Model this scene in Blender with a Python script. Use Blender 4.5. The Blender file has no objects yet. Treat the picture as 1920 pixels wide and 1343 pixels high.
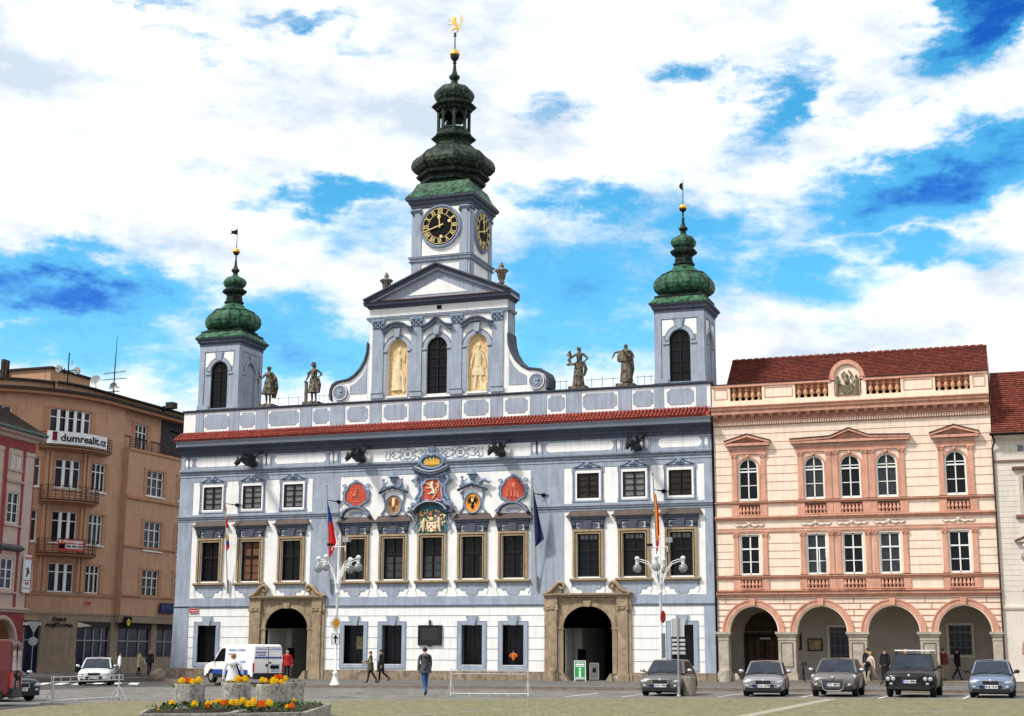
import bpy, bmesh, math, random
from math import sin, cos, pi, radians as rad, sqrt, atan2
from mathutils import Vector, Matrix
random.seed(7)
C = bpy.context.scene.collection
scene = bpy.context.scene
MATS = {}
def mat(name, col, rough=.75, var=.12, scale=1.5, bump=0., metal=0., coat=0., spec=.18, emit=None, streak=0., alpha=None, dirt=None):
    if name in MATS: return MATS[name]
    m = bpy.data.materials.new(name); m.use_nodes = True; MATS[name] = m
    nt = m.node_tree; N = nt.nodes; L = nt.links; b = N['Principled BSDF']
    b.inputs['Roughness'].default_value = rough; b.inputs['Metallic'].default_value = metal
    b.inputs['Specular IOR Level'].default_value = spec
    if coat: b.inputs['Coat Weight'].default_value = coat; b.inputs['Coat Roughness'].default_value = .06
    b.inputs['Base Color'].default_value = (*col, 1)
    if alpha: b.inputs['Alpha'].default_value = alpha
    if emit: b.inputs['Emission Color'].default_value = (*col, 1); b.inputs['Emission Strength'].default_value = emit
    if var or bump or streak:
        g = N.new('ShaderNodeNewGeometry')
        if var or streak:
            n1 = N.new('ShaderNodeTexNoise'); n1.inputs['Scale'].default_value = scale; n1.inputs['Detail'].default_value = 7; n1.inputs['Roughness'].default_value = .65
            L.new(g.outputs['Position'], n1.inputs['Vector'])
            mr = N.new('ShaderNodeMapRange'); mr.inputs[1].default_value = .3; mr.inputs[2].default_value = .7
            mr.inputs[3].default_value = 1 - var; mr.inputs[4].default_value = 1 + var * .6
            L.new(n1.outputs['Fac'], mr.inputs[0])
            hs = N.new('ShaderNodeHueSaturation'); hs.inputs['Color'].default_value = (*col, 1)
            fac = mr.outputs[0]
            if streak:
                mp = N.new('ShaderNodeMapping'); mp.inputs['Scale'].default_value = (3.2, 3.2, .35)
                L.new(g.outputs['Position'], mp.inputs['Vector'])
                n2 = N.new('ShaderNodeTexNoise'); n2.inputs['Scale'].default_value = 1.6; n2.inputs['Detail'].default_value = 6
                L.new(mp.outputs[0], n2.inputs['Vector'])
                m2 = N.new('ShaderNodeMapRange'); m2.inputs[1].default_value = .45; m2.inputs[2].default_value = .75
                m2.inputs[3].default_value = 1; m2.inputs[4].default_value = 1 - streak
                L.new(n2.outputs['Fac'], m2.inputs[0])
                mu = N.new('ShaderNodeMath'); mu.operation = 'MULTIPLY'; L.new(fac, mu.inputs[0]); L.new(m2.outputs[0], mu.inputs[1]); fac = mu.outputs[0]
            L.new(fac, hs.inputs['Value'])
            out = hs.outputs[0]
            if dirt:
                n3 = N.new('ShaderNodeTexNoise'); n3.inputs['Scale'].default_value = scale * 2.3; n3.inputs['Detail'].default_value = 8
                L.new(g.outputs['Position'], n3.inputs['Vector'])
                m3 = N.new('ShaderNodeMapRange'); m3.inputs[1].default_value = .48; m3.inputs[2].default_value = .62; L.new(n3.outputs['Fac'], m3.inputs[0])
                mx = N.new('ShaderNodeMix'); mx.data_type = 'RGBA'; L.new(m3.outputs[0], mx.inputs[0]); L.new(out, mx.inputs[6]); mx.inputs[7].default_value = (*dirt, 1)
                out = mx.outputs[2]
            L.new(out, b.inputs['Base Color'])
        if bump:
            nb = N.new('ShaderNodeTexNoise'); nb.inputs['Scale'].default_value = 14; nb.inputs['Detail'].default_value = 5
            L.new(g.outputs['Position'], nb.inputs['Vector'])
            bp = N.new('ShaderNodeBump'); bp.inputs['Strength'].default_value = bump; bp.inputs['Distance'].default_value = .03
            L.new(nb.outputs['Fac'], bp.inputs['Height']); L.new(bp.outputs[0], b.inputs['Normal'])
    return m
def tile_mat(name, c1, c2, c3, bw, bh, mortar, mc, axis='XZ', bump=.5, squash=1, scale=1, rough=.8, rot=0):
    """bricks/tiles/cobbles: colour varies per unit"""
    m = bpy.data.materials.new(name); m.use_nodes = True; MATS[name] = m
    nt = m.node_tree; N = nt.nodes; L = nt.links; b = N['Principled BSDF']; b.inputs['Roughness'].default_value = rough
    b.inputs['Specular IOR Level'].default_value = .25
    g = N.new('ShaderNodeNewGeometry'); sp = N.new('ShaderNodeSeparateXYZ'); L.new(g.outputs['Position'], sp.inputs[0])
    cb = N.new('ShaderNodeCombineXYZ'); L.new(sp.outputs['XYZ'.index(axis[0])], cb.inputs[0]); L.new(sp.outputs['XYZ'.index(axis[1])], cb.inputs[1])
    mp = N.new('ShaderNodeMapping'); mp.inputs['Rotation'].default_value = (0, 0, rot)
    if axis == 'XY':   # uneven hand-laid rows
        nd_ = N.new('ShaderNodeTexNoise'); nd_.inputs['Scale'].default_value = 2.2; nd_.inputs['Detail'].default_value = 4; L.new(g.outputs['Position'], nd_.inputs['Vector'])
        vs_ = N.new('ShaderNodeVectorMath'); vs_.operation = 'SCALE'; vs_.inputs[3].default_value = .3; L.new(nd_.outputs['Color'], vs_.inputs[0])
        va_ = N.new('ShaderNodeVectorMath'); L.new(cb.outputs[0], va_.inputs[0]); L.new(vs_.outputs[0], va_.inputs[1]); L.new(va_.outputs[0], mp.inputs[0])
    else: L.new(cb.outputs[0], mp.inputs[0])
    br = N.new('ShaderNodeTexBrick'); L.new(mp.outputs[0], br.inputs['Vector'])
    br.inputs['Scale'].default_value = 1; br.inputs['Brick Width'].default_value = bw; br.inputs['Row Height'].default_value = bh
    br.inputs['Mortar Size'].default_value = mortar; br.inputs['Color1'].default_value = (*c1, 1); br.inputs['Color2'].default_value = (*c2, 1); br.inputs['Mortar'].default_value = (*mc, 1)
    n = N.new('ShaderNodeTexNoise'); n.inputs['Scale'].default_value = .8 * scale; n.inputs['Detail'].default_value = 8; n.inputs['Roughness'].default_value = .7; L.new(g.outputs['Position'], n.inputs['Vector'])
    mr = N.new('ShaderNodeMapRange'); mr.inputs[1].default_value = .4; mr.inputs[2].default_value = .65; L.new(n.outputs['Fac'], mr.inputs[0])
    mx = N.new('ShaderNodeMix'); mx.data_type = 'RGBA'; mu = N.new('ShaderNodeMath'); mu.operation = 'MULTIPLY'; mu.inputs[1].default_value = .75
    L.new(mr.outputs[0], mu.inputs[0]); L.new(mu.outputs[0], mx.inputs[0]); L.new(br.outputs['Color'], mx.inputs[6]); mx.inputs[7].default_value = (*c3, 1)
    L.new(mx.outputs[2], b.inputs['Base Color'])
    n2 = N.new('ShaderNodeTexNoise'); n2.inputs['Scale'].default_value = 3.1 * scale; n2.inputs['Detail'].default_value = 9; n2.inputs['Roughness'].default_value = .75; L.new(g.outputs['Position'], n2.inputs['Vector'])
    m2 = N.new('ShaderNodeMapRange'); m2.inputs[1].default_value = .35; m2.inputs[2].default_value = .65; m2.inputs[3].default_value = .62; m2.inputs[4].default_value = 1.3; L.new(n2.outputs['Fac'], m2.inputs[0])
    h2 = N.new('ShaderNodeHueSaturation'); L.new(m2.outputs[0], h2.inputs['Value']); L.new(mx.outputs[2], h2.inputs['Color']); L.new(h2.outputs[0], b.inputs['Base Color'])
    bp = N.new('ShaderNodeBump'); bp.inputs['Strength'].default_value = bump; bp.inputs['Distance'].default_value = .03; bp.invert = True
    L.new(br.outputs['Fac'], bp.inputs['Height']); L.new(bp.outputs[0], b.inputs['Normal'])
    return m
# ---- materials -------------------------------------------------------------
WHITE = mat('white_plaster', (.82, .82, .805), .85, .09, 1.3, .12, streak=.15)
BLUE = mat('blue_plaster', (.33, .375, .455), .85, .16, 1.1, .12, streak=.26)
DBLUE = mat('dark_blue_shade_plaster', (.08, .095, .13), .8, .16, 2, .1, streak=.3)  # darker blue paint, with the shade under the cornice put into its colour
GROOVE = mat('groove_paint', (.22, .24, .29), .9, .1)  # grey-blue colour of the joint lines
LBLUE = mat('pale_blue_metal', (.33, .38, .46), .6, .08, 2)
STONE = mat('brown_sandstone', (.37, .285, .19), .85, .22, 1.3, .3, streak=.4, dirt=(.25, .19, .125))
FRAME = mat('window_stone', (.36, .27, .17), .8, .2, 3, .1, streak=.2)
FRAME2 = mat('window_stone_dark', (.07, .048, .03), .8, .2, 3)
GLASS = mat('dark_glass', (.006, .007, .009), .15, 0, spec=.16)
GLASS2 = mat('curtained_glass', (.16, .17, .175), .3, .3, 6, spec=.4)
WOOD = mat('dark_window_wood', (.016, .012, .010), .6, .2, 4)
HOODR = mat('brown_sheet_metal', (.10, .075, .065), .6, .25, 3, .1)
PLINTH = mat('plinth_sandstone', (.30, .235, .17), .9, .3, 1.6, .4, dirt=(.16, .13, .10))
COPPER = mat('copper_patina', (.05, .155, .085), .55, .45, 1.3, .15, streak=.85, dirt=(.014, .03, .02))
COPPERD = mat('copper_dark', (.009, .014, .011), .7, .4, 2.2, .15, streak=.5, dirt=(.022, .045, .03))
COPPERM = mat('copper_mixed', (.015, .026, .018), .6, .45, 1.8, .2, streak=.7, dirt=(.045, .075, .045))
GOLD = mat('gilding', (.85, .50, .10), .32, .15, 5, metal=.75)
GOLDP = mat('gold_paint', (.82, .64, .30), .6, .1, 5)
BLACK = mat('black_metal', (.008, .008, .009), .7, .2, 4, spec=.08)
BRONZE = mat('dark_bronze', (.02, .025, .027), .45, .5, 6, .2)
STATUE = mat('weathered_statue_stone', (.21, .175, .13), .9, .5, 2.6, .4, streak=.7, dirt=(.03, .028, .026))
OCHRE = mat('ochre_fresco', (.68, .46, .22), .85, .35, 4, .1, dirt=(.62, .50, .32))
CREAMR = mat('relief_cream', (.76, .66, .46), .85, .2, 4, .1)
REDP = mat('red_relief_paint', (.50, .085, .05), .8, .2, 4, .1)
ORNB = mat('ornament_blue', (.21, .27, .38), .8, .3, 6, .3)
GREYM = mat('grey_metal', (.30, .31, .31), .5, .15, 4, metal=.3)
WHITEM = mat('white_metal', (.72, .74, .74), .45, .1, 6)
PSALM = mat('salmon_plaster', (.63, .33, .235), .85, .18, 1.4, .1, streak=.28)
PEACH = mat('peach_plaster', (.85, .69, .56), .85, .12, 1.3, .1, streak=.16)
PGROOVE = mat('peach_groove', (.40, .19, .12), .9, .1)
CREAMW = mat('cream_plaster', (.68, .62, .54), .85, .1, .9, .1, streak=.12)
GSTONE = mat('grey_pillar_stone', (.43, .385, .31), .9, .2, 1.5, .3, dirt=(.33, .29, .235))
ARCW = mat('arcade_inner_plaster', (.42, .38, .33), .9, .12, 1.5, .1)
ORANGE = mat('orange_render', (.46, .275, .175), .9, .12, 1.4, .3, streak=.15)
ORANGED = mat('orange_render_trim', (.42, .21, .12), .9, .12, 1.4, .3)
TRAV = mat('beige_stone_cladding', (.27, .21, .155), .8, .2, 1.8, .15)
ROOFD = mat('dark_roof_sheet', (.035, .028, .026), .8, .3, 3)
PINKW = mat('dusty_pink_plaster', (.50, .38, .33), .9, .1, 1.4, .1)
DRED = mat('dark_red_plaster', (.27, .055, .055), .85, .15, 2, .1)
GREENM = mat('verdigris_gutter', (.10, .16, .14), .6, .2)
FWHITE = mat('white_window_frame', (.78, .78, .76), .5, .05)
CONC = mat('concrete', (.36, .345, .31), .95, .3, 5, .5, streak=.3, dirt=(.19, .17, .15))
RUBBER = mat('rubber', (.014, .014, .015), .85, .2, 6)
PLAST = mat('black_plastic', (.02, .02, .022), .5, .1)
CHROME = mat('chrome', (.5, .51, .53), .28, 0, metal=.85)
LAMPG = mat('headlamp', (.42, .44, .46), .2, .35, 18, metal=.1, coat=.4)
PLATE = mat('plate_white', (.8, .8, .78), .5, 0)
PLBLUE = mat('plate_blue', (.02, .06, .4), .5, 0)
SKIN = mat('skin', (.50, .28, .19), .6, .08, 9)
HAIRD = mat('dark_hair', (.03, .02, .015), .7, .3, 30)
HAIRB = mat('blond_hair', (.45, .29, .13), .7, .3, 30)
ASPH = mat('asphalt', (.062, .060, .062), .9, .4, .35, .4, dirt=(.12, .115, .11))
WPAINT = mat('road_paint', (.66, .66, .62), .8, .25, 6)
TILE = tile_mat('red_clay_tiles', (.46, .09, .06), (.33, .05, .035), (.26, .055, .04), .22, .15, .02, (.06, .015, .012), 'XZ', .8, scale=1.5)
TILEP = tile_mat('aged_roof_tiles', (.36, .085, .05), (.22, .04, .03), (.11, .035, .025), .20, .115, .014, (.045, .015, .013), 'XZ', 1., scale=1.2)
SETTS = tile_mat('road_setts', (.215, .205, .19), (.12, .115, .11), (.27, .26, .235), .16, .12, .012, (.055, .05, .042), 'XY', .7, scale=.6)
PAVE = tile_mat('square_cobbles', (.30, .255, .165), (.155, .135, .09), (.15, .165, .05), .19, .16, .014, (.115, .11, .065), 'XY', .7, scale=.9, rot=.2)
PAVM = tile_mat('pavement_setts', (.15, .145, .13), (.11, .105, .10), (.19, .18, .155), .3, .3, .012, (.06, .055, .05), 'XY', .5)
KERB = mat('kerb_granite', (.20, .16, .13), .9, .3, 4, .3)
# ---- mesh builder ----------------------------------------------------------
class MB:
    def __init__(s, tf=None): s.v = []; s.f = []; s.m = []; s.mats = []; s.tf = tf; s.s = []
    def add(s, vs, fs, m, smooth=False):
        if m not in s.mats: s.mats.append(m)
        k = s.mats.index(m); o = len(s.v); s.v += [tuple(v) for v in vs]
        for f in fs: s.f.append([i + o for i in f]); s.m.append(k); s.s.append(smooth)
        return s
    def box(s, x0, x1, y0, y1, z0, z1, m):
        v = [(x, y, z) for z in (z0, z1) for y in (y0, y1) for x in (x0, x1)]
        return s.add(v, [(0, 2, 3, 1), (4, 5, 7, 6), (0, 1, 5, 4), (1, 3, 7, 5), (3, 2, 6, 7), (2, 0, 4, 6)], m)
    def prism(s, P, y0, y1, m, axis='y'):
        n = len(P)
        if axis == 'y': v = [(a, y0, b) for a, b in P] + [(a, y1, b) for a, b in P]
        elif axis == 'x': v = [(y0, a, b) for a, b in P] + [(y1, a, b) for a, b in P]
        else: v = [(a, b, y0) for a, b in P] + [(a, b, y1) for a, b in P]
        return s.add(v, [list(range(n)), list(range(2 * n - 1, n - 1, -1))] + [(i, i + n, (i + 1) % n + n, (i + 1) % n) for i in range(n)], m)
    def prof(s, P, x0, x1, m, ret=None, rr=1.):
        """profile [(y,z)] extruded along x; ret: the overhang also returns at the ends by its own depth"""
        n = len(P)
        e = (lambda y: -min(y, 0) * 1.) if ret else (lambda y: 0)
        v = [(x0 - e(y) * rr, y, z) for y, z in P] + [(x1 + e(y) * rr, y, z) for y, z in P]
        f = [(i, i + 1, i + 1 + n, i + n) for i in range(n - 1)]
        s.add(v, f, m)
        if ret:
            vl = [(x0 - e(y) * rr, y, z) for y, z in P] + [(x0 - e(y) * rr, ret, z) for y, z in P]
            s.add(vl, f, m)
            vr = [(x1 + e(y) * rr, y, z) for y, z in P] + [(x1 + e(y) * rr, ret, z) for y, z in P]
            s.add(vr, f, m)
        else:
            s.add([(x0, y, z) for y, z in P], [list(range(n))], m); s.add([(x1, y, z) for y, z in P], [list(range(n))], m)
        return s
    def sq(s, P, cx, cy, h, m, n=4, rot=None, smooth=False, caps=True, hy=None):
        """lathe of profile [(r,z)] with n sides; r = inradius"""
        rot = pi / n if rot is None else rot; k = 1 / cos(pi / n) if n < 12 else 1
        v = []
        for r, z in P:
            for i in range(n):
                a = rot + 2 * pi * i / n; v.append((cx + r * k * cos(a), cy + r * k * sin(a), z + h))
        f = [(j * n + i, j * n + (i + 1) % n, (j + 1) * n + (i + 1) % n, (j + 1) * n + i) for j in range(len(P) - 1) for i in range(n)]
        s.add(v, f, m, smooth)
        if caps:
            b = len(P) - 1
            s.add(v[:n], [list(range(n))[::-1]], m); s.add(v[b * n:], [list(range(n))], m)
        return s
    def tube(s, pts, r, m, n=6, flat=1., closed=False, smooth=True):
        pts = [Vector(p) for p in pts]; k = len(pts)
        if not hasattr(r, '__len__'): r = [r] * k
        v = []
        for i, p in enumerate(pts):
            a = pts[(i + 1) % k if closed else min(i + 1, k - 1)] - pts[(i - 1) % k if closed else max(i - 1, 0)]
            if a.length < 1e-6: a = Vector((0, 0, 1))
            a.normalize(); ref = Vector((0, 1, 0)) if abs(a.y) < .9 else Vector((1, 0, 0))
            u = a.cross(ref).normalized(); w = u.cross(a).normalized()
            for j in range(n):
                t = 2 * pi * (j + .5) / n; v.append(p + u * cos(t) * r[i] + w * sin(t) * r[i] * flat)
        f = [((i * n + j), (i * n + (j + 1) % n), ((i + 1) % k * n + (j + 1) % n), ((i + 1) % k * n + j)) for i in range(k if closed else k - 1) for j in range(n)]
        s.add(v, f, m, smooth and n > 4)
        if not closed: s.add(v[:n], [list(range(n))], m); s.add(v[-n:], [list(range(n))], m)
        return s
    def ring(s, cx, cz, ri, ro, a0, a1, y0, y1, m, n=20, ez=1.):
        P = []; A = [rad(a0 + (a1 - a0) * i / n) for i in range(n + 1)]
        v = [(cx + r * cos(a), y, cz + r * sin(a) * ez) for a in A for r, y in ((ri, y0), (ro, y0), (ro, y1), (ri, y1))]
        f = []
        for i in range(n):
            o = i * 4; q = o + 4
            f += [(o, o + 1, q + 1, q), (o + 1, o + 2, q + 2, q + 1), (o + 3, o, q, q + 3)]
        f += [(0, 1, 2, 3), (n * 4, n * 4 + 1, n * 4 + 2, n * 4 + 3)]
        return s.add(v, f, m)
    def disc(s, cx, cz, r, y0, y1, m, n=32, ez=1.):
        return s.prism([(cx + r * cos(2 * pi * i / n), cz + r * ez * sin(2 * pi * i / n)) for i in range(n)], y0, y1, m)
    def frame(s, x0, x1, z0, z1, w, y0, y1, m, wt=None, wb=None):
        wt = w if wt is None else wt; wb = w if wb is None else wb
        s.box(x0, x0 + w, y0, y1, z0, z1, m); s.box(x1 - w, x1, y0, y1, z0, z1, m)
        if wt: s.box(x0 + w, x1 - w, y0, y1, z1 - wt, z1, m)
        if wb: s.box(x0 + w, x1 - w, y0, y1, z0, z0 + wb, m)
        return s
    def ell(s, c, r, m, n=10, k=7):
        v = [(c[0], c[1], c[2] - r[2])]
        for j in range(1, k):
            t = -pi / 2 + pi * j / k
            for i in range(n): v.append((c[0] + r[0] * cos(t) * cos(2 * pi * i / n), c[1] + r[1] * cos(t) * sin(2 * pi * i / n), c[2] + r[2] * sin(t)))
        v.append((c[0], c[1], c[2] + r[2])); L = len(v) - 1
        f = [(0, 1 + (i + 1) % n, 1 + i) for i in range(n)] + [(L, L - n + i, L - n + (i + 1) % n) for i in range(n)]
        f += [(1 + j * n + i, 1 + j * n + (i + 1) % n, 1 + (j + 1) * n + (i + 1) % n, 1 + (j + 1) * n + i) for j in range(k - 2) for i in range(n)]
        return s.add(v, f, m, True)
    def wall(s, x0, x1, z0, z1, H, y, m, dep=.3, rm=None):
        """wall plane with openings H: (x0,x1,z0,z1,rise) rise>0 = arched top"""
        xs = sorted({x0, x1} | {max(x0, min(x1, v)) for h in H for v in h[:2]}); zs = sorted({z0, z1} | {max(z0, min(z1, v)) for h in H for v in h[2:4]})
        for i in range(len(xs) - 1):
            for j in range(len(zs) - 1):
                a, b = (xs[i] + xs[i + 1]) / 2, (zs[j] + zs[j + 1]) / 2
                if any(h[0] < a < h[1] and h[2] < b < h[3] for h in H): continue
                s.add([(xs[i], y, zs[j]), (xs[i + 1], y, zs[j]), (xs[i + 1], y, zs[j + 1]), (xs[i], y, zs[j + 1])], [(0, 1, 2, 3)], m)
        rm = rm or m
        for h in H:
            rise = h[4] if len(h) > 4 else 0
            c = (h[0] + h[1]) / 2; r = (h[1] - h[0]) / 2; sp = h[3] - rise
            P = [(h[0], h[2])]
            if rise:
                P += [(c - r * cos(pi * i / 16), sp + rise * sin(pi * i / 16)) for i in range(17)]
                left = P[1:10]; right = P[9:]
                s.add([(a, y, b) for a, b in left] + [(h[0], y, h[3])], [list(range(10))], m)
                s.add([(a, y, b) for a, b in right] + [(h[1], y, h[3])], [list(range(10))], m)
            else: P += [(h[0], h[3]), (h[1], h[3])]
            P += [(h[1], h[2])]
            n = len(P)
            s.add([(a, y, b) for a, b in P] + [(a, y + dep, b) for a, b in P], [(i, (i + 1) % n, (i + 1) % n + n, i + n) for i in range(n)], rm)
        return s
    def mesh(s, name):
        me = bpy.data.meshes.new(name)
        v = [s.tf(*p) for p in s.v] if s.tf else s.v
        me.from_pydata(v, [], s.f)
        for m in s.mats: me.materials.append(m)
        me.polygons.foreach_set('material_index', s.m); me.polygons.foreach_set('use_smooth', s.s)
        bm = bmesh.new(); bm.from_mesh(me); bmesh.ops.recalc_face_normals(bm, faces=bm.faces); bm.to_mesh(me); bm.free()
        me.update(); return me
    def build(s, name, parent=None, loc=(0, 0, 0), rz=0, bev=0, label=None):
        o = bpy.data.objects.new(name, s.mesh(name)); C.objects.link(o); o.location = loc; o.rotation_euler = (0, 0, rz)
        if parent: o.parent = parent
        if bev:
            b = o.modifiers.new('bevel', 'BEVEL'); b.width = bev; b.segments = 2; b.limit_method = 'ANGLE'; b.angle_limit = rad(35)
        if label: o['label'] = label
        return o
def thing(name, label, cat, loc=(0, 0, 0), rz=0, group=None):
    o = bpy.data.objects.new(name, None); C.objects.link(o); o.location = loc; o.rotation_euler = (0, 0, rz); o.empty_display_size = .2
    o['label'] = label; o['category'] = cat
    if group: o['group'] = group
    return o
def tag(o, label, cat, group=None):
    o['label'] = label; o['category'] = cat
    if group: o['group'] = group
    return o
def struct(o): o['kind'] = 'structure'; return o
def dup(o, parent=None, loc=None, rz=None):
    """copy of an object with copies of its parts and sub-parts"""
    c = o.copy(); C.objects.link(c)
    if parent: c.parent = parent
    if loc is not None: c.location = loc
    if rz is not None: c.rotation_euler = (0, 0, rz)
    for ch in [q for q in bpy.data.objects if q.parent == o]: dup(ch, c)
    return c
def text(s, size, m, name, parent=None, loc=(0, 0, 0), rot=(pi / 2, 0, 0), ext=.01, align='CENTER', bold=0., sx=1.):
    cu = bpy.data.curves.new('lettering', 'FONT'); cu.body = s; cu.size = size; cu.extrude = ext; cu.align_x = align; cu.align_y = 'CENTER'; cu.offset = bold; cu.resolution_u = 2
    t = bpy.data.objects.new('lettering', cu); C.objects.link(t); bpy.context.view_layer.update()
    dg = bpy.context.evaluated_depsgraph_get(); me = bpy.data.meshes.new_from_object(t.evaluated_get(dg)); bpy.data.objects.remove(t)
    me.materials.clear(); me.materials.append(m)
    o = bpy.data.objects.new(name, me); C.objects.link(o); o.location = loc; o.rotation_euler = rot; o.scale = (sx, 1, 1)
    if parent: o.parent = parent
    return o
def arc(cx, cz, rx, rz, a0, a1, n=12): return [(cx + rx * cos(rad(a0 + (a1 - a0) * i / n)), cz + rz * sin(rad(a0 + (a1 - a0) * i / n))) for i in range(n + 1)]
def zg(X): return .05 + .005 * X
# ---- camera, sun, sky ------------------------------------------------------
YAW, PITCH, ROLL = -.344725, .199019, .0052046
cam = bpy.data.cameras.new('camera'); co = bpy.data.objects.new('camera', cam); C.objects.link(co)
fw = Vector((sin(YAW) * cos(PITCH), cos(YAW) * cos(PITCH), sin(PITCH))); rt = Vector((cos(YAW), -sin(YAW), 0)); up = rt.cross(fw)
r2 = rt * cos(ROLL) + up * sin(ROLL); u2 = -rt * sin(ROLL) + up * cos(ROLL)
co.matrix_world = Matrix(((r2.x, u2.x, -fw.x, 34.79475), (r2.y, u2.y, -fw.y, -82.61647), (r2.z, u2.z, -fw.z, 1.65), (0, 0, 0, 1)))
cam.sensor_width = 36; cam.lens = 2741.21 / 1920 * 36; cam.clip_end = 4000; cam.clip_start = .5
scene.camera = co
SUN_AZ, SUN_EL = rad(222), rad(48)
sl = bpy.data.lights.new('sun', 'SUN'); sl.energy = 3.0; sl.angle = rad(7); sl.color = (1, .95, .87)
so = bpy.data.objects.new('sun', sl); C.objects.link(so)
sd = Vector((sin(SUN_AZ) * cos(SUN_EL), cos(SUN_AZ) * cos(SUN_EL), sin(SUN_EL)))
so.rotation_euler = (-sd).to_track_quat('-Z', 'Y').to_euler(); so.location = (0, -40, 60)
world = bpy.data.worlds.new('World'); scene.world = world; world.use_nodes = True
nt = world.node_tree; N = nt.nodes; L = nt.links
for n in list(N): N.remove(n)
def nd(t, **k):
    n = N.new(t)
    for a, b in k.items(): setattr(n, a, b)
    return n
def mth(op, a, b=None, clamp=False):
    n = nd('ShaderNodeMath', operation=op); n.use_clamp = clamp
    for i, q in enumerate((a, b)):
        if q is None: continue
        if isinstance(q, (int, float)): n.inputs[i].default_value = q
        else: L.new(q, n.inputs[i])
    return n.outputs[0]
sky = nd('ShaderNodeTexSky', sky_type='NISHITA'); sky.sun_disc = False; sky.sun_elevation = SUN_EL; sky.sun_rotation = SUN_AZ; sky.ozone_density = 3.5; sky.air_density = 1.0; sky.dust_density = .4
hs = nd('ShaderNodeHueSaturation'); hs.inputs['Saturation'].default_value = 1.35; hs.inputs['Value'].default_value = 1.5; hs.inputs['Hue'].default_value = .478; L.new(sky.outputs[0], hs.inputs['Color'])
tc = nd('ShaderNodeTexCoord'); sx = nd('ShaderNodeSeparateXYZ'); L.new(tc.outputs['Generated'], sx.inputs[0])
az = mth('ARCTAN2', sx.outputs[0], sx.outputs[1]); el = mth('ARCSINE', sx.outputs[2])
cv = nd('ShaderNodeCombineXYZ'); L.new(az, cv.inputs[0]); L.new(el, cv.inputs[1])
def noise(scale, stretch=(1, 1, 1), detail=8, rough=.6, off=(0, 0, 0), rotz=0.):
    mp = nd('ShaderNodeMapping'); mp.inputs['Scale'].default_value = stretch; mp.inputs['Location'].default_value = off; mp.inputs['Rotation'].default_value = (0, 0, rotz); L.new(cv.outputs[0], mp.inputs[0])
    n = nd('ShaderNodeTexNoise'); n.inputs['Scale'].default_value = scale; n.inputs['Detail'].default_value = detail; n.inputs['Roughness'].default_value = rough; L.new(mp.outputs[0], n.inputs['Vector']); return n.outputs['Fac']
wn = mth('SUBTRACT', noise(16, (1, 2.2, 1), 9, .62), .5); wn2 = mth('SUBTRACT', noise(14, (1, 2, 1), 9, .62, (3, 1, 0)), .5)
waz = mth('ADD', az, mth('MULTIPLY', wn, .14)); wel = mth('ADD', el, mth('MULTIPLY', wn2, .085))
# gaps of blue between the clouds: azimuth, elevation, half width, half height, tilt, depth (degrees)
GAPS = [(-37.2, 13.4, 4.8, 1.25, -2, 1.7), (-36.8, 11.6, 5.5, 1.4, 5, 1.05), (-28.2, 11.8, 4.4, 1.5, -12, 1.2), (-26.6, 17.5, 3.5, .75, 3, 1.0), (-26, 16.3, 3.6, .9, 8, .6),
        (-30.5, 18.2, 2, .5, 0, .45), (-28.5, 13.4, 1.5, .5, 10, .55), (-17.0, 13.8, 5.0, 2.7, 0, 1.12), (-16.5, 17.4, 3.4, 1.0, -8, .95), (-12, 16.3, 4.0, 1.5, -12, .9),
        (-9.0, 20.9, 2.2, 1.3, 50, 1.05), (-11.9, 22.2, 1.4, .7, 0, .85), (-18, 21.2, .9, .6, 0, .55), (-.6, 23.6, 2.3, 1.5, 35, 1.75), (-2.8, 17.7, 5.2, 1.25, 14, 1.55),
        (-8.5, 14.4, 3.8, 1.5, -8, .95), (-3.6, 15.2, 3.2, .8, -8, 1.0), (-28.6, 24, 2.2, .5, 8, .75), (-26, 23.6, 1.2, .5, 0, .5), (-35, 24.6, 2.6, .4, -8, .55), (-20.4, 12.4, 1.6, 1.2, 0, .7), (-31.5, 10.6, 5, 1.0, -8, .8), (-18.5, 12.0, 3.5, 1.3, 4, 1.0), (-12.5, 14.8, 2.6, 1.6, 0, .9), (-22.6, 15.5, 2.2, .8, -6, .6), (-5, 20.6, 4, .5, 10, .45), (-33, 22.8, 3, .35, -10, .45)]
tot = None
for a, e, w, h, t, d in GAPS:
    da = mth('SUBTRACT', waz, rad(a)); de = mth('SUBTRACT', wel, rad(e)); ct, st = cos(rad(t)), sin(rad(t))
    p = mth('ADD', mth('MULTIPLY', da, ct / rad(w)), mth('MULTIPLY', de, st / rad(w))); q = mth('ADD', mth('MULTIPLY', da, -st / rad(h)), mth('MULTIPLY', de, ct / rad(h)))
    r = mth('ADD', mth('MULTIPLY', p, p), mth('MULTIPLY', q, q)); g = mth('MULTIPLY', mth('EXPONENT', mth('MULTIPLY', r, -.8)), d)
    tot = g if tot is None else mth('MAXIMUM', tot, g)
fine = noise(26, (1, 2.4, 1), 10, .68, (1, 5, 0), .2)
bl = mth('ADD', tot, mth('MULTIPLY', mth('SUBTRACT', fine, .5), 1.0))
blue = nd('ShaderNodeMapRange', interpolation_type='SMOOTHSTEP'); L.new(bl, blue.inputs[0]); blue.inputs[1].default_value = .10; blue.inputs[2].default_value = .92
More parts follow.
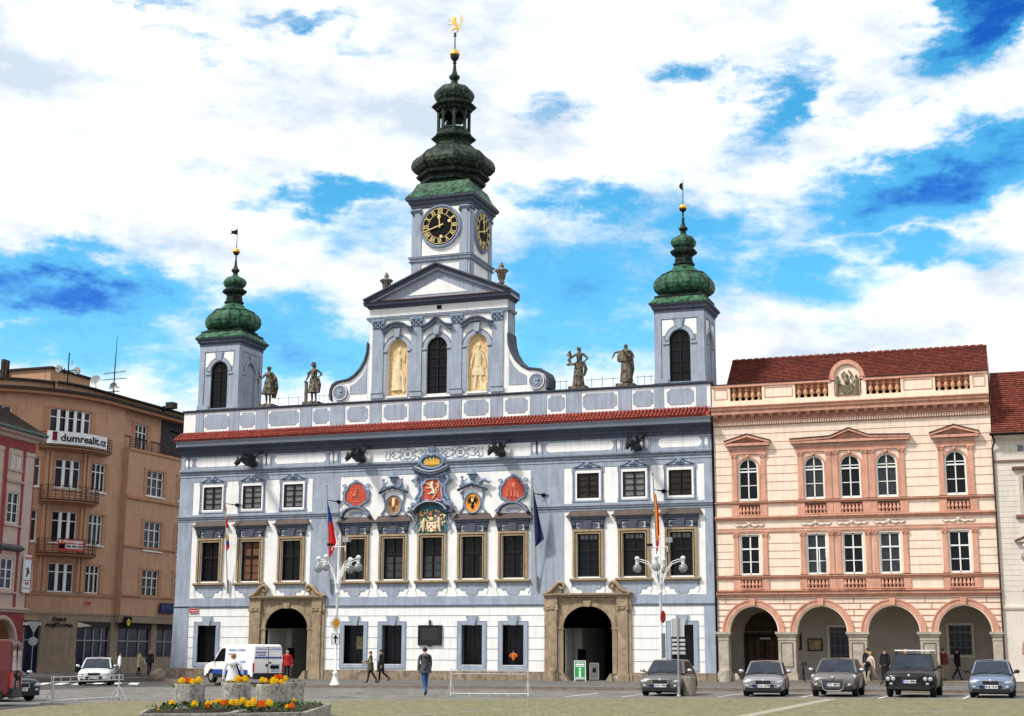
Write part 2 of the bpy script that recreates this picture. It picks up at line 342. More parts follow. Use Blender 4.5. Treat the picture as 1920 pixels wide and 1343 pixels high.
# clouds: white, with soft grey-blue bellies
cn = noise(9, (1, 2, 1), 8, .6, (7, 2, 0)); cm = nd('ShaderNodeMapRange'); L.new(cn, cm.inputs[0]); cm.inputs[1].default_value = .36; cm.inputs[2].default_value = .56
cc = nd('ShaderNodeMix', data_type='RGBA'); L.new(cm.outputs[0], cc.inputs[0]); cc.inputs[6].default_value = (.52, .60, .70, 1); cc.inputs[7].default_value = (.93, .94, .95, 1)
dpf = nd('ShaderNodeMapRange', interpolation_type='SMOOTHSTEP'); L.new(bl, dpf.inputs[0]); dpf.inputs[1].default_value = .95; dpf.inputs[2].default_value = 1.75
dpc = nd('ShaderNodeMix', data_type='RGBA', blend_type='MULTIPLY'); L.new(dpf.outputs[0], dpc.inputs[0]); L.new(hs.outputs[0], dpc.inputs[6]); dpc.inputs[7].default_value = (.22, .30, .72, 1)
bg1 = nd('ShaderNodeBackground'); L.new(dpc.outputs[2], bg1.inputs['Color']); bg1.inputs['Strength'].default_value = .105
bg2 = nd('ShaderNodeBackground'); L.new(cc.outputs[2], bg2.inputs['Color']); bg2.inputs['Strength'].default_value = 1.0
mxs = nd('ShaderNodeMixShader'); L.new(blue.outputs[0], mxs.inputs[0]); L.new(bg2.outputs[0], mxs.inputs[1]); L.new(bg1.outputs[0], mxs.inputs[2])
wo = nd('ShaderNodeOutputWorld'); L.new(mxs.outputs[0], wo.inputs[0])
scene.view_settings.view_transform = 'Standard'; scene.view_settings.look = 'None'; scene.view_settings.gamma = 1; scene.view_settings.exposure = .40
# ======================= TOWN HALL ==========================================
TH = thing('town_hall', 'blue and white baroque town hall with clock tower and two onion-domed corner towers', 'town hall', (0, 0, 0))
TX0, TX1 = -17.88, 17.40
WC = [-15.43, -12.5, -9.57, -5.13, -2.55, .03, 2.65, 5.27, 9.94, 12.71, 15.5]
AC = [-15.43, -12.54, -9.57, 9.94, 12.75, 15.5]
GC = [-15.42, -5.08, -2.53, 2.68, 5.29, 15.47]
H = [(c - .68, c + .68, 6.03, 8.58) for c in WC] + [(c - .69, c + .69, 10.62, 12.1) for c in AC] + [(c - .65, c + .65, .94, 3.26) for c in GC]
PC = (-9.7, 9.9)
H += [(c - 1.48, c + 1.48, 0, 4.34, 1.26) for c in PC]
w = MB(); w.wall(TX0, TX1, -.1, 17.15, H, 0, WHITE, .45)
w.box(TX0, TX0 + .01, .0, 14, -.1, 17.1, BLUE); w.box(TX1 - .01, TX1, 0, 14, -.1, 17.1, BLUE); w.box(TX0, TX1, 13.9, 14, -.1, 17.1, BLUE); w.box(TX0, TX1, .4, 14, 17.0, 17.1, ROOFD)
# rustication joints
for z in (1.21, 1.87, 2.52, 3.19, 3.83):
    cuts = sorted([(-17.9, -16.8), (16.78, 17.42)] + [(c - 2.45, c + 2.6) for c in PC] + ([(c - .95, c + .95) for c in GC] if z < 3.5 else [(c - .38, c + .38) for c in GC if z < 3.8]))
    a = -16.8
    for q0, q1 in cuts:
        if q0 > a: w.box(a, q0, -.012, .0, z - .013, z + .013, GROOVE)
        a = max(a, q1)
w.build('wall', TH)
# interior dark back room so that openings are deep
d = MB(); d.box(TX0 + .3, TX1 - .3, 7.5, 7.6, .1, 16.9, BLACK); 
b = MB()   # blue plaster bands and pilaster strips, 30 mm proud
for x0, x1, z0, z1 in [(TX0 - .02, -16.86, 4.96, 9.87), (-8.23, -6.28, 4.96, 9.87), (6.37, 8.45, 4.96, 9.87), (16.92, TX1 + .02, 4.96, 9.87),
                       (TX0 - .02, -16.9, 10.33, 12.45), (-8.21, -6.28, 10.33, 12.45), (6.37, 8.45, 10.33, 12.45), (16.92, TX1 + .02, 10.33, 12.45),
                       (TX0 - .02, TX1 + .02, 12.45, 12.75), (TX0 - .02, TX1 + .02, 4.54, 4.96)]:
    b.box(x0, x1, -.03, 0, z0, z1, BLUE)
b.prism([(-17.98, .5), (-16.78, .5), (-16.84, 4.46), (-17.9, 4.46)], -.05, 0, BLUE); b.box(16.76, 17.42, -.03, 0, .58, 4.46, BLUE)
# fields of the frieze
def oct_plate(mb, x0, x1, z0, z1, c, y0, y1, m):
    mb.prism([(x0 + c, z0), (x1 - c, z0), (x1 - c, z0 + c * .45), (x1, z0 + c), (x1, z1 - c), (x1 - c, z1 - c * .45), (x1 - c, z1), (x0 + c, z1), (x0 + c, z1 - c * .45), (x0, z1 - c), (x0, z0 + c), (x0 + c, z0 + c * .45)], y0, y1, m)
def rplate(mb, x0, x1, z0, z1, r, y0, y1, m):
    P = arc(x1 - r, z0 + r, r, r, -90, 0, 5) + arc(x1 - r, z1 - r, r, r, 0, 90, 5) + arc(x0 + r, z1 - r, r, r, 90, 180, 5) + arc(x0 + r, z0 + r, r, r, 180, 270, 5)
    mb.prism(P, y0, y1, m)
for x0, x1 in [(TX0 - .02, -6.3), (6.36, TX1 + .02)]: b.box(x0, x1, -.03, 0, 13.3, 14.12, BLUE)
for x0, x1 in [(-16.78, -12.2), (-10.98, -7.3), (7.35, 11.55), (14.25, 16.82)]: rplate(b, x0, x1, 13.42, 13.98, .27, -.045, -.03, WHITE)
for c in [-17.46, -17.15, -11.75, -11.42, -6.95, -6.65, 6.6, 6.93, 11.85, 13.2, 13.55, 17.08]:
    b.disc(c, 13.7, .105, -.05, -.03, WHITE, 14, 2.5)
    for s in (-1, 1): b.box(c + s * .17 - .03, c + s * .17 + .03, -.07, -.03, 13.35, 14.05, BLUE); b.box(c + s * .17 - .06, c + s * .17 + .06, -.1, -.03, 13.98, 14.1, BLUE)
b.box(7.32, 7.34, -.035, -.03, 4.96, 9.87, GROOVE); b.box(7.32, 7.34, -.035, -.03, 10.33, 12.75, GROOVE); b.build('blue_plaster_trim', TH)
m = MB()
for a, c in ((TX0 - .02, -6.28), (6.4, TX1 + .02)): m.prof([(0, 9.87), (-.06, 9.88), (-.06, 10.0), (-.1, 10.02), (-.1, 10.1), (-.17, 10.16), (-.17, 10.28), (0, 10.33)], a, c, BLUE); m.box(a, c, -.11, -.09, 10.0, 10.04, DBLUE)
m.prof([(0, 12.75), (-.07, 12.76), (-.07, 12.9), (-.12, 12.95), (-.12, 13.04), (-.22, 13.1), (-.24, 13.24), (0, 13.3)], TX0 - .02, TX1 + .02, BLUE)
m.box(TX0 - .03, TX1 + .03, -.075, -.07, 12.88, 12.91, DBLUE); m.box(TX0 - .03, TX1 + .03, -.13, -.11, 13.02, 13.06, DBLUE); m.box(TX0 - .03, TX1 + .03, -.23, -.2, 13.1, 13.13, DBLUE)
m.prof([(0, 4.38), (-.05, 4.39), (-.05, 4.44), (-.09, 4.46), (-.09, 4.52), (0, 4.54)], TX0 - .02, -12.15, BLUE)
m.prof([(0, 4.38), (-.05, 4.39), (-.05, 4.44), (-.09, 4.46), (-.09, 4.52), (0, 4.54)], -7.1, 7.35, BLUE); m.prof([(0, 4.38), (-.05, 4.39), (-.05, 4.44), (-.09, 4.46), (-.09, 4.52), (0, 4.54)], 12.5, TX1 + .02, BLUE)
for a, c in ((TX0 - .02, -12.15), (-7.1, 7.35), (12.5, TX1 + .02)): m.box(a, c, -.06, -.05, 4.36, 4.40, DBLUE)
m.build('string_course', TH)
k = MB()
k.prof([(0, 14.1), (-.08, 14.12), (-.1, 14.3), (-.2, 14.36), (-.25, 14.5), (-.62, 14.66), (-.66, 14.72)], TX0, TX1, DBLUE, ret=1., rr=.1)
k.prof([(-.66, 14.72), (-.66, 14.9), (-.78, 14.96), (-.86, 15.04), (-.86, 15.1)], TX0, TX1, LBLUE, ret=1., rr=.1)
k.build('main_cornice', TH)
t = MB(); P = [(-.92, 15.06), (-.92, 15.11), (0, 15.66)]
n = int((TX1 - TX0 + .1) / .222)
for i in range(n):  # half-round tiles
    x = TX0 - .08 + i * .222
    
    t.tube([(x, -.95, 15.10), (x, -.64, 15.29), (x, -.64, 15.31), (x, -.32, 15.49), (x, -.32, 15.51), (x, 0, 15.7)], [.1, .09, .1, .09, .1, .09], TILE, 5)
t.prof([(-.9, 15.05), (-.9, 15.1), (0, 15.62), (0, 15.05)], TX0 - .14, TX1 + .02, TILE)
t.build('tile_eave', TH)
# parapet
q = MB()
for x0, x1 in [(-16.95, -16.37), (-14.44, -13.73), (-12.47, -11.65), (-9.27, -8.45), (-7.11, -6.11), (-4.36, -3.57), (-1.67, -.86), (1.01, 1.84), (3.75, 4.53), (6.32, 7.35), (8.59, 9.55), (11.85, 12.65), (14.05, 14.6), (16.55, 17.13)]:
    q.box(x0, x1, -.05, 0, 15.66, 17.08, BLUE); q.box(x0, x0 + .02, -.055, -.05, 15.66, 17.08, GROOVE)
for x0, x1 in [(-16.3, -14.5), (-13.66, -12.55), (-11.55, -9.38), (-8.35, -7.2), (-5.95, -4.5), (-3.4, -1.83), (-.7, .85), (2.0, 3.6), (4.7, 6.15), (7.45, 8.5), (9.65, 11.75), (12.75, 13.98), (14.8, 16.4)]:
    oct_plate(q, x0, x1, 15.92, 16.88, .18, -.025, 0, BLUE)
q.box(TX0 - .02, TX1 + .05, -.03, 0, 15.62, 15.74, BLUE)
q.prof([(0, 17.05), (-.08, 17.06), (-.14, 17.12), (-.16, 17.19), (.45, 17.24), (.45, 17.05)], TX0 - .05, TX1 + .1, DBLUE)
q.build('parapet', TH)
pl = MB()
x = TX0 - .1; random.seed(3)
while x < TX1:
    w_ = random.uniform(.7, 1.3); e = min(x + w_, TX1 + .02)
    if not any(c - 2.45 < (x + e) / 2 < c + 2.55 for c in PC): pl.box(x + .01, e - .01, -.1 - random.uniform(0, .03), .02, -.3, .57, PLINTH)
    x += w_
pl.box(TX0 - .05, -12.15, -.085, 0, -.3, .585, PLINTH); pl.box(-7.1, 7.35, -.085, 0, -.3, .585, PLINTH); pl.box(12.5, TX1, -.085, 0, -.3, .585, PLINTH)
pl.build('plinth', TH)
# ---- windows ---------------------------------------------------------------
def big_window(x, kind):
    f = MB()
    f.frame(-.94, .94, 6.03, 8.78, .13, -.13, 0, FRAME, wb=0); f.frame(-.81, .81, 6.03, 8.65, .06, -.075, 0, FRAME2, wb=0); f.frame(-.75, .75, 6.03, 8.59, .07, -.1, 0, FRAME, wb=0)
    o = f.build('window', TH, (x, 0, 0))
    g = MB(); g.box(-.68, .68, .22, .25, 6.03, 8.58, GLASS if kind != 1 else GLASS)
    if kind == 1:
        for a in (-.3, .3): g.box(a - .24, a + .24, .19, .2, 6.15, 7.45, mat('brown_blind', (.16, .075, .045), .8, .2, 6)); g.box(a - .24, a + .24, .19, .2, 7.65, 8.45, mat('brown_blind', (0, 0, 0)))
    if kind == 2:
        for i in range(4): g.box(-.54 + i * .27, -.54 + i * .27 + .22, .19, .2, 8.22, 8.46, GLASS2)
    if kind == 3:
        g.box(-.56, -.08, .19, .2, 6.15, 7.4, GLASS2 if x > 90 else mat('dim_glass', (.05, .055, .06), .25, .3, 5)); g.box(.08, .56, .19, .2, 6.15, 7.4, mat('dim_glass', (0, 0, 0)))
    if kind == 0 and int(x * 3) % 2: g.box(-.6, -.38, .19, .2, 6.1, 7.45, mat('dim_drape', (.035, .03, .028), .8, .3, 9)); g.box(.4, .6, .19, .2, 6.1, 7.45, MATS['dim_drape'])
    g.frame(-.68, .68, 6.03, 8.58, .09, .12, .18, WOOD); g.box(-.03, .03, .13, .18, 6.1, 8.5, WOOD); g.box(-.6, .6, .12, .18, 7.5, 7.6, WOOD); g.box(-.6, .6, .15, .18, 8.14, 8.18, WOOD)
    for zz in (6.55, 7.0): g.box(-.6, .6, .16, .18, zz, zz + .025, WOOD)
    g.build('sash', o)
    s = MB(); s.prof([(0, 5.74), (-.12, 5.76), (-.22, 5.83), (-.22, 5.92), (0, 5.95)], -1.1, 1.1, FRAME); s.build('sill', o)
    h = MB()
    h.box(-.98, .98, -.04, 0, 8.8, 9.22, DBLUE); h.box(-.7, .7, -.06, -.04, 8.84, 9.18, WHITE)
    h.prism([(-.66, 9.01), (-.6, 8.9), (-.45, 8.86), (.45, 8.86), (.6, 8.9), (.66, 9.01), (.6, 9.12), (.45, 9.16), (-.45, 9.16), (-.6, 9.12)], -.085, -.06, DBLUE)
    h.prism([(-.2, 8.8), (.2, 8.8), (.27, 9.3), (-.27, 9.3)], -.15, -.08, DBLUE)
    for s_ in (-1, 1):
        h.prof([(0, 8.8), (-.08, 8.82), (-.08, 8.95), (-.2, 9.02), (-.24, 9.22), (0, 9.22)], s_ * .86 - .13, s_ * .86 + .13, DBLUE)
    h.prof([(0, 9.22), (-.14, 9.24), (-.16, 9.34), (-.22, 9.4), (-.24, 9.5), (-.28, 9.53), (0, 9.54)], -1.06, 1.06, DBLUE, ret=.0)
    if abs(x - .03) < .1: h = MB(); h.box(-.98, .98, -.04, 0, 8.79, 8.84, DBLUE); h.build('hood', o); h = None
    # flared sheet-metal roof
    A = [(-1.33, -.3, 9.53), (1.33, -.3, 9.53), (1.16, -.16, 9.68), (-1.16, -.16, 9.68), (1.08, 0, 9.92), (-1.08, 0, 9.92), (-1.33, 0, 9.53), (1.33, 0, 9.53)]
    if h: h.add(A, [(0, 1, 2, 3), (3, 2, 4, 5), (6, 0, 3), (6, 3, 5), (1, 7, 2), (7, 4, 2), (0, 6, 7, 1)], HOODR)
    if h: h.build('hood', o)
    a = MB()
    R_ = [(0, 5.03), (.28, 5.05), (.38, 5.14), (.4, 5.28), (.55, 5.35), (.62, 5.3), (.72, 5.36), (.78, 5.48), (.95, 5.46), (1.02, 5.55), (1.05, 5.72)]
    a.prism([(-x_, z) for x_, z in R_[::-1]] + R_[1:], -.02, 0, BLUE)
    a.tube([(-x_, -.02, z) for x_, z in R_[::-1]] + [(x_, -.02, z) for x_, z in R_[1:]], .016, ORNB, 4)
    for s_ in (-1, 1):
        a.tube([(s_ * (1.0 + .05 * sin(i)), -.01, 5.5 - i * .09) for i in range(6)], .014, ORNB, 4); a.ell((s_ * .97, -.03, 5.6), (.07, .05, .07), ORNB, 6, 4); a.ell((s_ * .62, -.01, 5.38), (.025, .02, .025), ORNB, 6, 4)
    a.box(-1.0, 1.0, -.012, 0, 4.96, 4.985, BLUE)
    a.build('apron', o)
    return o
for i, c in enumerate(WC): big_window(c, 1 if i == 1 else 2 if i in (8, 9, 10) else 3 if i in (4, 5) else 0)
def attic_window(x, curtain):
    f = MB(); f.frame(-.93, .93, 10.37, 12.42, .13, -.05, 0, ORNB, wt=.1, wb=.08); f.frame(-.93, .93, 10.37, 12.42, .03, -.065, -.04, DBLUE)
    f.box(-.99, -.85, -.06, 0, 10.37, 10.55, BLUE); f.box(.85, .99, -.06, 0, 10.37, 10.55, BLUE); f.box(-1.0, -.84, -.06, 0, 12.15, 12.42, BLUE); f.box(.84, 1.0, -.06, 0, 12.15, 12.42, BLUE)
    f.frame(-.8, .8, 10.5, 12.22, .12, -.02, 0, WHITE)
    f.prism([(-.75, 12.42)] + [(-.75 + 1.5 * i / 12, 12.44 + .26 * sin(pi * i / 12) ** 2) for i in range(13)] + [(.75, 12.42)], -.08, 0, BLUE)
    f.tube([(-.78 + 1.56 * i / 12, -.1, 12.46 + .27 * sin(pi * i / 12) ** 2) for i in range(13)], .03, DBLUE, 5)
    f.ell((0, -.12, 12.62), (.16, .1, .17), ORNB, 8, 6); f.ell((-.2, -.1, 12.55), (.1, .06, .08), ORNB, 6, 4); f.ell((.2, -.1, 12.55), (.1, .06, .08), ORNB, 6, 4)
    o = f.build('attic_window', TH, (x, 0, 0))
    g = MB(); g.box(-.69, .69, .12, .14, 10.6, 12.12, GLASS2 if curtain else mat('brown_glass', (.03, .022, .02), .15, .5, 2))
    g.frame(-.69, .69, 10.6, 12.12, .09, .02, .1, WOOD); g.box(-.04, .04, .02, .1, 10.65, 12.05, WOOD)
    for zz in (11.0, 11.36, 11.72): g.box(-.62, .62, .05, .1, zz - .015, zz + .02, WOOD)
    g.build('sash', o)
for i, c in enumerate(AC): attic_window(c, i in (0, 1, 2, 4))
def ground_window(x, k):
    f = MB(); f.frame(-.93, .93, .68, 3.5, .26, -.05, 0, BLUE, wt=.22, wb=.24); f.frame(-.93, .93, .68, 3.5, .035, -.06, -.05, ORNB)
    f.prism([(-.2, 3.26), (.2, 3.26), (.37, 3.82), (-.37, 3.82)], -.11, 0, BLUE); f.prism([(.1, 3.24), (.2, 3.24), (.38, 3.84), (.22, 3.84)], -.14, -.05, BLUE)
    o = f.build('ground_window', TH, (x, 0, 0))
    g = MB(); g.add([(-.65, .0, .94), (-.65, .44, .94), (-.65, .44, 3.26), (-.65, 0, 3.26)], [(0, 1, 2, 3)], BLUE); g.box(-.66, .66, .44, .46, .94, 3.26, GLASS)
    g.frame(-.65, .65, .94, 3.26, .05, .38, .43, WOOD); g.box(-.03, .0, .4, .43, .98, 3.2, WOOD)
    g.box(-.63, .63, .36, .38, 1.16, 1.18, BLACK)
    for i in range(9): g.box(-.58 + i * .14, -.565 + i * .14, .36, .38, .96, 1.17, BLACK)
    if k == 1: g.box(-.05, .5, .41, .43, 1.8, 2.65, mat('painting_in_window', (.10, .09, .045), .6, .7, 5)); g.frame(-.08, .53, 1.77, 2.68, .05, .4, .43, BLACK)
    g.build('sash', o)
    return o
for i, c in enumerate(GC): ground_window(c, i)
# ---- portals ---------------------------------------------------------------
def portal(cx):
    s = MB()
    s.ring(0, 3.08, 1.48, 1.75, 0, 180, -.16, .05, STONE, 24, .85); s.ring(0, 3.08, 1.75, 1.86, 0, 180, -.1, .05, STONE, 24, .85); s.ring(0, 3.08, 1.49, 1.56, 0, 180, -.2, -.15, STONE, 24, .85)
    P = [(-1.8, 3.1)] + arc(0, 3.08, 1.84, 1.84 * .85, 180, 0, 20) + [(1.8, 3.1), (1.8, 4.66), (-1.8, 4.66)]
    s.prism(P, -.05, 0, STONE)
    s.prism([(-.16, 4.3), (.16, 4.3), (.26, 4.66), (-.26, 4.66)], -.28, -.05, STONE)
    for q in (-1, 1):
        e = lambda a, b: (min(q * a, q * b), max(q * a, q * b))
        s.box(*e(1.48, 1.76), -.14, .3, .5, 3.02, STONE); s.box(*e(1.44, 1.84), -.2, .35, 3.0, 3.12, STONE)
        s.box(*e(1.84, 2.42), -.32, 0, .5, 4.1, STONE); s.box(*e(2.42, 2.62), -.2, 0, .4, 4.1, STONE)
        s.box(*e(1.94, 2.32), -.34, -.32, .8, 3.95, STONE)
        s.box(*e(1.78, 2.48), -.4, 0, -.2, .52, STONE); s.box(*e(2.48, 2.66), -.26, 0, -.2, .5, STONE)
        # capital with volutes
        s.box(*e(1.82, 2.44), -.34, 0, 4.1, 4.32, STONE); s.box(*e(1.76, 2.5), -.42, 0, 4.3, 4.38, STONE); s.box(*e(2.4, 2.68), -.26, 0, 4.1, 4.36, STONE)
        for t_ in (1.84, 2.42): s.tube([(q * t_, -.42, 4.2), (q * t_, -.3, 4.2)], .1, STONE, 10)
        s.ell((q * 2.13, -.36, 4.2), (.16, .07, .09), STONE, 8, 5)
        s.box(*e(1.8, 2.46), -.36, 0, 4.38, 4.84, STONE); s.box(*e(2.4, 2.64), -.22, 0, 4.38, 4.84, STONE)
        # corner guard stones
        s.prism([(q * 1.0, -.1), (q * 1.5, -.1), (q * 1.5, .52), (q * 1.38, .5)][::q], -.5, .25, STONE)
    s.box(-1.8, 1.8, -.12, 0, 4.66, 4.84, STONE)
    s.prof([(0, 4.84), (-.4, 4.85), (-.44, 4.93), (-.6, 4.97), (-.62, 5.05), (0, 5.1)], -2.6, 2.6, STONE, ret=0.)
    s.v = [(a, b_ * .7 if b_ < 0 else b_, c_) for a, b_, c_ in s.v]
    o = s.build('portal', TH, (cx, 0, 0))
    for q in (-1, 1):   # scroll volutes on the cornice
        v = MB(); 
        P = [(3.0, 5.08), (2.75, 5.1), (2.45, 5.2), (2.2, 5.42), (2.02, 5.62), (1.82, 5.72), (1.62, 5.68), (1.52, 5.54), (1.55, 5.4), (1.68, 5.34), (1.8, 5.4), (1.8, 5.5), (1.72, 5.53)]
        P = [(q * (a * .9 - .0), b) for a, b in P]
        v.tube([(a, -.3, b) for a, b in P], [.05, .08, .12, .14, .13, .11, .1, .09, .085, .08, .07, .06, .04], STONE, 8, 2.2)
        v.prism([(q * 2.75, 5.06), (q * 2.2, 5.3), (q * 1.85, 5.6), (q * 1.55, 5.35), (q * 1.6, 5.06)][::q], -.28, -.05, STONE)
        v.v = [(a, b_ * .75, c_) for a, b_, c_ in v.v]; v.build('scroll', o)
    # vaulted passage behind
    p = MB(); m_ = mat('passage_plaster', (.55, .54, .51), .9, .15, 2)
    A = [(-1.75, -.1), (-1.75, 3.1)] + arc(0, 3.08, 1.75, 1.45, 180, 0, 16)[1:-1] + [(1.75, 3.1), (1.75, -.1)]
    n = len(A)
    for y0, y1, k in ((.45, 3.2, 1), (3.2, 3.5, .78), (3.5, 9, .92)):
        Q = [(a * k, 3.1 + (b_ - 3.1) * k if b_ > 3.1 else b_) for a, b_ in A]
        p.add([(a, y0, b_) for a, b_ in Q] + [(a, y1, b_) for a, b_ in Q], [(i, i + 1, i + 1 + n, i + n) for i in range(n - 1)], m_)
    k = .78; Q = [(a * k, 3.1 + (b_ - 3.1) * k if b_ > 3.1 else b_) for a, b_ in A]
    for i in range(n - 1): p.add([(A[i][0], 3.2, A[i][1]), (A[i + 1][0], 3.2, A[i + 1][1]), (Q[i + 1][0], 3.2, Q[i + 1][1]), (Q[i][0], 3.2, Q[i][1])], [(0, 1, 2, 3)], m_)
    p.add([(-1.8, 9, -.1), (1.8, 9, -.1), (1.8, 9, 5), (-1.8, 9, 5)], [(0, 1, 2, 3)], BLACK)  # black sheet: the darkness deep in the passage is put into its colour
    p.box(-1.6, -1.1, 3.15, 3.19, 1.2, 1.9, BLACK)
    # arch jamb filler between facade opening and tunnel
    p.build('passage', o)
    return o
for c in PC: portal(c)
# ---- coats of arms and reliefs --------------------------------------------
def cartouche(mb, cx, cz, rx, rz, y=-.1, n=28, lob=.08, r=.07, m=ORNB, k=4):
    pts = []
    for i in range(n):
        a = 2 * pi * i / n; f = 1 + lob * cos(k * a); pts.append((cx + rx * f * cos(a), y, cz + rz * f * sin(a)))
    mb.tube(pts, r, m, 6, closed=True); return [(a, c) for a, _, c in pts]
def scroll(mb, x, z, r, s=1, turns=1.3, w=.05, y=-.1, m=ORNB, flip=1):
    mb.tube([(x + s * r * (1 - t / 16) * cos(turns * 2 * pi * t / 16), y, z + flip * r * (1 - t / 16) * sin(turns * 2 * pi * t / 16)) for t in range(15)], [w * (1 - t / 22) for t in range(15)], m, 5)
def lion(mb, x, z, h, y, m, flip=1, thick=1.):
    k = h / 1.15; T = lambda pts, r: mb.tube([(x + flip * a * k, y, z + b_ * k) for a, b_ in pts], [q * k for q in r], m, 6, thick)
    T([(.12, .28), (.1, .45), (0, .62), (-.06, .8), (-.05, .92)], [.1, .11, .1, .12, .1])
    T([(-.02, .9), (-.08, 1.0), (-.2, .99)], [.12, .11, .05]); T([(-.02, 1.05), (-.03, 1.13)], [.07, .03])
    T([(-.08, .82), (-.25, .86), (-.36, .96), (-.44, .95)], [.07, .05, .04, .05]); T([(-.06, .7), (-.22, .66), (-.4, .66), (-.47, .7)], [.07, .05, .04, .05])
    T([(.1, .36), (.2, .22), (.1, .1), (.12, .02), (0, 0)], [.1, .08, .05, .04, .05]); T([(.08, .36), (-.1, .34), (-.2, .26), (-.26, .3), (-.34, .24)], [.09, .07, .05, .04, .05])
    T([(.18, .35), (.32, .3), (.3, .45), (.24, .55), (.3, .7), (.42, .68), (.45, .8), (.36, .95), (.44, 1.05), (.36, 1.1)], [.03, .03, .035, .04, .045, .05, .05, .045, .04, .03])
    T([(.4, .5), (.46, .6)], [.04, .03]); T([(.28, .9), (.36, .9)], [.04, .04])
def eagle(mb, x, z, h, y, m):
    mb.ell((x, y, z), (h * .14, .03, h * .26), m, 8, 6); mb.ell((x - h * .04, y, z + h * .33), (h * .08, .03, h * .09), m, 8, 5)
    for s in (-1, 1):
        for i in range(6):
            a = rad(70 - i * 24); mb.tube([(x + s * h * .1, y, z + h * .12), (x + s * (h * .1 + h * .38 * cos(a)), y, z + h * .12 + h * .38 * sin(a))], [h * .05, h * .03], m, 5, .5)
        mb.tube([(x, y, z - h * .15), (x + s * h * .16, y, z - h * .38)], [h * .05, h * .03], m, 5, .5)
    mb.tube([(x, y, z - h * .2), (x, y, z - h * .5)], [h * .06, h * .1], m, 6, .5)
def red_relief(cx, kind):
    r = MB(); P = [(-.66, 10.86), (-.44, 10.78), (-.3, 10.66), (0, 10.58), (.3, 10.66), (.44, 10.78), (.66, 10.86), (.7, 11.1), (.67, 11.45), (.5, 11.62), (.42, 11.82), (.2, 11.95), (0, 12.0), (-.2, 11.95), (-.42, 11.82), (-.5, 11.62), (-.67, 11.45), (-.7, 11.1)]
    r.prism([(cx + a, b_) for a, b_ in P], -.09, -.0, REDP); r.tube([(cx + a * 1.12, -.1, 11.28 + (b_ - 11.28) * 1.12) for a, b_ in P], .065, ORNB, 6, closed=True)
    for s in (-1, 1):
        scroll(r, cx + s * .78, 11.8, .16, s, 1.4, .045); r.tube([(cx + s * .82, -.08, 11.6), (cx + s * .9, -.08, 11.4), (cx + s * .84, -.08, 11.2), (cx + s * .88, -.08, 11.0), (cx + s * .78, -.08, 10.75)], [.06, .09, .06, .08, .04], ORNB, 5)
    for i in range(5): r.tube([(cx, -.1, 12.0), (cx + .2 * cos(rad(30 + i * 30)), -.1, 12.0 + .2 * sin(rad(30 + i * 30)))], [.03, .06], ORNB, 5)
    # small figures in low relief, dipped in the same red
    h = mat('red_relief_light', (.62, .17, .11), .8, .15, 8)
    if kind == 0:
        r.ell((cx - .08, -.1, 11.25), (.22, .05, .1), h, 8, 5); r.ell((cx - .3, -.1, 11.36), (.08, .04, .08), h, 6, 4); r.tube([(cx, -.12, 11.3), (cx + .02, -.12, 11.56)], [.07, .05], h, 6)
        r.ell((cx + .02, -.12, 11.62), (.05, .04, .06), h, 6, 4)
        for d_ in (-.25, -.15, .05, .15): r.tube([(cx + d_, -.1, 11.2), (cx + d_ - .03, -.1, 11.0)], .025, h, 5)
        for d_ in range(6): r.ell((cx - .2 + d_ * .11, -.09, 10.83 + .04 * (d_ % 2)), (.09, .03, .03), h, 6, 4)
    else:
        for d_, q in ((-.35, .28), (-.1, .22), (.12, .42)): r.tube([(cx + d_, -.1, 10.85), (cx + d_ + .03, -.1, 10.9 + q)], [.08, .06], h, 6); r.ell((cx + d_ + .03, -.11, 10.97 + q), (.055, .04, .06), h, 6, 4)
        r.prism([(cx + .1, 10.8), (cx + .4, 10.8), (cx + .36, 11.2), (cx + .12, 11.2)], -.12, -.08, h); r.ell((cx + .05, -.09, 11.5), (.16, .05, .2), h, 8, 5)
        r.box(cx - .5, cx + .5, -.11, -.08, 10.78, 10.82, h)
    r.build('red_relief', TH)
    a = MB()  # segmental pediment below
    a.prism([(cx - .95, 9.88)] + arc(cx, 9.88, .93, .62, 180, 0, 14) + [(cx + .95, 9.88)], -.03, 0, WHITE)
    a.disc(cx, 10.06, .48, -.06, -.03, BLUE, 20, .38)
    a.ring(cx, 9.88, .84, 1.03, 0, 180, -.3, 0, DBLUE, 18, .66); a.ring(cx, 9.9, .86, .96, 0, 180, -.34, -.3, ORNB, 18, .66)
    for s in (-1, 1): scroll(a, cx + s * .93, 9.98, .13, s, 1.3, .05, -.3)
    a.build('segmental_pediment', TH)
red_relief(-5.13, 0); red_relief(5.27, 1)
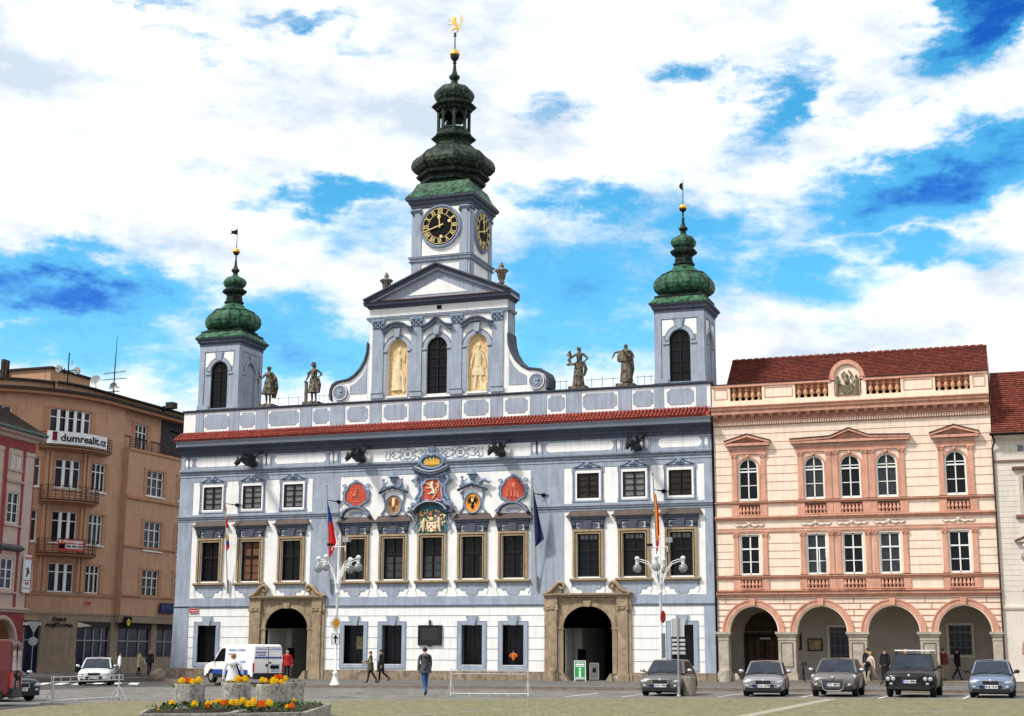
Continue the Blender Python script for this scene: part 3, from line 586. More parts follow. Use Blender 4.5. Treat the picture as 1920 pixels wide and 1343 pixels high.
def oval_shield(cx, kind):
    r = MB(); e = 11.02
    r.prism([(cx - .78, 9.95), (cx + .78, 9.95), (cx + .62, 10.7), (cx + .72, 11.45), (cx - .72, 11.45), (cx - .62, 10.7)], -.03, 0, WHITE)
    r.prism(arc(cx, 10.55, .47, .56, 0, 360, 24)[:-1], -.09, -.03, mat('dull_gold_shield', (.40, .27, .12), .7, .5, 9) if kind == 0 else mat('orange_shield', (.75, .30, .045), .7, .1, 6))
    r.tube([(a, -.1, b_) for a, b_ in arc(cx, 10.55, .53, .62, 0, 360, 24)[:-1]], .06, ORNB, 6, closed=True)
    for s in (-1, 1):
        r.tube([(cx + s * .62, -.06, 11.3), (cx + s * .68, -.07, 11.0), (cx + s * .58, -.07, 10.6), (cx + s * .62, -.07, 10.25), (cx + s * .85, -.07, 9.98)], [.07, .06, .05, .07, .08], ORNB, 6)
        scroll(r, cx + s * .7, 11.1, .1, s, 1.2, .04)
    r.tube([(cx - .95 + 1.9 * i / 14, -.2, 11.32 + .3 * sin(pi * i / 14)) for i in range(15)], .085, DBLUE, 6, 1.6)
    r.tube([(cx - .8 + 1.6 * i / 14, -.25, 11.45 + .26 * sin(pi * i / 14)) for i in range(15)], .05, ORNB, 6, 1.6)
    # lantern urn with pagoda cap
    r.sq([(.2, 11.7), (.14, 11.78), (.08, 11.9), (.16, 12.02), (.22, 12.2), (.15, 12.22), (.36, 12.26), (.25, 12.36), (.1, 12.46), (.03, 12.62)], cx, -.2, 0, ORNB, 10, smooth=False)
    for s in (-1, 1):   # putti / eagle sitting on the arch
        if kind == 1 and s == 1:
            r.tube([(cx + .45, -.25, 11.65), (cx + .62, -.3, 11.85), (cx + .85, -.3, 11.9), (cx + 1.1, -.25, 11.75), (cx + 1.25, -.25, 11.8)], [.1, .14, .12, .08, .04], ORNB, 7); r.ell((cx + .5, -.3, 11.95), (.08, .08, .08), ORNB, 6, 4)
        else:
            r.tube([(cx + s * .4, -.25, 11.62), (cx + s * .58, -.3, 11.75), (cx + s * .62, -.3, 11.98)], [.09, .12, .08], ORNB, 7); r.ell((cx + s * .62, -.3, 12.1), (.09, .09, .1), ORNB, 7, 5)
            r.tube([(cx + s * .6, -.3, 11.9), (cx + s * .4, -.34, 11.88), (cx + s * .32, -.32, 11.98)], .04, ORNB, 5); r.tube([(cx + s * .6, -.3, 11.7), (cx + s * .8, -.3, 11.55)], .06, ORNB, 5)
    if kind == 0: eagle(r, cx, 10.62, .8, -.1, mat('dull_red_eagle', (.24, .05, .04), .7, .3, 9)); r.ell((cx, -.13, 10.7), (.12, .04, .3), GOLDP, 8, 5)
    else: eagle(r, cx, 10.6, .8, -.1, BLACK); r.ell((cx, -.13, 10.72), (.1, .04, .16), GOLDP, 8, 5); r.box(cx - .03, cx + .03, -.16, -.12, 10.65, 10.9, REDP)
    r.build('oval_shield', TH)
oval_shield(-2.55, 0); oval_shield(2.68, 1)
r = MB()   # great cartouche on the axis
R5 = [(-.5, 10.75), (-.3, 10.85), (0, 10.68), (.3, 10.85), (.5, 10.75), (.62, 11.0), (.55, 11.4), (.6, 11.7), (.42, 11.78), (.35, 12.02), (-.35, 12.02), (-.42, 11.78), (-.6, 11.7), (-.55, 11.4), (-.62, 11.0)]
cx = .04
r.prism([(cx - .9, 10.6), (cx + .9, 10.6), (cx + .7, 11.2), (cx + 1.0, 12.3), (cx + .9, 12.6), (cx - .9, 12.6), (cx - 1.0, 12.3), (cx - .7, 11.2)], -.12, 0, ORNB)
r.prism([(cx + a, b_) for a, b_ in R5], -.17, -.1, REDP); r.tube([(cx + a * 1.13, -.19, 11.4 + (b_ - 11.4) * 1.1) for a, b_ in R5], .07, LBLUE, 6, closed=True)
for s in (-1, 1):
    r.tube([(cx + s * 1.15, -.15, 12.55), (cx + s * .95, -.18, 12.3), (cx + s * 1.12, -.2, 12.0), (cx + s * .85, -.18, 11.7), (cx + s * .85, -.2, 11.2), (cx + s * 1.1, -.2, 10.8)], [.08, .14, .16, .1, .1, .12], ORNB, 7)
    for x_, z_, q in ((1.2, 11.95, .16), (1.05, 12.45, .15), (1.2, 10.5, .17), (.75, 10.75, .16), (1.45, 10.25, .14), (.8, 12.2, .12)): scroll(r, cx + s * x_, z_, q, s, 1.4, .06, -.2)
    r.ell((cx + s * .75, -.3, 10.95), (.12, .12, .13), ORNB, 8, 6); r.tube([(cx + s * .75, -.28, 10.85), (cx + s * .95, -.3, 10.55), (cx + s * 1.3, -.3, 10.4)], [.12, .15, .09], ORNB, 7)
    r.tube([(cx + s * 1.1, -.12, 10.0), (cx + s * 1.2, -.12, 9.7), (cx + s * 1.05, -.12, 9.4), (cx + s * 1.2, -.12, 9.1), (cx + s * 1.1, -.12, 8.9)], [.06, .05, .07, .05, .06], ORNB, 6)
    for z_ in (9.75, 9.0): scroll(r, cx + s * 1.18, z_, .13, s, 1.2, .04, -.14)
for i in range(13):  # curved cornices
    pass
r.tube([(cx - 1.2 + 2.4 * i / 14, -.35, 12.72 - .38 * sin(pi * i / 14)) for i in range(15)], .1, DBLUE, 6, 1.5)
r.tube([(cx - 1.1 + 2.2 * i / 14, -.4, 12.86 - .34 * sin(pi * i / 14)) for i in range(15)], .06, LBLUE, 6, 1.5)
r.ring(cx, 10.0, 1.0, 1.2, 12, 168, -.55, 0, DBLUE, 18, .6); r.ring(cx, 10.02, 1.04, 1.14, 12, 168, -.6, -.55, LBLUE, 18, .6); r.box(cx - 1.5, cx - 1.0, -.5, 0, 10.0, 10.14, DBLUE); r.box(cx + 1.0, cx + 1.5, -.5, 0, 10.0, 10.14, DBLUE)
r.disc(cx, 13.13, .68, -.24, 0, mat('green_grey_ground', (.12, .2, .19), .8, .3, 6), 24, .5); r.tube([(a, -.27, b_) for a, b_ in arc(cx, 13.13, .76, .42, 0, 360, 26)[:-1]], .085, ORNB, 6, closed=True)
for i in range(9): r.box(cx - .5 + i * .115, cx - .41 + i * .115, -.29, -.22, 12.95, 13.12 + (.1, .2, .12, .26, .16, .28, .14, .2, .1)[i], GOLD)
r.ell((cx, -.22, 12.98), (.55, .06, .15), GOLD, 12, 6)
r.tube([(cx - .85, -.25, 13.3), (cx - .5, -.28, 13.55), (cx - .2, -.3, 13.6), (cx, -.3, 13.5), (cx + .2, -.3, 13.6), (cx + .5, -.28, 13.55), (cx + .85, -.25, 13.3)], [.05, .09, .1, .08, .1, .09, .05], ORNB, 6)
for s in (-1, 1): r.tube([(cx + s * .95, -.2, 13.5), (cx + s * .8, -.22, 13.2), (cx + s * .95, -.2, 12.95)], [.05, .08, .05], ORNB, 6)
for i in range(7):
    a = rad(40 + i * 100 / 6); r.tube([(cx, -.25, 13.65), (cx + .3 * cos(a), -.28, 13.72 + .38 * sin(a))], [.04, .09], ORNB, 5)
lion(r, cx + .05, 10.92, 1.05, -.2, CREAMR)
# painted state arms under the arch
cols = [REDP, GOLDP, mat('enamel_blue', (.04, .14, .24), .7, .2, 8), mat('enamel_green', (.05, .16, .10), .7, .2, 8), GOLDP, CREAMR]
r.prism([(cx - .95, 8.82), (cx + .95, 8.82), (cx + 1.0, 9.9)] + arc(cx, 9.95, .98, .6, 0, 180, 14) + [(cx - 1.0, 9.9)], -.1, 0, mat('arms_ground', (.07, .17, .19), .8, .3, 7))
random.seed(11)
for i in range(190):
    x_, z_ = random.uniform(-.88, .88), random.uniform(8.88, 10.15)
    r.ell((cx + x_, -.12 - .03 * random.random(), z_), (random.uniform(.04, .09), .03, random.uniform(.04, .1)), random.choice(cols), 6, 4)
r.prism([(cx - .32, 9.45), (cx + .32, 9.45), (cx + .32, 9.1), (cx + .2, 8.92), (cx, 8.84), (cx - .2, 8.92), (cx - .32, 9.1)], -.2, -.1, CREAMR)
for x_, z_ in ((-.16, 9.32), (.16, 9.32), (0, 9.15), (-.14, 9.02), (.14, 9.02)): r.ell((cx + x_, -.2, z_), (.07, .03, .06), REDP, 6, 4)
for s in (-1, 1): r.tube([(cx + s * .55, -.17, 8.88), (cx + s * .52, -.2, 9.25), (cx + s * .5, -.2, 9.55), (cx + s * .48, -.2, 9.7)], [.06, .08, .09, .06], CREAMR, 7)
r.ell((cx, -.2, 9.62), (.16, .08, .14), GOLDP, 8, 5); r.ell((cx, -.2, 9.85), (.07, .06, .16), REDP, 8, 5)
r.build('great_coat_of_arms', TH)
for c, in ((-1.71,), (1.8,)):   # strapwork in relief on the frieze
    sc = MB()
    S = lambda pts, r_=.022: sc.tube([(c + a, -.02, 13.7 + b_) for a, b_ in pts], r_, ORNB, 4)
    sc.tube([(a, -.02, b_) for a, b_ in arc(c, 13.7, .32, .27, 0, 360, 22)[:-1]], .022, ORNB, 4, closed=True)
    for s in (-1, 1):
        for v_ in (-1, 1):
            S([(s * .3, v_ * .05), (s * .5, v_ * .08), (s * .7, v_ * .22), (s * .9, v_ * .25), (s * 1.05, v_ * .12)]); S([(s * .1, v_ * .3), (s * .3, v_ * .34), (s * .5, v_ * .3), (s * .52, v_ * .18), (s * .42, v_ * .15)]); S([(s * .85, v_ * .02), (s * .98, v_ * .1), (s * 1.2, v_ * .02), (s * 1.25, v_ * .2), (s * 1.1, v_ * .28)])
        S([(s * 1.2, -.3), (s * 1.45, -.3), (s * 1.5, -.1), (s * 1.4, .1), (s * 1.5, .28)])
    for i in range(4): a = rad(45 + 90 * i); sc.ell((c + .09 * cos(a), -.02, 13.7 + .09 * sin(a)), (.06, .03, .06), ORNB, 6, 4)
    sc.ell((c, -.02, 14.05), (.06, .03, .05), ORNB, 6, 4); sc.ell((c, -.02, 13.36), (.06, .03, .05), ORNB, 6, 4); sc.build('strapwork', TH)
# ---- dragon waterspouts ----------------------------------------------------
def dragon():
    g = MB()
    g.tube([(0, .05, -.05), (0, -.3, -.12), (.05, -.8, -.12), (0, -1.25, -.05), (0, -1.6, .0), (0, -1.9, -.08), (0, -2.15, -.25)], [.2, .27, .25, .2, .16, .14, .17], BRONZE, 9)
    g.tube([(0, -2.05, -.2), (0, -2.35, -.36), (0, -2.5, -.34)], [.17, .1, .06], BRONZE, 7); g.tube([(0, -2.1, -.35), (0, -2.36, -.52)], [.08, .04], BRONZE, 6)
    for s in (-1, 1):
        g.tube([(s * .08, -2.05, -.1), (s * .16, -1.9, .12), (s * .12, -1.78, .22)], [.06, .05, .01], BRONZE, 5)
        for k in range(4): g.tube([(s * .15, -1.0, .05), (s * (.3 + .06 * k), -1.25 + .28 * k, .42 - .05 * k)], [.07, .015], BRONZE, 5)
        g.prism([(-1.2, .05), (-1.25, .5), (-.95, .42), (-.7, .5), (-.5, .3), (-.35, .3), (-.6, .0)], s * .2 - .015, s * .2 + .03, BRONZE, 'x')
        g.tube([(s * .2, -1.5, -.1), (s * .32, -1.6, -.35), (s * .3, -1.8, -.42)], [.07, .05, .03], BRONZE, 5); g.tube([(s * .22, -.4, -.1), (s * .32, -.3, -.3)], [.1, .05], BRONZE, 5)
    g.tube([(0, -.15, .05), (.15, -.4, .25), (.3, -.35, .45), (.42, -.2, .6), (.6, -.2, .62), (.68, -.2, .7)], [.16, .13, .09, .06, .05, .01], BRONZE, 7)
    for k in range(7): g.tube([(0, -1.7 + .2 * k, .1), (0, -1.68 + .2 * k, .3)], [.05, .01], BRONZE, 4)
    return g
d0 = dragon().build('dragon_waterspout', TH, (-12.45, 0, 13.6))
for x_ in (-4.75, 4.55, 13.0): dup(d0, TH, (x_, 0, 13.6))
# ---- gable -----------------------------------------------------------------
gc = .15
def mir(P): return [(2 * gc - a, b_) for a, b_ in P[::-1]]
LF = [(gc - 7.15, 17.2), (gc - 7.25, 17.6), (gc - 7.25, 17.95), (gc - 7.1, 18.3), (gc - 6.8, 18.5), (gc - 6.4, 18.56), (gc - 6.0, 18.62), (gc - 5.6, 18.85), (gc - 5.2, 19.25), (gc - 4.9, 19.75), (gc - 4.75, 20.3), (gc - 4.72, 20.8), (gc - 4.7, 22.4)]
g = MB()
NH = [(-3.22, -1.83, 17.42, 21.02, .69), (-.54, .86, 17.42, 21.02, .7), (2.18, 3.53, 17.42, 21.02, .68)]
g.wall(gc - 4.7, gc + 4.7, 17.15, 23.25, NH, 0, WHITE, .3)
for P in (LF[:-1] + [(gc - 4.7, 20.8), (gc - 4.7, 17.2)], mir(LF[:-1] + [(gc - 4.7, 20.8), (gc - 4.7, 17.2)])): g.prism(P, 0, 1.3, WHITE)
g.box(gc - 4.7, gc - 4.69, 0, 1.3, 17.2, 23.2, BLUE); g.box(gc + 4.69, gc + 4.7, 0, 1.3, 17.2, 23.2, BLUE); g.box(gc - 4.7, gc + 4.7, 1.25, 1.3, 17.2, 23.2, BLUE)
g.build('gable_wall', TH)
g = MB()
for s in (0, 1):
    f = (lambda P: P) if s == 0 else mir
    T = f([(gc - 7.2, 17.3)] + LF[1:-1] + [(gc - 4.72, 20.9)])
    g.tube([(a, -.02, b_) for a, b_ in T], .07, DBLUE, 6); 
    n = len(T)   # rim strip with depth
    g.add([(a, -.14, b_) for a, b_ in T] + [(a, 1.34, b_) for a, b_ in T] + [(gc + (a - gc) * 1.016, -.14, b_ + .08) for a, b_ in T] + [(gc + (a - gc) * 1.016, 1.34, b_ + .08) for a, b_ in T], [(i + 2 * n, i + 2 * n + 1, i + 3 * n + 1, i + 3 * n) for i in range(n - 1)] + [(i, i + 1, i + 1 + 2 * n, i + 2 * n) for i in range(n - 1)] + [(i, i + 1, i + n + 1, i + n) for i in range(n - 1)], DBLUE)
    g.prism(f([(gc - 5.95, 17.68), (gc - 5.95, 18.2), (gc - 5.5, 18.45), (gc - 5.1, 18.85), (gc - 4.8, 19.4), (gc - 4.78, 19.7), (gc - 4.78, 17.68)]), -.03, 0, BLUE)
    vx = gc + (-6.6 if s == 0 else 6.6)
    g.disc(vx, 17.82, .52, -.1, 0, ORNB, 28)
    for i, q in enumerate((.5, .4, .3)): g.ring(vx, 17.82, q - .045, q, 0, 360, -.17, -.1, WHITE if i == 0 else LBLUE, 26)
    g.ring(vx, 17.82, .08, .2, 20, 330, -.2, -.1, LBLUE, 16); g.ell((vx, -.12, 17.82), (.07, .08, .07), LBLUE, 8, 5)
    for k in range(22): a = 2 * pi * k / 22; g.box(vx + .45 * cos(a) - .02, vx + .45 * cos(a) + .02, -.15, -.1, 17.82 + .45 * sin(a) - .02, 17.82 + .45 * sin(a) + .02, LBLUE)
for x0, x1 in [(-4.25, -3.5), (-1.6, -.87), (1.13, 1.84), (3.83, 4.55)]:
    g.box(x0, x1, -.1, 0, 17.55, 21.75, BLUE); g.box(x0 - .07, x1 + .07, -.14, 0, 17.3, 17.5, BLUE); g.box(x0 - .04, x1 + .04, -.12, 0, 17.5, 17.62, BLUE); g.box(x0 - .08, x1 + .08, -.15, -.1, 17.6, 17.63, DBLUE)
    g.box(x0 - .02, x1 + .02, -.12, 0, 21.75, 22.24, ORNB); g.box(x0 - .08, x1 + .08, -.18, 0, 22.24, 22.36, ORNB)
    for i in range(5):
        for j in range(3): g.ell((x0 + .07 + i * .15, -.15, 21.85 + j * .14), (.055, .05, .07), DBLUE if (i + j) % 2 else LBLUE, 6, 4)
    for t_ in (x0, x1): g.tube([(t_, -.2, 22.15), (t_, -.08, 22.15)], .085, ORNB, 8)
for (a, b_, z0, z1, rs), kd in zip(NH, (0, 1, 0)):
    c = (a + b_) / 2; g.ring(c, z1 - rs, .7, .98, 0, 180, -.05, 0, BLUE, 20); g.box(c - .98, c - .7, -.05, 0, 17.4, 20.32, BLUE); g.box(c + .7, c + .98, -.05, 0, 17.4, 20.32, BLUE)
    g.ring(c, z1 - rs, .96, 1.0, 0, 180, -.07, -.04, DBLUE, 20)
    for s in (-1, 1): g.box(c + s * .84 - .16, c + s * .84 + .16, -.1, 0, 20.24, 20.34, BLUE); g.box(c + s * .84 - .17, c + s * .84 + .17, -.105, -.05, 20.2, 20.24, DBLUE); g.prism([(c + s * .98, 21.15), (c + s * .98, 21.75), (c + s * .5, 21.75), (c + s * .8, 21.45)][::s], -.03, 0, BLUE)
    g.prism([(c - .15, 21.15), (c + .15, 21.15), (c + .22, 21.72), (c - .22, 21.72)], -.22, 0, BLUE); g.box(c - .12, c + .12, -.1, 0, 21.03, 21.07, DBLUE)
    if kd: P = [(-1.02, 21.62), (-.7, 21.68), (-.4, 21.86), (0, 22.2), (.4, 21.86), (.7, 21.68), (1.02, 21.62)]
    else: P = [(-1.05, 21.62), (-.75, 21.72), (-.5, 21.9), (-.2, 21.98), (.2, 21.98), (.5, 21.9), (.75, 21.72), (1.05, 21.62)]
    n = len(P)
    for o1, o2, yy, m_ in ((0, .12, -.42, DBLUE), (-.16, 0, -.28, ORNB)):
        g.prism([(c + x_, z_ + o1) for x_, z_ in P] + [(c + x_, z_ + o2) for x_, z_ in P[::-1]], yy, 0, m_)
g.prof([(0, 22.36), (-.12, 22.37), (-.12, 22.44), (-.16, 22.46), (-.16, 22.53), (0, 22.55)], gc - 4.7, gc + 4.7, BLUE, ret=1.3); g.box(gc - 4.85, gc + 4.85, -.17, -.12, 22.52, 22.55, DBLUE)
g.prof([(0, 23.1), (-.1, 23.12), (-.14, 23.2), (-.4, 23.28), (-.44, 23.42), (-.5, 23.46), (0, 23.5)], gc - 4.72, gc + 4.72, DBLUE, ret=1.4, rr=.55)
g.box(.1, .42, -.02, .0, 22.8, 23.05, BLACK)
g.build('gable_trim', TH)
g = MB()
g.prism([(gc - 4.9, 23.46), (gc + 4.9, 23.46), (gc, 25.5)], .02, 1.3, BLUE); g.prism([(-1.9, 23.82), (2.2, 23.82), (gc, 24.78)], -.01, .02, WHITE)
for s in (-1, 1):
    for o1, o2, y0, m_ in ((.0, .16, -.35, DBLUE), (-.16, 0, -.22, BLUE), (.16, .26, -.5, DBLUE)):
        a = [(gc + s * 4.98, 23.45 + o1), (gc + s * 4.98, 23.45 + o2), (gc, 25.5 + o2), (gc, 25.5 + o1)]
        g.prism(a[::s], y0, 1.4, m_)
for i in range(40): x_ = gc - 4.1 + i * .21; g.tube([(x_, -.45, 23.49), (x_, -.05, 23.58)], .05, TILEP, 5)
g.prism([(gc - 5.0, 23.4), (gc + 5.0, 23.4), (gc, 25.6)], 1.4, 1.5, BLUE)
for s in (-1, 1): g.box(gc + s * 3.95 - .55, gc + s * 3.95 + .55, .1, 1.3, 23.6, 24.05, DBLUE)
g.build('pediment', TH)
for (a, b_, z0, z1, rs), kd in zip(NH, (1, 0, 2)):
    c = (a + b_) / 2; n = MB()
    P = [(a, z0)] + [(c - .7 * cos(pi * i / 14), z1 - rs + rs * sin(pi * i / 14)) for i in range(15)] + [(b_, z0)]
    if kd == 0:
        n.prism(P, .2, .24, GLASS); n.box(c - .035, c + .035, .1, .18, z0, z1, WOOD)
        for z_ in (17.95, 18.55, 19.15, 19.75, 20.33): n.box(a, b_, .12, .18, z_ - .025, z_ + .025, WOOD)
        n.frame(a, b_, z0, 20.33, .07, .1, .18, WOOD, wt=.06); n.ring(c, z1 - rs, .62, .7, 0, 180, .1, .18, WOOD, 18)
        for q in (45, 135): n.tube([(c, .15, 20.33), (c + .64 * cos(rad(q)), .15, 20.33 + .64 * sin(rad(q)))], .025, WOOD, 4)
        n.build('arched_window', TH)
    else:
        n.prism(P, .22, .26, OCHRE); n.box(a - .02, b_ + .02, -.08, .1, 17.3, 17.42, WHITE)
        s = 1 if kd == 1 else -1
        # painted allegorical figure in low relief
        CRM = mat('fresco_pale', (.74, .60, .38), .85, .25, 4, .1); n.ell((c + .02, .2, 20.35), (.13, .05, .17), CRM, 10, 6); n.tube([(c + .02, .2, 20.2), (c, .2, 20.0)], .06, CRM, 8)
        if kd == 1:
            n.tube([(c - .02, .2, 20.05), (c - .05, .2, 19.5), (c - .15, .2, 19.0), (c - .12, .2, 18.3), (c - .1, .2, 17.8)], [.17, .24, .28, .34, .38], CRM, 10, .35)
            n.tube([(c + .15, .2, 19.95), (c + .38, .2, 19.6), (c + .42, .2, 20.1), (c + .4, .2, 20.3)], [.08, .07, .05, .04], CRM, 6); n.tube([(c - .2, .2, 19.9), (c - .35, .2, 19.4), (c - .2, .2, 19.1)], [.08, .07, .05], CRM, 6)
            n.tube([(c + .1, .2, 19.0), (c + .35, .2, 18.6), (c + .3, .2, 18.1), (c + .4, .2, 17.7)], [.15, .14, .12, .14], CRM, 7, .4)
        else:
            n.tube([(c, .2, 20.0), (c + .0, .2, 19.5), (c, .2, 19.0)], [.24, .24, .22], CRM, 10, .4); n.prism([(c - .3, 19.0), (c + .3, 19.0), (c + .42, 18.45), (c - .42, 18.45)], .14, .22, CRM)
            for q in (-1, 1): n.tube([(c + q * .14, .2, 18.5), (c + q * .2, .2, 17.95), (c + q * .22, .2, 17.6)], [.12, .1, .08], CRM, 7, .5); n.tube([(c + q * .22, .2, 19.9), (c + q * .42, .2, 19.4), (c + q * .48, .2, 18.9)], [.09, .08, .05], CRM, 6)
            n.box(c + .2, c + .55, .12, .22, 17.5, 18.0, CRM)
        n.build('painted_niche', TH)
# ---- clock tower -----------------------------------------------------------
tx, ty, hh = .2, 2.15, 2.0
ct = MB(); ct.sq([(hh - .02, 23.4), (hh - .02, 29.6)], tx, ty, 0, WHITE); ct.box(tx - 1.95, tx + 1.95, 1.55, 4.1, 16.9, 23.4, WHITE); 
CT = ct.build('clock_tower', TH)
ct = MB()
for sx_ in (-1, 1):
    for sy_ in (-1, 1):
        x0 = tx + sx_ * hh; y0 = ty + sy_ * hh
        for z0, z1 in ((23.4, 26.0), (26.35, 29.55)):
            ct.box(min(x0, x0 - sx_ * .12), max(x0, x0 - sx_ * .12), min(y0, y0 - sy_ * .12), max(y0, y0 - sy_ * .12), z0, z1, LBLUE)
            xa = sorted((x0 - sx_ * .14, x0 - sx_ * .68)); ya = sorted((y0, y0 - sy_ * .06))
            ct.box(xa[0], xa[1], ya[0] - (.04 if sy_ < 0 else 0), ya[1] + (.04 if sy_ > 0 else 0), z0, z1, BLUE)
            xb = sorted((x0, x0 - sx_ * .06)); yb = sorted((y0 - sy_ * .14, y0 - sy_ * .68))
            ct.box(xb[0] - (.04 if sx_ < 0 else 0), xb[1] + (.04 if sx_ > 0 else 0), yb[0], yb[1], z0, z1, BLUE)
        xa = sorted((x0 + sx_ * .03, x0 - sx_ * .72)); ya = sorted((y0 + sy_ * .09, y0 - sy_ * .1)); ct.box(*xa, *ya, 29.3, 29.45, DBLUE)
        for t_ in (.1, .66): ct.ell((x0 - sx_ * t_, y0 + sy_ * .1, 29.22), (.1, .06, .1), DBLUE, 7, 5)
        xb = sorted((x0 + sx_ * .09, x0 - sx_ * .1)); yb = sorted((y0 + sy_ * .03, y0 - sy_ * .72)); ct.box(*xb, *yb, 29.3, 29.46, DBLUE)
def sqr(mb, P, m, h0=None): mb.sq([(r_, z_) for r_, z_ in P], tx, ty, 0, m)
sqr(ct, [(2.0, 25.95), (2.12, 26.0), (2.12, 26.08), (2.06, 26.1), (2.06, 26.2), (2.16, 26.24), (2.16, 26.32), (2.0, 26.36)], BLUE)
sqr(ct, [(2.13, 26.02), (2.13, 26.05)], DBLUE); sqr(ct, [(2.17, 26.3), (2.17, 26.335)], DBLUE)
sqr(ct, [(2.0, 29.55), (2.06, 29.6), (2.08, 29.75), (2.18, 29.85), (2.2, 29.98), (2.34, 30.08), (2.37, 30.2), (2.32, 30.26)], DBLUE)
ct.build('tower_trim', CT)
def dial(loc, rz):
    c = MB(); c.disc(0, 0, 1.42, -.12, .02, BLUE, 40); c.ring(0, 0, 1.3, 1.4, 0, 360, -.17, -.12, ORNB, 40); c.disc(0, 0, 1.24, -.14, -.11, BLACK, 40)
    c.ring(0, 0, 1.165, 1.19, 0, 360, -.16, -.14, GOLDP, 40); c.ring(0, 0, .79, .815, 0, 360, -.16, -.14, GOLDP, 40)
    for q, w_ in (((.0, 1.0), 0),): pass
    for x_, z_, r_ in ((.62, .28, .1), (.08, -.7, .1)): c.disc(x_, z_, r_, -.17, -.14, GOLDP, 14)
    o = c.build('clock_dial', CT, loc, rz)
    R_ = ['XII', 'I', 'II', 'III', 'IV', 'V', 'VI', 'VII', 'VIII', 'IX', 'X', 'XI']
    nm = MB()
    for i, s in enumerate(R_):
        a = -2 * pi * i / 12 + pi / 2; w_ = {'I': .085, 'V': .2, 'X': .2}; tot = sum(w_[ch] for ch in s); u = -tot / 2
        def q(a1, b1):  # local (tangential, radial)
            rr = .985 + b1; tt = a1; return (rr * cos(a) + tt * sin(a), rr * sin(a) - tt * cos(a))
        for ch in s:
            m_ = u + w_[ch] / 2; h_ = .15
            L_ = [((m_, -h_), (m_, h_))] if ch == 'I' else [((m_ - .075, h_), (m_, -h_)), ((m_ + .075, h_), (m_, -h_))] if ch == 'V' else [((m_ - .075, h_), (m_ + .075, -h_)), ((m_ + .075, h_), (m_ - .075, -h_))]
            for p0, p1 in L_:
                A, B = q(*p0), q(*p1); nm.tube([(A[0], -.16, A[1]), (B[0], -.16, B[1])], .027, GOLDP, 4)
            u += w_[ch]
    nm.build('numerals', o)
    hd = MB(); 
    a = rad(95); hd.tube([(-.15 * cos(a), -.2, -.15 * sin(a)), (.5 * cos(a), -.2, .5 * sin(a))], .04, GOLDP, 5); hd.ell((.58 * cos(a), -.2, .58 * sin(a)), (.13, .03, .13), GOLDP, 8, 5); hd.tube([(.6 * cos(a), -.2, .6 * sin(a)), (.82 * cos(a), -.2, .82 * sin(a))], [.06, .01], GOLDP, 5)
    a = rad(197); hd.tube([(-.25 * cos(a), -.2, -.25 * sin(a)), (1.2 * cos(a), -.2, 1.2 * sin(a))], [.06, .035], GOLDP, 5)
    hd.build('hands', o)
dial((.22, .15, 28.24), 0); dial((2.2, 2.15, 28.24), pi / 2); dial((-1.8, 2.15, 28.24), -pi / 2)
dm = MB()
dm.sq([(2.36, 30.2), (2.38, 30.25), (2.2, 30.5), (2.0, 30.75), (1.85, 31.1), (1.78, 31.3)], tx, ty, 0, COPPER)
dm.sq([(1.75, 31.1), (1.78, 31.45), (1.95, 31.5), (2.0, 31.7), (1.9, 31.75), (1.95, 31.85), (2.2, 31.95), (2.24, 32.1), (2.05, 32.25)], tx, ty, 0, COPPERD, 8)
dm.sq([(2.05, 32.2), (2.3, 32.35), (2.5, 32.6), (2.52, 32.85), (2.42, 33.15), (2.2, 33.4), (1.85, 33.6), (1.55, 33.85), (1.36, 34.05), (1.3, 34.1)], tx, ty, 0, COPPERM, 8)
for i in range(8):
    a0 = pi / 8 + 2 * pi * i / 8
    dm.tube([(tx + r_ * 1.085 * cos(a0), ty + r_ * 1.085 * sin(a0), z_) for r_, z_ in [(2.05, 32.2), (2.3, 32.35), (2.5, 32.6), (2.52, 32.85), (2.42, 33.15), (2.2, 33.4), (1.85, 33.6), (1.55, 33.85), (1.36, 34.05)]], .035, COPPERD, 4)
dm.sq([(1.38, 34.0), (1.4, 34.06), (1.08, 34.2), (1.02, 34.45), (1.1, 34.55), (1.34, 34.68), (1.34, 34.76), (1.1, 34.85), (1.08, 35.1)], tx, ty, 0, COPPERM, 8)
dm.sq([(1.36, 34.7), (1.36, 34.77), (1.1, 34.95), (1.05, 35.15)], tx, ty, 0, COPPERD, 8)
DM = dm.build('onion_dome', CT)
ln = MB()
for i in range(8):
    a0 = pi / 8 + 2 * pi * i / 8; x_, y_ = tx + 1.0 * cos(a0), ty + 1.0 * sin(a0); ln.tube([(x_, y_, 35.1), (x_, y_, 36.6)], .12, COPPERM, 4)
    a1 = a0 + pi / 8; X0, Y0 = tx + 1.0 * cos(a0), ty + 1.0 * sin(a0); X1, Y1 = tx + 1.0 * cos(a0 + pi / 4), ty + 1.0 * sin(a0 + pi / 4)
    def LQ(u, z): return (X0 + (X1 - X0) * u, Y0 + (Y1 - Y0) * u, z)
    ln.tube([LQ(.12 + .76 * t / 8, 36.2 + .28 * sin(pi * t / 8)) for t in range(9)], .06, COPPERD, 5)
    ln.add([LQ(.0, 36.62), LQ(1, 36.62)] + [LQ(1 - t / 8, 36.2 + .3 * sin(pi * t / 8)) for t in range(9)], [list(range(11))], COPPERD)
    ln.add([LQ(0, 35.1), LQ(1, 35.1), LQ(1, 35.35), LQ(0, 35.35)], [(0, 1, 2, 3)], COPPERD); ln.tube([LQ(0, 35.36), LQ(1, 35.36)], .04, COPPER, 5)
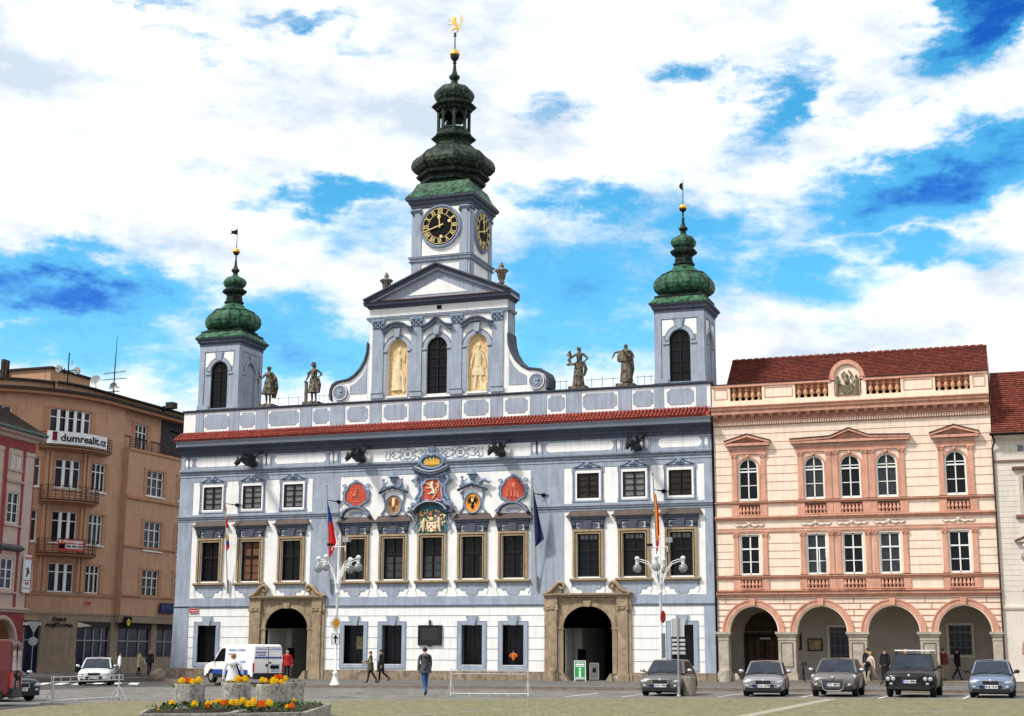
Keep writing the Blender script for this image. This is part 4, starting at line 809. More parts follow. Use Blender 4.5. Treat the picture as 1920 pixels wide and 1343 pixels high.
ln.sq([(1.02, 36.6), (1.12, 36.66), (1.15, 36.8), (1.36, 36.92), (1.38, 37.0), (1.2, 37.1), (1.08, 37.2), (1.0, 37.28)], tx, ty, 0, COPPERD, 8)
ln.sq([(1.0, 37.26), (1.15, 37.45), (1.24, 37.7), (1.24, 37.85), (1.12, 38.1), (.9, 38.3), (.6, 38.42), (.36, 38.55), (.22, 38.7), (.2, 38.78)], tx, ty, 0, COPPERM, 8)
ln.sq([(.2, 38.7), (.24, 38.76), (.2, 38.84), (.34, 39.0), (.38, 39.12), (.3, 39.2), (.2, 39.3), (.12, 39.6), (.09, 40.0), (.14, 40.1), (.1, 40.16), (.08, 40.3)], tx, ty, 0, COPPERM, 12)
LN = ln.build('lantern', CT)
for x_, y_, z_, q in ((-.42, .1, 36.0, .26), (.35, -.1, 36.0, .28), (-.3, .2, 35.55, .27), (.4, .1, 35.55, .24)):
    pass
be = MB()
for x_, y_, z_, q in ((-.38, .1, 35.75, .3), (.38, -.1, 35.8, .3), (-.3, .2, 35.2, .32), (.42, .1, 35.2, .28)): be.sq([(q, z_), (q * .8, z_ + .12), (q * .6, z_ + .3), (q * .4, z_ + .42), (.03, z_ + .46)], tx + x_, ty + y_, 0, BRONZE, 12, smooth=True); be.tube([(tx + x_, ty + y_, z_ + .4), (tx + x_, ty + y_, 36.6)], .03, BLACK, 4)
be.box(tx - .95, tx + .95, ty - .05, ty + .05, 36.3, 36.42, BLACK); be.build('bells', CT)
fn = MB(); fn.sq([(.08, 40.2), (.16, 40.28), (.26, 40.4), (.3, 40.55), (.28, 40.62)], tx, ty, 0, BRONZE, 14, smooth=True); fn.sq([(.28, 40.62), (.34, 40.66), (.34, 40.72), (.3, 40.86), (.2, 41.0), (.05, 41.08)], tx, ty, 0, GOLD, 16, smooth=True)
fn.tube([(tx, ty, 41), (tx, ty, 42.2)], .04, BLACK, 5); fn.tube([(tx - .13, ty, 42.0), (tx + .13, ty, 42.0)], .035, BLACK, 5); fn.tube([(tx, ty, 42.0), (tx, ty, 42.25)], .07, BLACK, 5)
lion(fn, tx, 42.2, 1.28, ty, GOLD, 1, .45); fn.build('lion_finial', CT)
# ---- corner towers ---------------------------------------------------------
def corner_tower(cx, cy, side_open):
    hw = 1.48; m = MB(); z0 = 17.1
    for face in range(4):
        f = MB(); f.wall(-hw, hw, z0, 21.5, [(-.63, .63, 17.3, 20.42, .63)], -hw, BLUE, .3)
        f.frame(-hw, hw, z0, 21.5, .36, -hw - .05, -hw, BLUE, wt=.0, wb=0); f.box(-hw + .36, hw - .36, -hw - .05, -hw, 21.1, 21.5, BLUE)
        for s in (-1, 1):
            A = [(s * 1.03, 21.02), (s * .38, 21.02), (s * .3, 20.72)] + [(s * .92 * cos(rad(q)), 19.79 + .92 * sin(rad(q))) for q in (68, 50, 35, 20)] + [(s * 1.03, 20.05)]
            f.prism(A[::-s], -hw - .035, -hw, WHITE if face in (0,) or (face == 1 and side_open) else BLUE)
            f.box(s * .82 - .18, s * .82 + .18, -hw - .07, -hw, 19.55, 19.62, BLUE); f.box(s * 1.12 - .4, s * 1.12 + .4, -hw - .09, -hw, 17.24, 17.5, BLUE)
        f.ring(0, 19.79, .66, .9, 0, 180, -hw - .05, -hw, BLUE, 18); f.ring(0, 19.79, .88, .92, 0, 180, -hw - .065, -hw - .04, GROOVE, 18)
        f.prism([(-.14, 20.5), (.14, 20.5), (.24, 21.05), (-.24, 21.05)], -hw - .09, -hw, BLUE)
        P = [(-.63, 17.3)] + [(-.63 * cos(pi * i / 12), 19.79 + .63 * sin(pi * i / 12)) for i in range(13)] + [(.63, 17.3)]
        blind = face != 0
        if blind: f.prism(P, -hw + .12, -hw + .16, BLUE)
        else:
            f.prism(P, -hw + .2, -hw + .24, GLASS); f.box(-.03, .03, -hw + .12, -hw + .18, 17.3, 20.42, WOOD); f.ring(0, 19.79, .56, .63, 0, 180, -hw + .1, -hw + .18, WOOD, 16); f.frame(-.63, .63, 17.3, 19.8, .06, -hw + .1, -hw + .18, WOOD)
            for z_ in (17.9, 18.5, 19.15): f.box(-.6, .6, -hw + .14, -hw + .18, z_, z_ + .04, WOOD)
            for q in (45, 135): f.tube([(0, -hw + .15, 19.8), (.58 * cos(rad(q)), -hw + .15, 19.8 + .58 * sin(rad(q)))], .02, WOOD, 4)
        c_, s_ = cos(face * pi / 2), sin(face * pi / 2)
        for v, fc, mi in ((f.v, f.f, f.m),):
            o = len(m.v); m.v += [(x_ * c_ - y_ * s_, x_ * s_ + y_ * c_, z_) for x_, y_, z_ in v]
            for mm in f.mats:
                if mm not in m.mats: m.mats.append(mm)
            for F, k_ in zip(fc, mi): m.f.append([i + o for i in F]); m.m.append(m.mats.index(f.mats[k_])); m.s.append(False)
    o = m.build('corner_tower', TH, (cx, cy, 0))
    c = MB(); c.sq([(1.5, 21.4), (1.53, 21.45), (1.54, 21.62), (1.64, 21.72), (1.66, 21.86), (1.76, 21.94), (1.78, 22.02)], 0, 0, 0, DBLUE); c.build('tower_cornice', o); c = MB(); c.sq([(1.5, 17.1), (1.6, 17.12), (1.6, 17.22), (1.5, 17.26)], 0, 0, 0, DBLUE); c.build('tower_base', o)
    d = MB(); d.sq([(1.79, 22.0), (1.8, 22.06), (1.62, 22.25), (1.5, 22.42), (1.46, 22.46)], 0, 0, 0, COPPER)
    d.sq([(1.5, 22.44), (1.52, 22.52), (1.32, 22.6), (1.2, 22.72), (1.24, 22.76)], 0, 0, 0, COPPERD, 4)
    prof_ = [(1.2, 22.72), (1.46, 22.84), (1.66, 23.04), (1.72, 23.3), (1.68, 23.6), (1.5, 23.86), (1.28, 24.02)]
    d.sq(prof_, 0, 0, 0, COPPER, 8)
    for i in range(16):
        a0 = pi / 8 * i; kk = 1.085 if i % 2 else 1.0
        d.tube([(r_ * kk * cos(a0), r_ * kk * sin(a0), z_) for r_, z_ in prof_], .022, COPPERD, 4)
    d.sq([(1.28, 23.98), (1.34, 24.04), (1.3, 24.1), (1.0, 24.18), (.72, 24.4), (.56, 24.6), (.52, 24.68)], 0, 0, 0, COPPER, 8)
    d.sq([(.52, 24.64), (.62, 24.7), (.62, 24.78), (.5, 24.84), (.52, 24.98), (.48, 25.1), (.5, 25.25), (.74, 25.42), (.78, 25.54), (.7, 25.62), (.55, 25.7), (.52, 25.8)], 0, 0, 0, COPPERD, 8)
    d.sq([(.52, 25.76), (.66, 25.9), (.73, 26.08), (.72, 26.22), (.6, 26.4), (.36, 26.52), (.2, 26.62), (.15, 26.68)], 0, 0, 0, COPPER, 8)
    d.sq([(.15, 26.66), (.18, 26.72), (.14, 26.8), (.26, 26.94), (.28, 27.02), (.18, 27.12), (.1, 27.3), (.07, 27.6), (.09, 27.66), (.05, 27.72), (.05, 28.1)], 0, 0, 0, COPPERM, 10)
    d.build('onion_dome', o)
    f = MB(); f.sq([(.05, 28.05), (.16, 28.12), (.22, 28.24)], 0, 0, 0, BRONZE, 12, smooth=True); f.sq([(.22, 28.24), (.26, 28.28), (.24, 28.42), (.12, 28.54), (.03, 28.58)], 0, 0, 0, GOLD, 12, smooth=True)
    f.tube([(0, 0, 28.5), (.04, 0, 30.1)], [.03, .018], BLACK, 5)
    if cx < 0: f.prism([(0, 29.9), (-.3, 29.82), (-.52, 29.9), (-.42, 29.74), (-.54, 29.62), (-.3, 29.6), (0, 29.5)], -.012, .012, BLACK)
    else: f.prism([(0, 29.95), (-.16, 29.88), (-.22, 29.7), (-.14, 29.56), (0, 29.45)], -.012, .012, BLACK)
    f.build('weather_vane', o)
corner_tower(-15.38, 1.5, 0); corner_tower(15.62, 1.5, 1)
for a, b_ in ((-11.4, -9.2), (-8.2, -7.3), (7.6, 8.7), (9.8, 11.8), (12.8, 14.0)):
    rl = MB()
    rl.tube([(a, .25, 17.75), (b_, .25, 17.75)], .015, BLACK, 4)
    for t_ in range(3): x_ = a + (b_ - a) * (t_ + .5) / 3; rl.tube([(x_, .25, 17.2), (x_, .25, 17.85)], .015, BLACK, 4)
    rl.build('lightning_rail', TH)
# ======================= SALMON ARCADE HOUSE ================================
PB = thing('arcade_house', 'peach and salmon house with four ground-floor arches and a roof balustrade', 'house', (0, 0, 0))
X0, X1 = 17.52, 32.74
ARC = [(18.12, 20.93), (21.86, 24.72), (25.7, 28.56), (29.44, 32.2)]
W5 = [19.46, 23.17, 25.16, 27.14, 30.78]
m = MB()
H = [(a, b_, 2.87, 4.33, 1.44) for a, b_ in ARC] + [(c - .55, c + .55, 6.02, 8.25) for c in W5] + [(c - .56, c + .56, 10.22, 12.6, .56) for c in W5]
m.wall(X0, X1, 2.87, 15.0, H, 0, PEACH, .5)
m.box(X0, X0 + .01, .02, 12, 5, 15, PEACH); m.box(X1 - .01, X1, .02, 12, 0, 15, PEACH); m.box(X0, X1, 12, 12.1, 0, 15, PEACH); m.box(X0 + .1, X1 - .1, .3, 12, 15.3, 15.4, ROOFD)
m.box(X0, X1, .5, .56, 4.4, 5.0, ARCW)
m.build('wall', PB)
g = MB()   # horizontal joints
def cuts(z, spans, x0=X0, x1=X1, mm=PGROOVE, h=.014):
    a = x0
    for q0, q1 in sorted(spans) + [(x1, x1)]:
        if q0 > a: g.box(a, q0, -.012, 0, z - h, z + h, mm)
        a = max(a, q1)
for z in (6.45, 6.9, 7.32, 7.75): cuts(z, [(c - .95, c + .95) for c in W5] + [(22.25, 28.1)])
for z in (10.72, 11.22, 11.68, 12.15): cuts(z, [(18.5, 20.5), (22.25, 28.15), (29.85, 31.75)])
for z in (12.62, 13.05): cuts(z, [(18.4, 20.6), (22.1, 28.3), (29.8, 31.9)])
cuts(13.5, [(18.2, 20.7), (22, 28.4), (29.7, 32)]); cuts(14.0, [(25, 25.4)])
# rusticated arcade blocks
for j, z in enumerate((3.1, 3.42, 3.75, 4.08, 4.42)):
    for i in range(4 + 1):
        xa = X0 if i == 0 else ARC[i - 1][1]; xb = X1 if i == 4 else ARC[i][0]
        def halfw(zz): 
            t_ = max(0, min(1, (zz - 2.87) / 1.72)); return 1.7 * sqrt(max(0, 1 - t_ * t_))
        l = X0 + .02 if i == 0 else (ARC[i - 1][0] + ARC[i - 1][1]) / 2 + halfw(z) + .03
        r_ = X1 - .02 if i == 4 else (ARC[i][0] + ARC[i][1]) / 2 - halfw(z) - .03
        if r_ - l > .12:
            g.box(l, r_, -.02, 0, z - .025, z + .025, PGROOVE)
            if r_ - l > .8: mid = (l + r_) / 2 + (.2 if j % 2 else -.15); g.box(mid - .02, mid + .02, -.018, 0, z, z + .3, PGROOVE)
cuts(4.66, [])
g.build('joints', PB)
b = MB()
for a, c in ARC:
    x_ = (a + c) / 2; b.ring(x_, 2.87, 1.43, 1.66, 0, 180, -.06, .4, PSALM, 26, 1.02); b.ring(x_, 2.87, 1.66, 1.74, 0, 180, -.1, 0, PSALM, 26, 1.02); b.ring(x_, 2.87, 1.36, 1.45, 0, 180, -.02, .45, PEACH, 26, 1.02)
    b.prism([(x_ - .12, 4.3), (x_ + .12, 4.3), (x_ + .18, 4.68), (x_ - .18, 4.68)], -.16, 0, PSALM)
b.build('archivolt', PB)
b = MB(); S_ = lambda P: b.prof(P, X0, X1, PSALM)
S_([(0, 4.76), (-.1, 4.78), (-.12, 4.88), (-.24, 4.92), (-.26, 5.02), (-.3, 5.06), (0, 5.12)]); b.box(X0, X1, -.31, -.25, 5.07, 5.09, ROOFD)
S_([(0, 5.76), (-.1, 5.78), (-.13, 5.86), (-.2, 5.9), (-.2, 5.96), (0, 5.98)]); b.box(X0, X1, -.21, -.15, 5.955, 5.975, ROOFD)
b.box(X0, X1, -.05, 0, 5.12, 5.2, PSALM)
S_([(0, 8.36), (-.06, 8.37), (-.08, 8.46), (0, 8.48)]); S_([(0, 8.55), (-.05, 8.56), (-.05, 8.62), (0, 8.64)])
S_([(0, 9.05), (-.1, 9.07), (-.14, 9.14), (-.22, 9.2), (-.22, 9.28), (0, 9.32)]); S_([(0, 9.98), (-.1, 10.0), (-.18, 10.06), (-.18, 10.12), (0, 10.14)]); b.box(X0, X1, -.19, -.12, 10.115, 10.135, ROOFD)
S_([(0, 14.46), (-.06, 14.48), (-.08, 14.72), (-.12, 14.76), (-.14, 14.82), (0, 14.82)])
S_([(0, 14.82), (-.12, 14.84), (-.12, 15.05), (-.52, 15.1), (-.54, 15.28), (-.62, 15.34), (-.66, 15.46), (-.72, 15.52), (0, 15.6)])
x = X0 + .05
while x < X1 - .05: b.box(x, x + .07, -.17, -.08, 14.52, 14.68, PEACH); x += .135
for i in range(29): x = X0 + .1 + i * .53; b.prof([(-.12, 14.86), (-.2, 14.88), (-.44, 15.0), (-.5, 15.1), (-.12, 15.1)], x, x + .22, PSALM)
b.build('cornice_bands', PB)
# window surrounds
def pilaster(mb, x, w_, z0, z1, mm=PSALM):
    mb.box(x - w_ / 2, x + w_ / 2, -.09, 0, z0 + .12, z1 - .22, mm); mb.box(x - w_ / 2 - .04, x + w_ / 2 + .04, -.13, 0, z0, z0 + .12, mm); mb.box(x - w_ / 2 - .02, x + w_ / 2 + .02, -.12, 0, z1 - .22, z1 - .06, mm); mb.box(x - w_ / 2 - .06, x + w_ / 2 + .06, -.16, 0, z1 - .06, z1, mm)
    for s in (-1, 1): mb.ell((x + s * w_ * .4, -.13, z1 - .13), (.06, .05, .06), PSALM, 6, 4)
b = MB()
pu = [18.68, 20.32, 22.43, 24.0, 24.38, 25.98, 26.36, 27.97, 30.05, 31.6]
for x in pu: pilaster(b, x, .28, 10.15, 12.84)
for x in pu: pilaster(b, x, .26, 6.0, 8.34)
for c in W5:
    b.ring(c, 12.04, .58, .68, 0, 180, -.05, 0, PSALM, 18); b.box(c - .68, c - .58, -.05, 0, 10.2, 12.04, PSALM); b.box(c + .58, c + .68, -.05, 0, 10.2, 12.04, PSALM); b.ell((c, -.1, 12.7), (.1, .07, .11), PSALM, 6, 5)
for x0, x1 in ((18.45, 20.55), (22.2, 28.2), (29.85, 31.85)):
    b.box(x0, x1, -.11, 0, 12.84, 13.1, PSALM); b.box(x0 - .05, x1 + .05, -.15, -.0, 13.1, 13.16, PSALM)
for c, hw, ap in ((19.48, 1.2, 13.9), (30.83, 1.2, 13.92)):
    b.prism([(c - hw, 13.38), (c + hw, 13.38), (c, ap - .1)], -.1, 0, PSALM); b.prism([(c - .5, 13.46), (c + .5, 13.46), (c, 13.66)], -.13, -.1, mat('grey_tympanum', (.26, .17, .13), .9, .2)); b.box(c - hw - .06, c + hw + .06, -.36, 0, 13.3, 13.44, PSALM)
    for s in (-1, 1): b.prism([(c + s * (hw + .08), 13.42), (c + s * (hw + .08), 13.55), (c, ap + .04), (c, ap - .12)][::s], -.4, 0, PSALM); b.prism([(c + s * (hw + .12), 13.55), (c + s * (hw + .12), 13.59), (c, ap + .09), (c, ap + .04)][::s], -.44, 0, ROOFD)
c = 25.2; b.box(21.95, 28.45, -.34, 0, 13.3, 13.44, PSALM)
b.prism([(c - 1.1, 13.44), (c + 1.1, 13.44), (c, 13.86)], -.1, 0, PSALM); b.prism([(c - .6, 13.47), (c + .6, 13.47), (c, 13.68)], -.13, -.1, MATS['grey_tympanum'])
P = [(21.9, 13.42), (24.15, 13.5), (c, 13.92), (26.25, 13.5), (28.5, 13.42)]
b.prism(P + [(x_, z_ + .12) for x_, z_ in P[::-1]], -.38, 0, PSALM); b.prism([(x_, z_ + .12) for x_, z_ in P] + [(x_, z_ + .17) for x_, z_ in P[::-1]], -.42, 0, ROOFD)
for x0, x1 in ((18.55, 20.35), (22.3, 24.05), (24.25, 26.05), (26.25, 28.05), (29.95, 31.65)):   # festoons
    mid = (x0 + x1) / 2
    for s in (-1, 1): b.tube([(mid + s * .12, -.05, 8.82), (mid + s * .3, -.06, 8.72), (mid + s * .5, -.05, 8.8), (mid + s * .7, -.05, 8.74), (mid + s * .85, -.05, 8.88)], [.05, .05, .04, .05, .03], CREAMW, 5); b.tube([(mid + s * .2, -.04, 8.95), (mid + s * .5, -.04, 8.93), (mid + s * .8, -.04, 8.95)], .02, PSALM, 4)
    b.ell((mid, -.07, 8.86), (.1, .06, .1), CREAMW, 6, 5)
for x0, x1 in ((18.45, 20.55), (22.2, 24.2), (24.22, 26.15), (26.17, 28.2), (29.85, 31.85)):
    for z0, z1 in ((5.2, 5.76), (9.32, 9.98)):
        mid = (x0 + x1) / 2
        for s in (-1, 1): e = sorted((mid + s * .6, mid + s * 1.0)); b.box(e[0], e[1], -.08, 0, z0, z1, PSALM)
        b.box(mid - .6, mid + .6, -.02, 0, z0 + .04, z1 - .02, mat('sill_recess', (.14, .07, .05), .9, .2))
        for i in range(6): x = mid - .5 + i * .2; b.sq([(.05, 0), (.04, .08), (.085, .2), (.05, .34), (.04, .4), (.06, .46)], x, -.09, z0 + .05, PSALM, 6)
        b.box(mid - .62, mid + .62, -.12, 0, z0 - .0, z0 + .06, PSALM)
b.build('window_surround', PB)
def pwin(c, up, opened=False):
    z0, z1 = (10.22, 12.6) if up else (6.02, 8.25)
    f = MB(); y0, y1 = .1, .16
    if up:
        f.ring(0, 12.04, .48, .56, 0, 180, y0, y1, FWHITE, 18); f.frame(-.56, .56, z0, 12.04, .08, y0, y1, FWHITE, wt=.05); f.box(-.03, .03, y0, y1, z0, 12.54, FWHITE)
        for z in (11.05,): f.box(-.5, .5, y0 + .01, y1, z - .02, z + .02, FWHITE)
        f.box(-.5, .5, y0 - .02, y1, 11.8, 11.88, FWHITE)
    else:
        f.frame(-.55, .55, z0, z1, .08, y0, y1, FWHITE); f.box(-.035, .035, y0, y1, z0, z1, FWHITE); f.box(-.5, .5, y0 - .02, y1, 7.42, 7.5, FWHITE); f.box(-.5, .5, y0 + .01, y1, 6.72, 6.76, FWHITE)
        if opened: f.frame(.04, .2, z0 + .05, 7.42, .05, -.25, -.2, FWHITE)
    o = f.build('window', PB, (c, 0, 0))
    p = MB(); P = [(-.55, z0), (.55, z0)] + (arc(0, 12.04, .53, .53, 0, 180, 14) if up else [(.55, z1), (-.55, z1)]); p.prism(P, .15, .19, GLASS if (c * 7) % 3 > 1 else mat('house_glass', (.035, .04, .045), .15, .4, 3)); p.build('pane', o)
for c in W5: pwin(c, 1); pwin(c, 0, c == 23.17)
# balustrade
b = MB(); b.box(X0, X1, -.3, .1, 15.58, 15.9, PEACH); b.box(X0 - .02, X1, -.34, .14, 15.58, 15.63, PSALM)
for x0, x1 in ((X0, 18.57), (20.42, 22.3), (24.17, 24.5), (26.0, 26.25), (28.13, 29.97), (31.8, X1)):
    b.box(x0, x1, -.26, .08, 15.9, 16.72, PEACH)
    if x1 - x0 > .6: b.frame(x0 + .14, x1 - .14, 16.02, 16.62, .04, -.29, -.26, PSALM)
for x0, x1 in ((X0, 24.3), (26.1, X1)): b.box(x0, x1, -.33, .15, 16.72, 16.86, PSALM); b.box(x0, x1, -.36, .18, 16.86, 16.9, ROOFD)
BA = b.build('balustrade', PB)
s = MB(); s.sq([(.09, 0), (.09, .07), (.05, .12), (.12, .3), (.1, .4), (.05, .52), (.05, .56), (.1, .6), (.1, .68), (.06, .74), (.09, .78), (.09, .82)], 0, 0, 0, mat('ochre_baluster', (.50, .32, .17), .8, .15), 8)
b0 = None
for x0, x1 in ((18.6, 20.4), (22.32, 24.15), (26.3, 28.1), (30.0, 31.78)):
    for i in range(5):
        x = x0 + (x1 - x0) * (i + .5) / 5
        if b0 is None: b0 = s.build('baluster', BA, (x, -.08, 15.9))
        else: dup(b0, BA, (x, -.08, 15.9))
l = MB(); c = 25.22
l.prism([(c - .72, 15.9), (c + .72, 15.9), (c + .72, 16.95)] + arc(c, 16.95, .72, .78, 0, 180, 16) + [(c - .72, 16.95)], -.2, .12, PEACH)
l.ring(c, 16.95, .72, .95, 0, 180, -.34, .15, PSALM, 20, 1.03); 
for s_ in (-1, 1): e = sorted((c + s_ * .68, c + s_ * 1.02)); l.box(e[0], e[1], -.32, .12, 16.8, 16.95, PSALM); 
gm = mat('bronze_green_stone', (.16, .14, .09), .8, .3, 6, .3)
l.prism([(c - .34, 16.5), (c + .34, 16.5), (c + .32, 16.1), (c, 15.95), (c - .32, 16.1)], -.34, -.2, gm); l.ell((c, -.32, 16.68), (.15, .12, .17), gm, 8, 6); l.ell((c, -.28, 17.0), (.08, .08, .14), gm, 8, 6); l.tube([(c - .2, -.28, 16.85), (c - .28, -.28, 17.1), (c - .1, -.28, 17.25)], .05, gm, 5); l.tube([(c + .2, -.28, 16.85), (c + .28, -.28, 17.1), (c + .1, -.28, 17.3)], .05, gm, 5)
for s_ in (-1, 1): l.tube([(c + s_ * .55, -.3, 15.92), (c + s_ * .54, -.3, 16.3), (c + s_ * .52, -.3, 16.7), (c + s_ * .52, -.3, 16.85)], [.1, .09, .13, .06], gm, 8); l.ell((c + s_ * .52, -.3, 16.95), (.08, .08, .1), gm, 7, 5); l.tube([(c + s_ * .45, -.32, 16.75), (c + s_ * .3, -.36, 16.5)], .045, gm, 5)
l.box(c - .68, c + .68, -.36, -.1, 15.9, 15.96, gm)
l.build('crest_lunette', PB)
# pillars
for x0, x1 in ((17.56, 18.12), (20.9, 21.86), (24.74, 25.7), (28.5, 29.46), (32.2, 32.72)):
    b = MB(); w_ = x1 - x0; b.box(x0, x1, -.12, .7, .7, 2.62, GSTONE); b.box(x0 - .14, min(x1 + .14, X1 + .02), -.25, .8, 2.74, 2.87, GSTONE); b.box(x0 - .07, min(x1 + .07, X1), -.18, .75, 2.62, 2.74, GSTONE); b.box(x0 - .03, x1 + .03, -.15, .72, 2.42, 2.48, GSTONE)
    b.box(x0 - .08, min(x1 + .08, X1), -.2, .78, -.1, .62, GSTONE); b.box(x0 - .04, x1 + .04, -.16, .74, .62, .72, GSTONE)
    if w_ > .6: b.frame(x0 + .14, x1 - .14, .95, 2.3, .05, -.14, -.12, mat('pillar_groove', (.15, .12, .09), .9, .1))
    b.build('pillar', PB)
b = MB(); b.sq([(.33, -.1), (.33, .75), (.28, .82)], 17.95, -.35, 0, GSTONE, 12); tag(b.build('round_bollard'), 'round stone bollard at the foot of the leftmost arcade pillar', 'bollard'); b = MB(); b.sq([(.24, -.1), (.2, .35), (.05, .6)], 18.5, .0, 0, GSTONE, 10); b.build('guard_stone', PB)
# arcade walk behind
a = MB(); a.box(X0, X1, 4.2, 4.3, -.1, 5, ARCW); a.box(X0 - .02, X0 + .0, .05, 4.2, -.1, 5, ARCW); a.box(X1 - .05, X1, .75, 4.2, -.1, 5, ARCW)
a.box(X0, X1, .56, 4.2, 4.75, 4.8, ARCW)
BKW = a.build('arcade_back_wall', PB)
g = MB(); P = [(18.2, .1), (18.2, 2.7)] + arc(19.4, 2.7, 1.2, 1.35, 180, 0, 16)[1:-1] + [(20.6, 2.7), (20.6, .1)]
g.prism(P, 4.1, 4.19, mat('brown_gate', (.045, .028, .018), .7, .5, 3)); g.box(19.37, 19.43, 4.05, 4.1, .1, 2.7, BLACK); g.box(18.3, 20.5, 4.04, 4.1, 2.66, 2.76, BLACK)
for x in (18.6, 19.0, 19.8, 20.2): g.box(x - .12, x + .12, 4.06, 4.1, .5, 2.4, mat('gate_panel', (.07, .04, .025), .6, .3, 3))
g.box(19.15, 19.75, 4.0, 4.06, 2.5, 2.6, mat('lit_sign_strip', (.5, .48, .4), .6, 0)); g.build('gate', PB)
for c, z0, z1, hw in ((23.75, 1.1, 3.2, .62), (30.35, 1.65, 3.3, .62)):
    f = MB(); f.frame(c - hw - .12, c + hw + .12, z0 - .12, z1 + .12, .12, 4.1, 4.2, CREAMW); f.frame(c - hw, c + hw, z0, z1, .06, 4.12, 4.19, mat('muntin', (.2, .19, .17), .6, 0))
    for i in range(1, 4): x = c - hw + 2 * hw * i / 4; f.box(x - .015, x + .015, 4.14, 4.19, z0, z1, MATS['muntin'])
    for i in range(1, 4): z = z0 + (z1 - z0) * i / 4; f.box(c - hw, c + hw, 4.14, 4.19, z - .015, z + .015, MATS['muntin'])
    w_ = f.build('window', PB); g = MB(); g.box(c - hw, c + hw, 4.17, 4.19, z0, z1, mat('shop_glass', (.02, .03, .05), .15, .6, 3)); g.build('pane', w_)
# roof
r = MB(); r.add([(17.95, .9, 16.3), (X1 - .0, .9, 16.3), (X1 - .1, 5.2, 19.3), (17.7, 5.2, 19.3), (X1 - .0, 9.5, 16.3), (17.95, 9.5, 16.3)], [(0, 1, 2, 3), (2, 3, 5, 4), (0, 3, 5)], TILEP)
r.add([(X1 + .04, .9, 16.3), (X1 - .12, 5.2, 19.28), (X1 + .04, 9.5, 16.3), (X1 + .04, .9, 14), (X1 + .04, 9.5, 14)], [(0, 1, 2, 4, 3)], CREAMW)
r.tube([(17.7, 5.2, 19.32), (X1 - .08, 5.2, 19.32)], .1, TILEP, 6)
for i in range(36): x = 17.8 + i * .41; r.tube([(x, 5.2, 19.35), (x + .3, 5.2, 19.37)], .1, TILEP, 6)
for j in range(1, 26):  # stepped tile courses
    t_ = j / 26; r.box(17.95 - .25 * t_, X1 + .0 - .1 * t_, .9 + 4.3 * t_ - .06, .9 + 4.3 * t_, 16.3 + 3.0 * t_ - .0, 16.3 + 3.0 * t_ + .025, TILEP)
r.build('roof', PB)
# ======================= CREAM HOUSE ========================================
CB = thing('cream_house', 'cream plaster house with red tile roof at the right edge', 'house')
x0, x1 = 32.76, 46
m = MB(); m.wall(x0, x1, 0, 13.3, [(34.2, 35.5, 9.1, 11.1), (34.35, 35.4, 5.1, 7.2), (33.98, 34.4, 12.35, 12.8), (33.85, 37.6, .0, 3.6, 1.87), (38.4, 42.1, .0, 3.6, 1.87), (37.6, 38.9, 9.1, 11.1), (37.7, 38.8, 5.1, 7.2), (41.5, 42.8, 9.1, 11.1), (41.6, 42.7, 5.1, 7.2)], 0, CREAMW, .4)
m.box(x0, x0 + .01, .02, 10, 5, 13.3, CREAMW); m.box(x1 - .01, x1, 0, 10, 0, 13.3, CREAMW); m.box(x0, x1, 5, 5.1, 0, 13, ARCW)
m.build('wall', CB)
g = MB()
for i in range(26):
    z = 4.7 + i * .28
    if not (4.9 < z < 11.8): continue
    a = x0
    for q0, q1 in ((33.9, 35.8), (37.3, 39.2), (41.2, 43.1), (x1, x1)):
        g.box(a, q0, -.008, 0, z - .008, z + .008, mat('fine_joint', (.45, .42, .38), .9, 0)); a = q1
g.box(x0, x1, -.08, 0, 11.86, 11.96, PSALM if 0 else mat('brown_trim', (.22, .12, .10), .8, .1)); g.prof([(0, 4.0), (-.06, 4.02), (-.1, 4.12), (-.1, 4.2), (0, 4.22)], x0, x1, CREAMW)
g.prof([(0, 13.0), (-.15, 13.1), (-.3, 13.2), (-.5, 13.3), (0, 13.4)], x0, x1, CREAMW)
for c in (34.85, 38.25, 42.15):
    g.frame(c - .85, c + .85, 9.0, 11.3, .2, -.05, 0, mat('beige_trim', (.50, .43, .36), .9, .1), wt=.2, wb=0); g.prof([(0, 8.8), (-.2, 8.85), (-.2, 8.98), (0, 9.02)], c - 1.1, c + 1.1, MATS['brown_trim']); g.prof([(0, 11.4), (-.2, 11.42), (-.25, 11.55), (0, 11.6)], c - 1.15, c + 1.15, MATS['brown_trim'])
    g.frame(c - .8, c + .8, 5.1, 7.5, .2, -.05, 0, MATS['beige_trim'], wb=0); g.prof([(0, 4.95), (-.18, 4.98), (-.18, 5.06), (0, 5.1)], c - .95, c + .95, MATS['brown_trim']); g.prism([(c - 1.2, 7.55), (c + 1.2, 7.55), (c, 8.1)], -.25, 0, MATS['beige_trim']); g.prism([(c - 1.25, 7.66), (c, 8.18), (c + 1.25, 7.66), (c + 1.25, 7.6), (c, 8.1), (c - 1.25, 7.6)], -.3, 0, MATS['brown_trim'])
for a, b_ in ((33.85, 37.6), (38.4, 42.1)): g.ring((a + b_) / 2, 1.73, 1.87, 2.1, 0, 180, -.04, .05, mat('pinkish_arch', (.42, .25, .2), .9, .1), 24)
g.build('trim', CB)
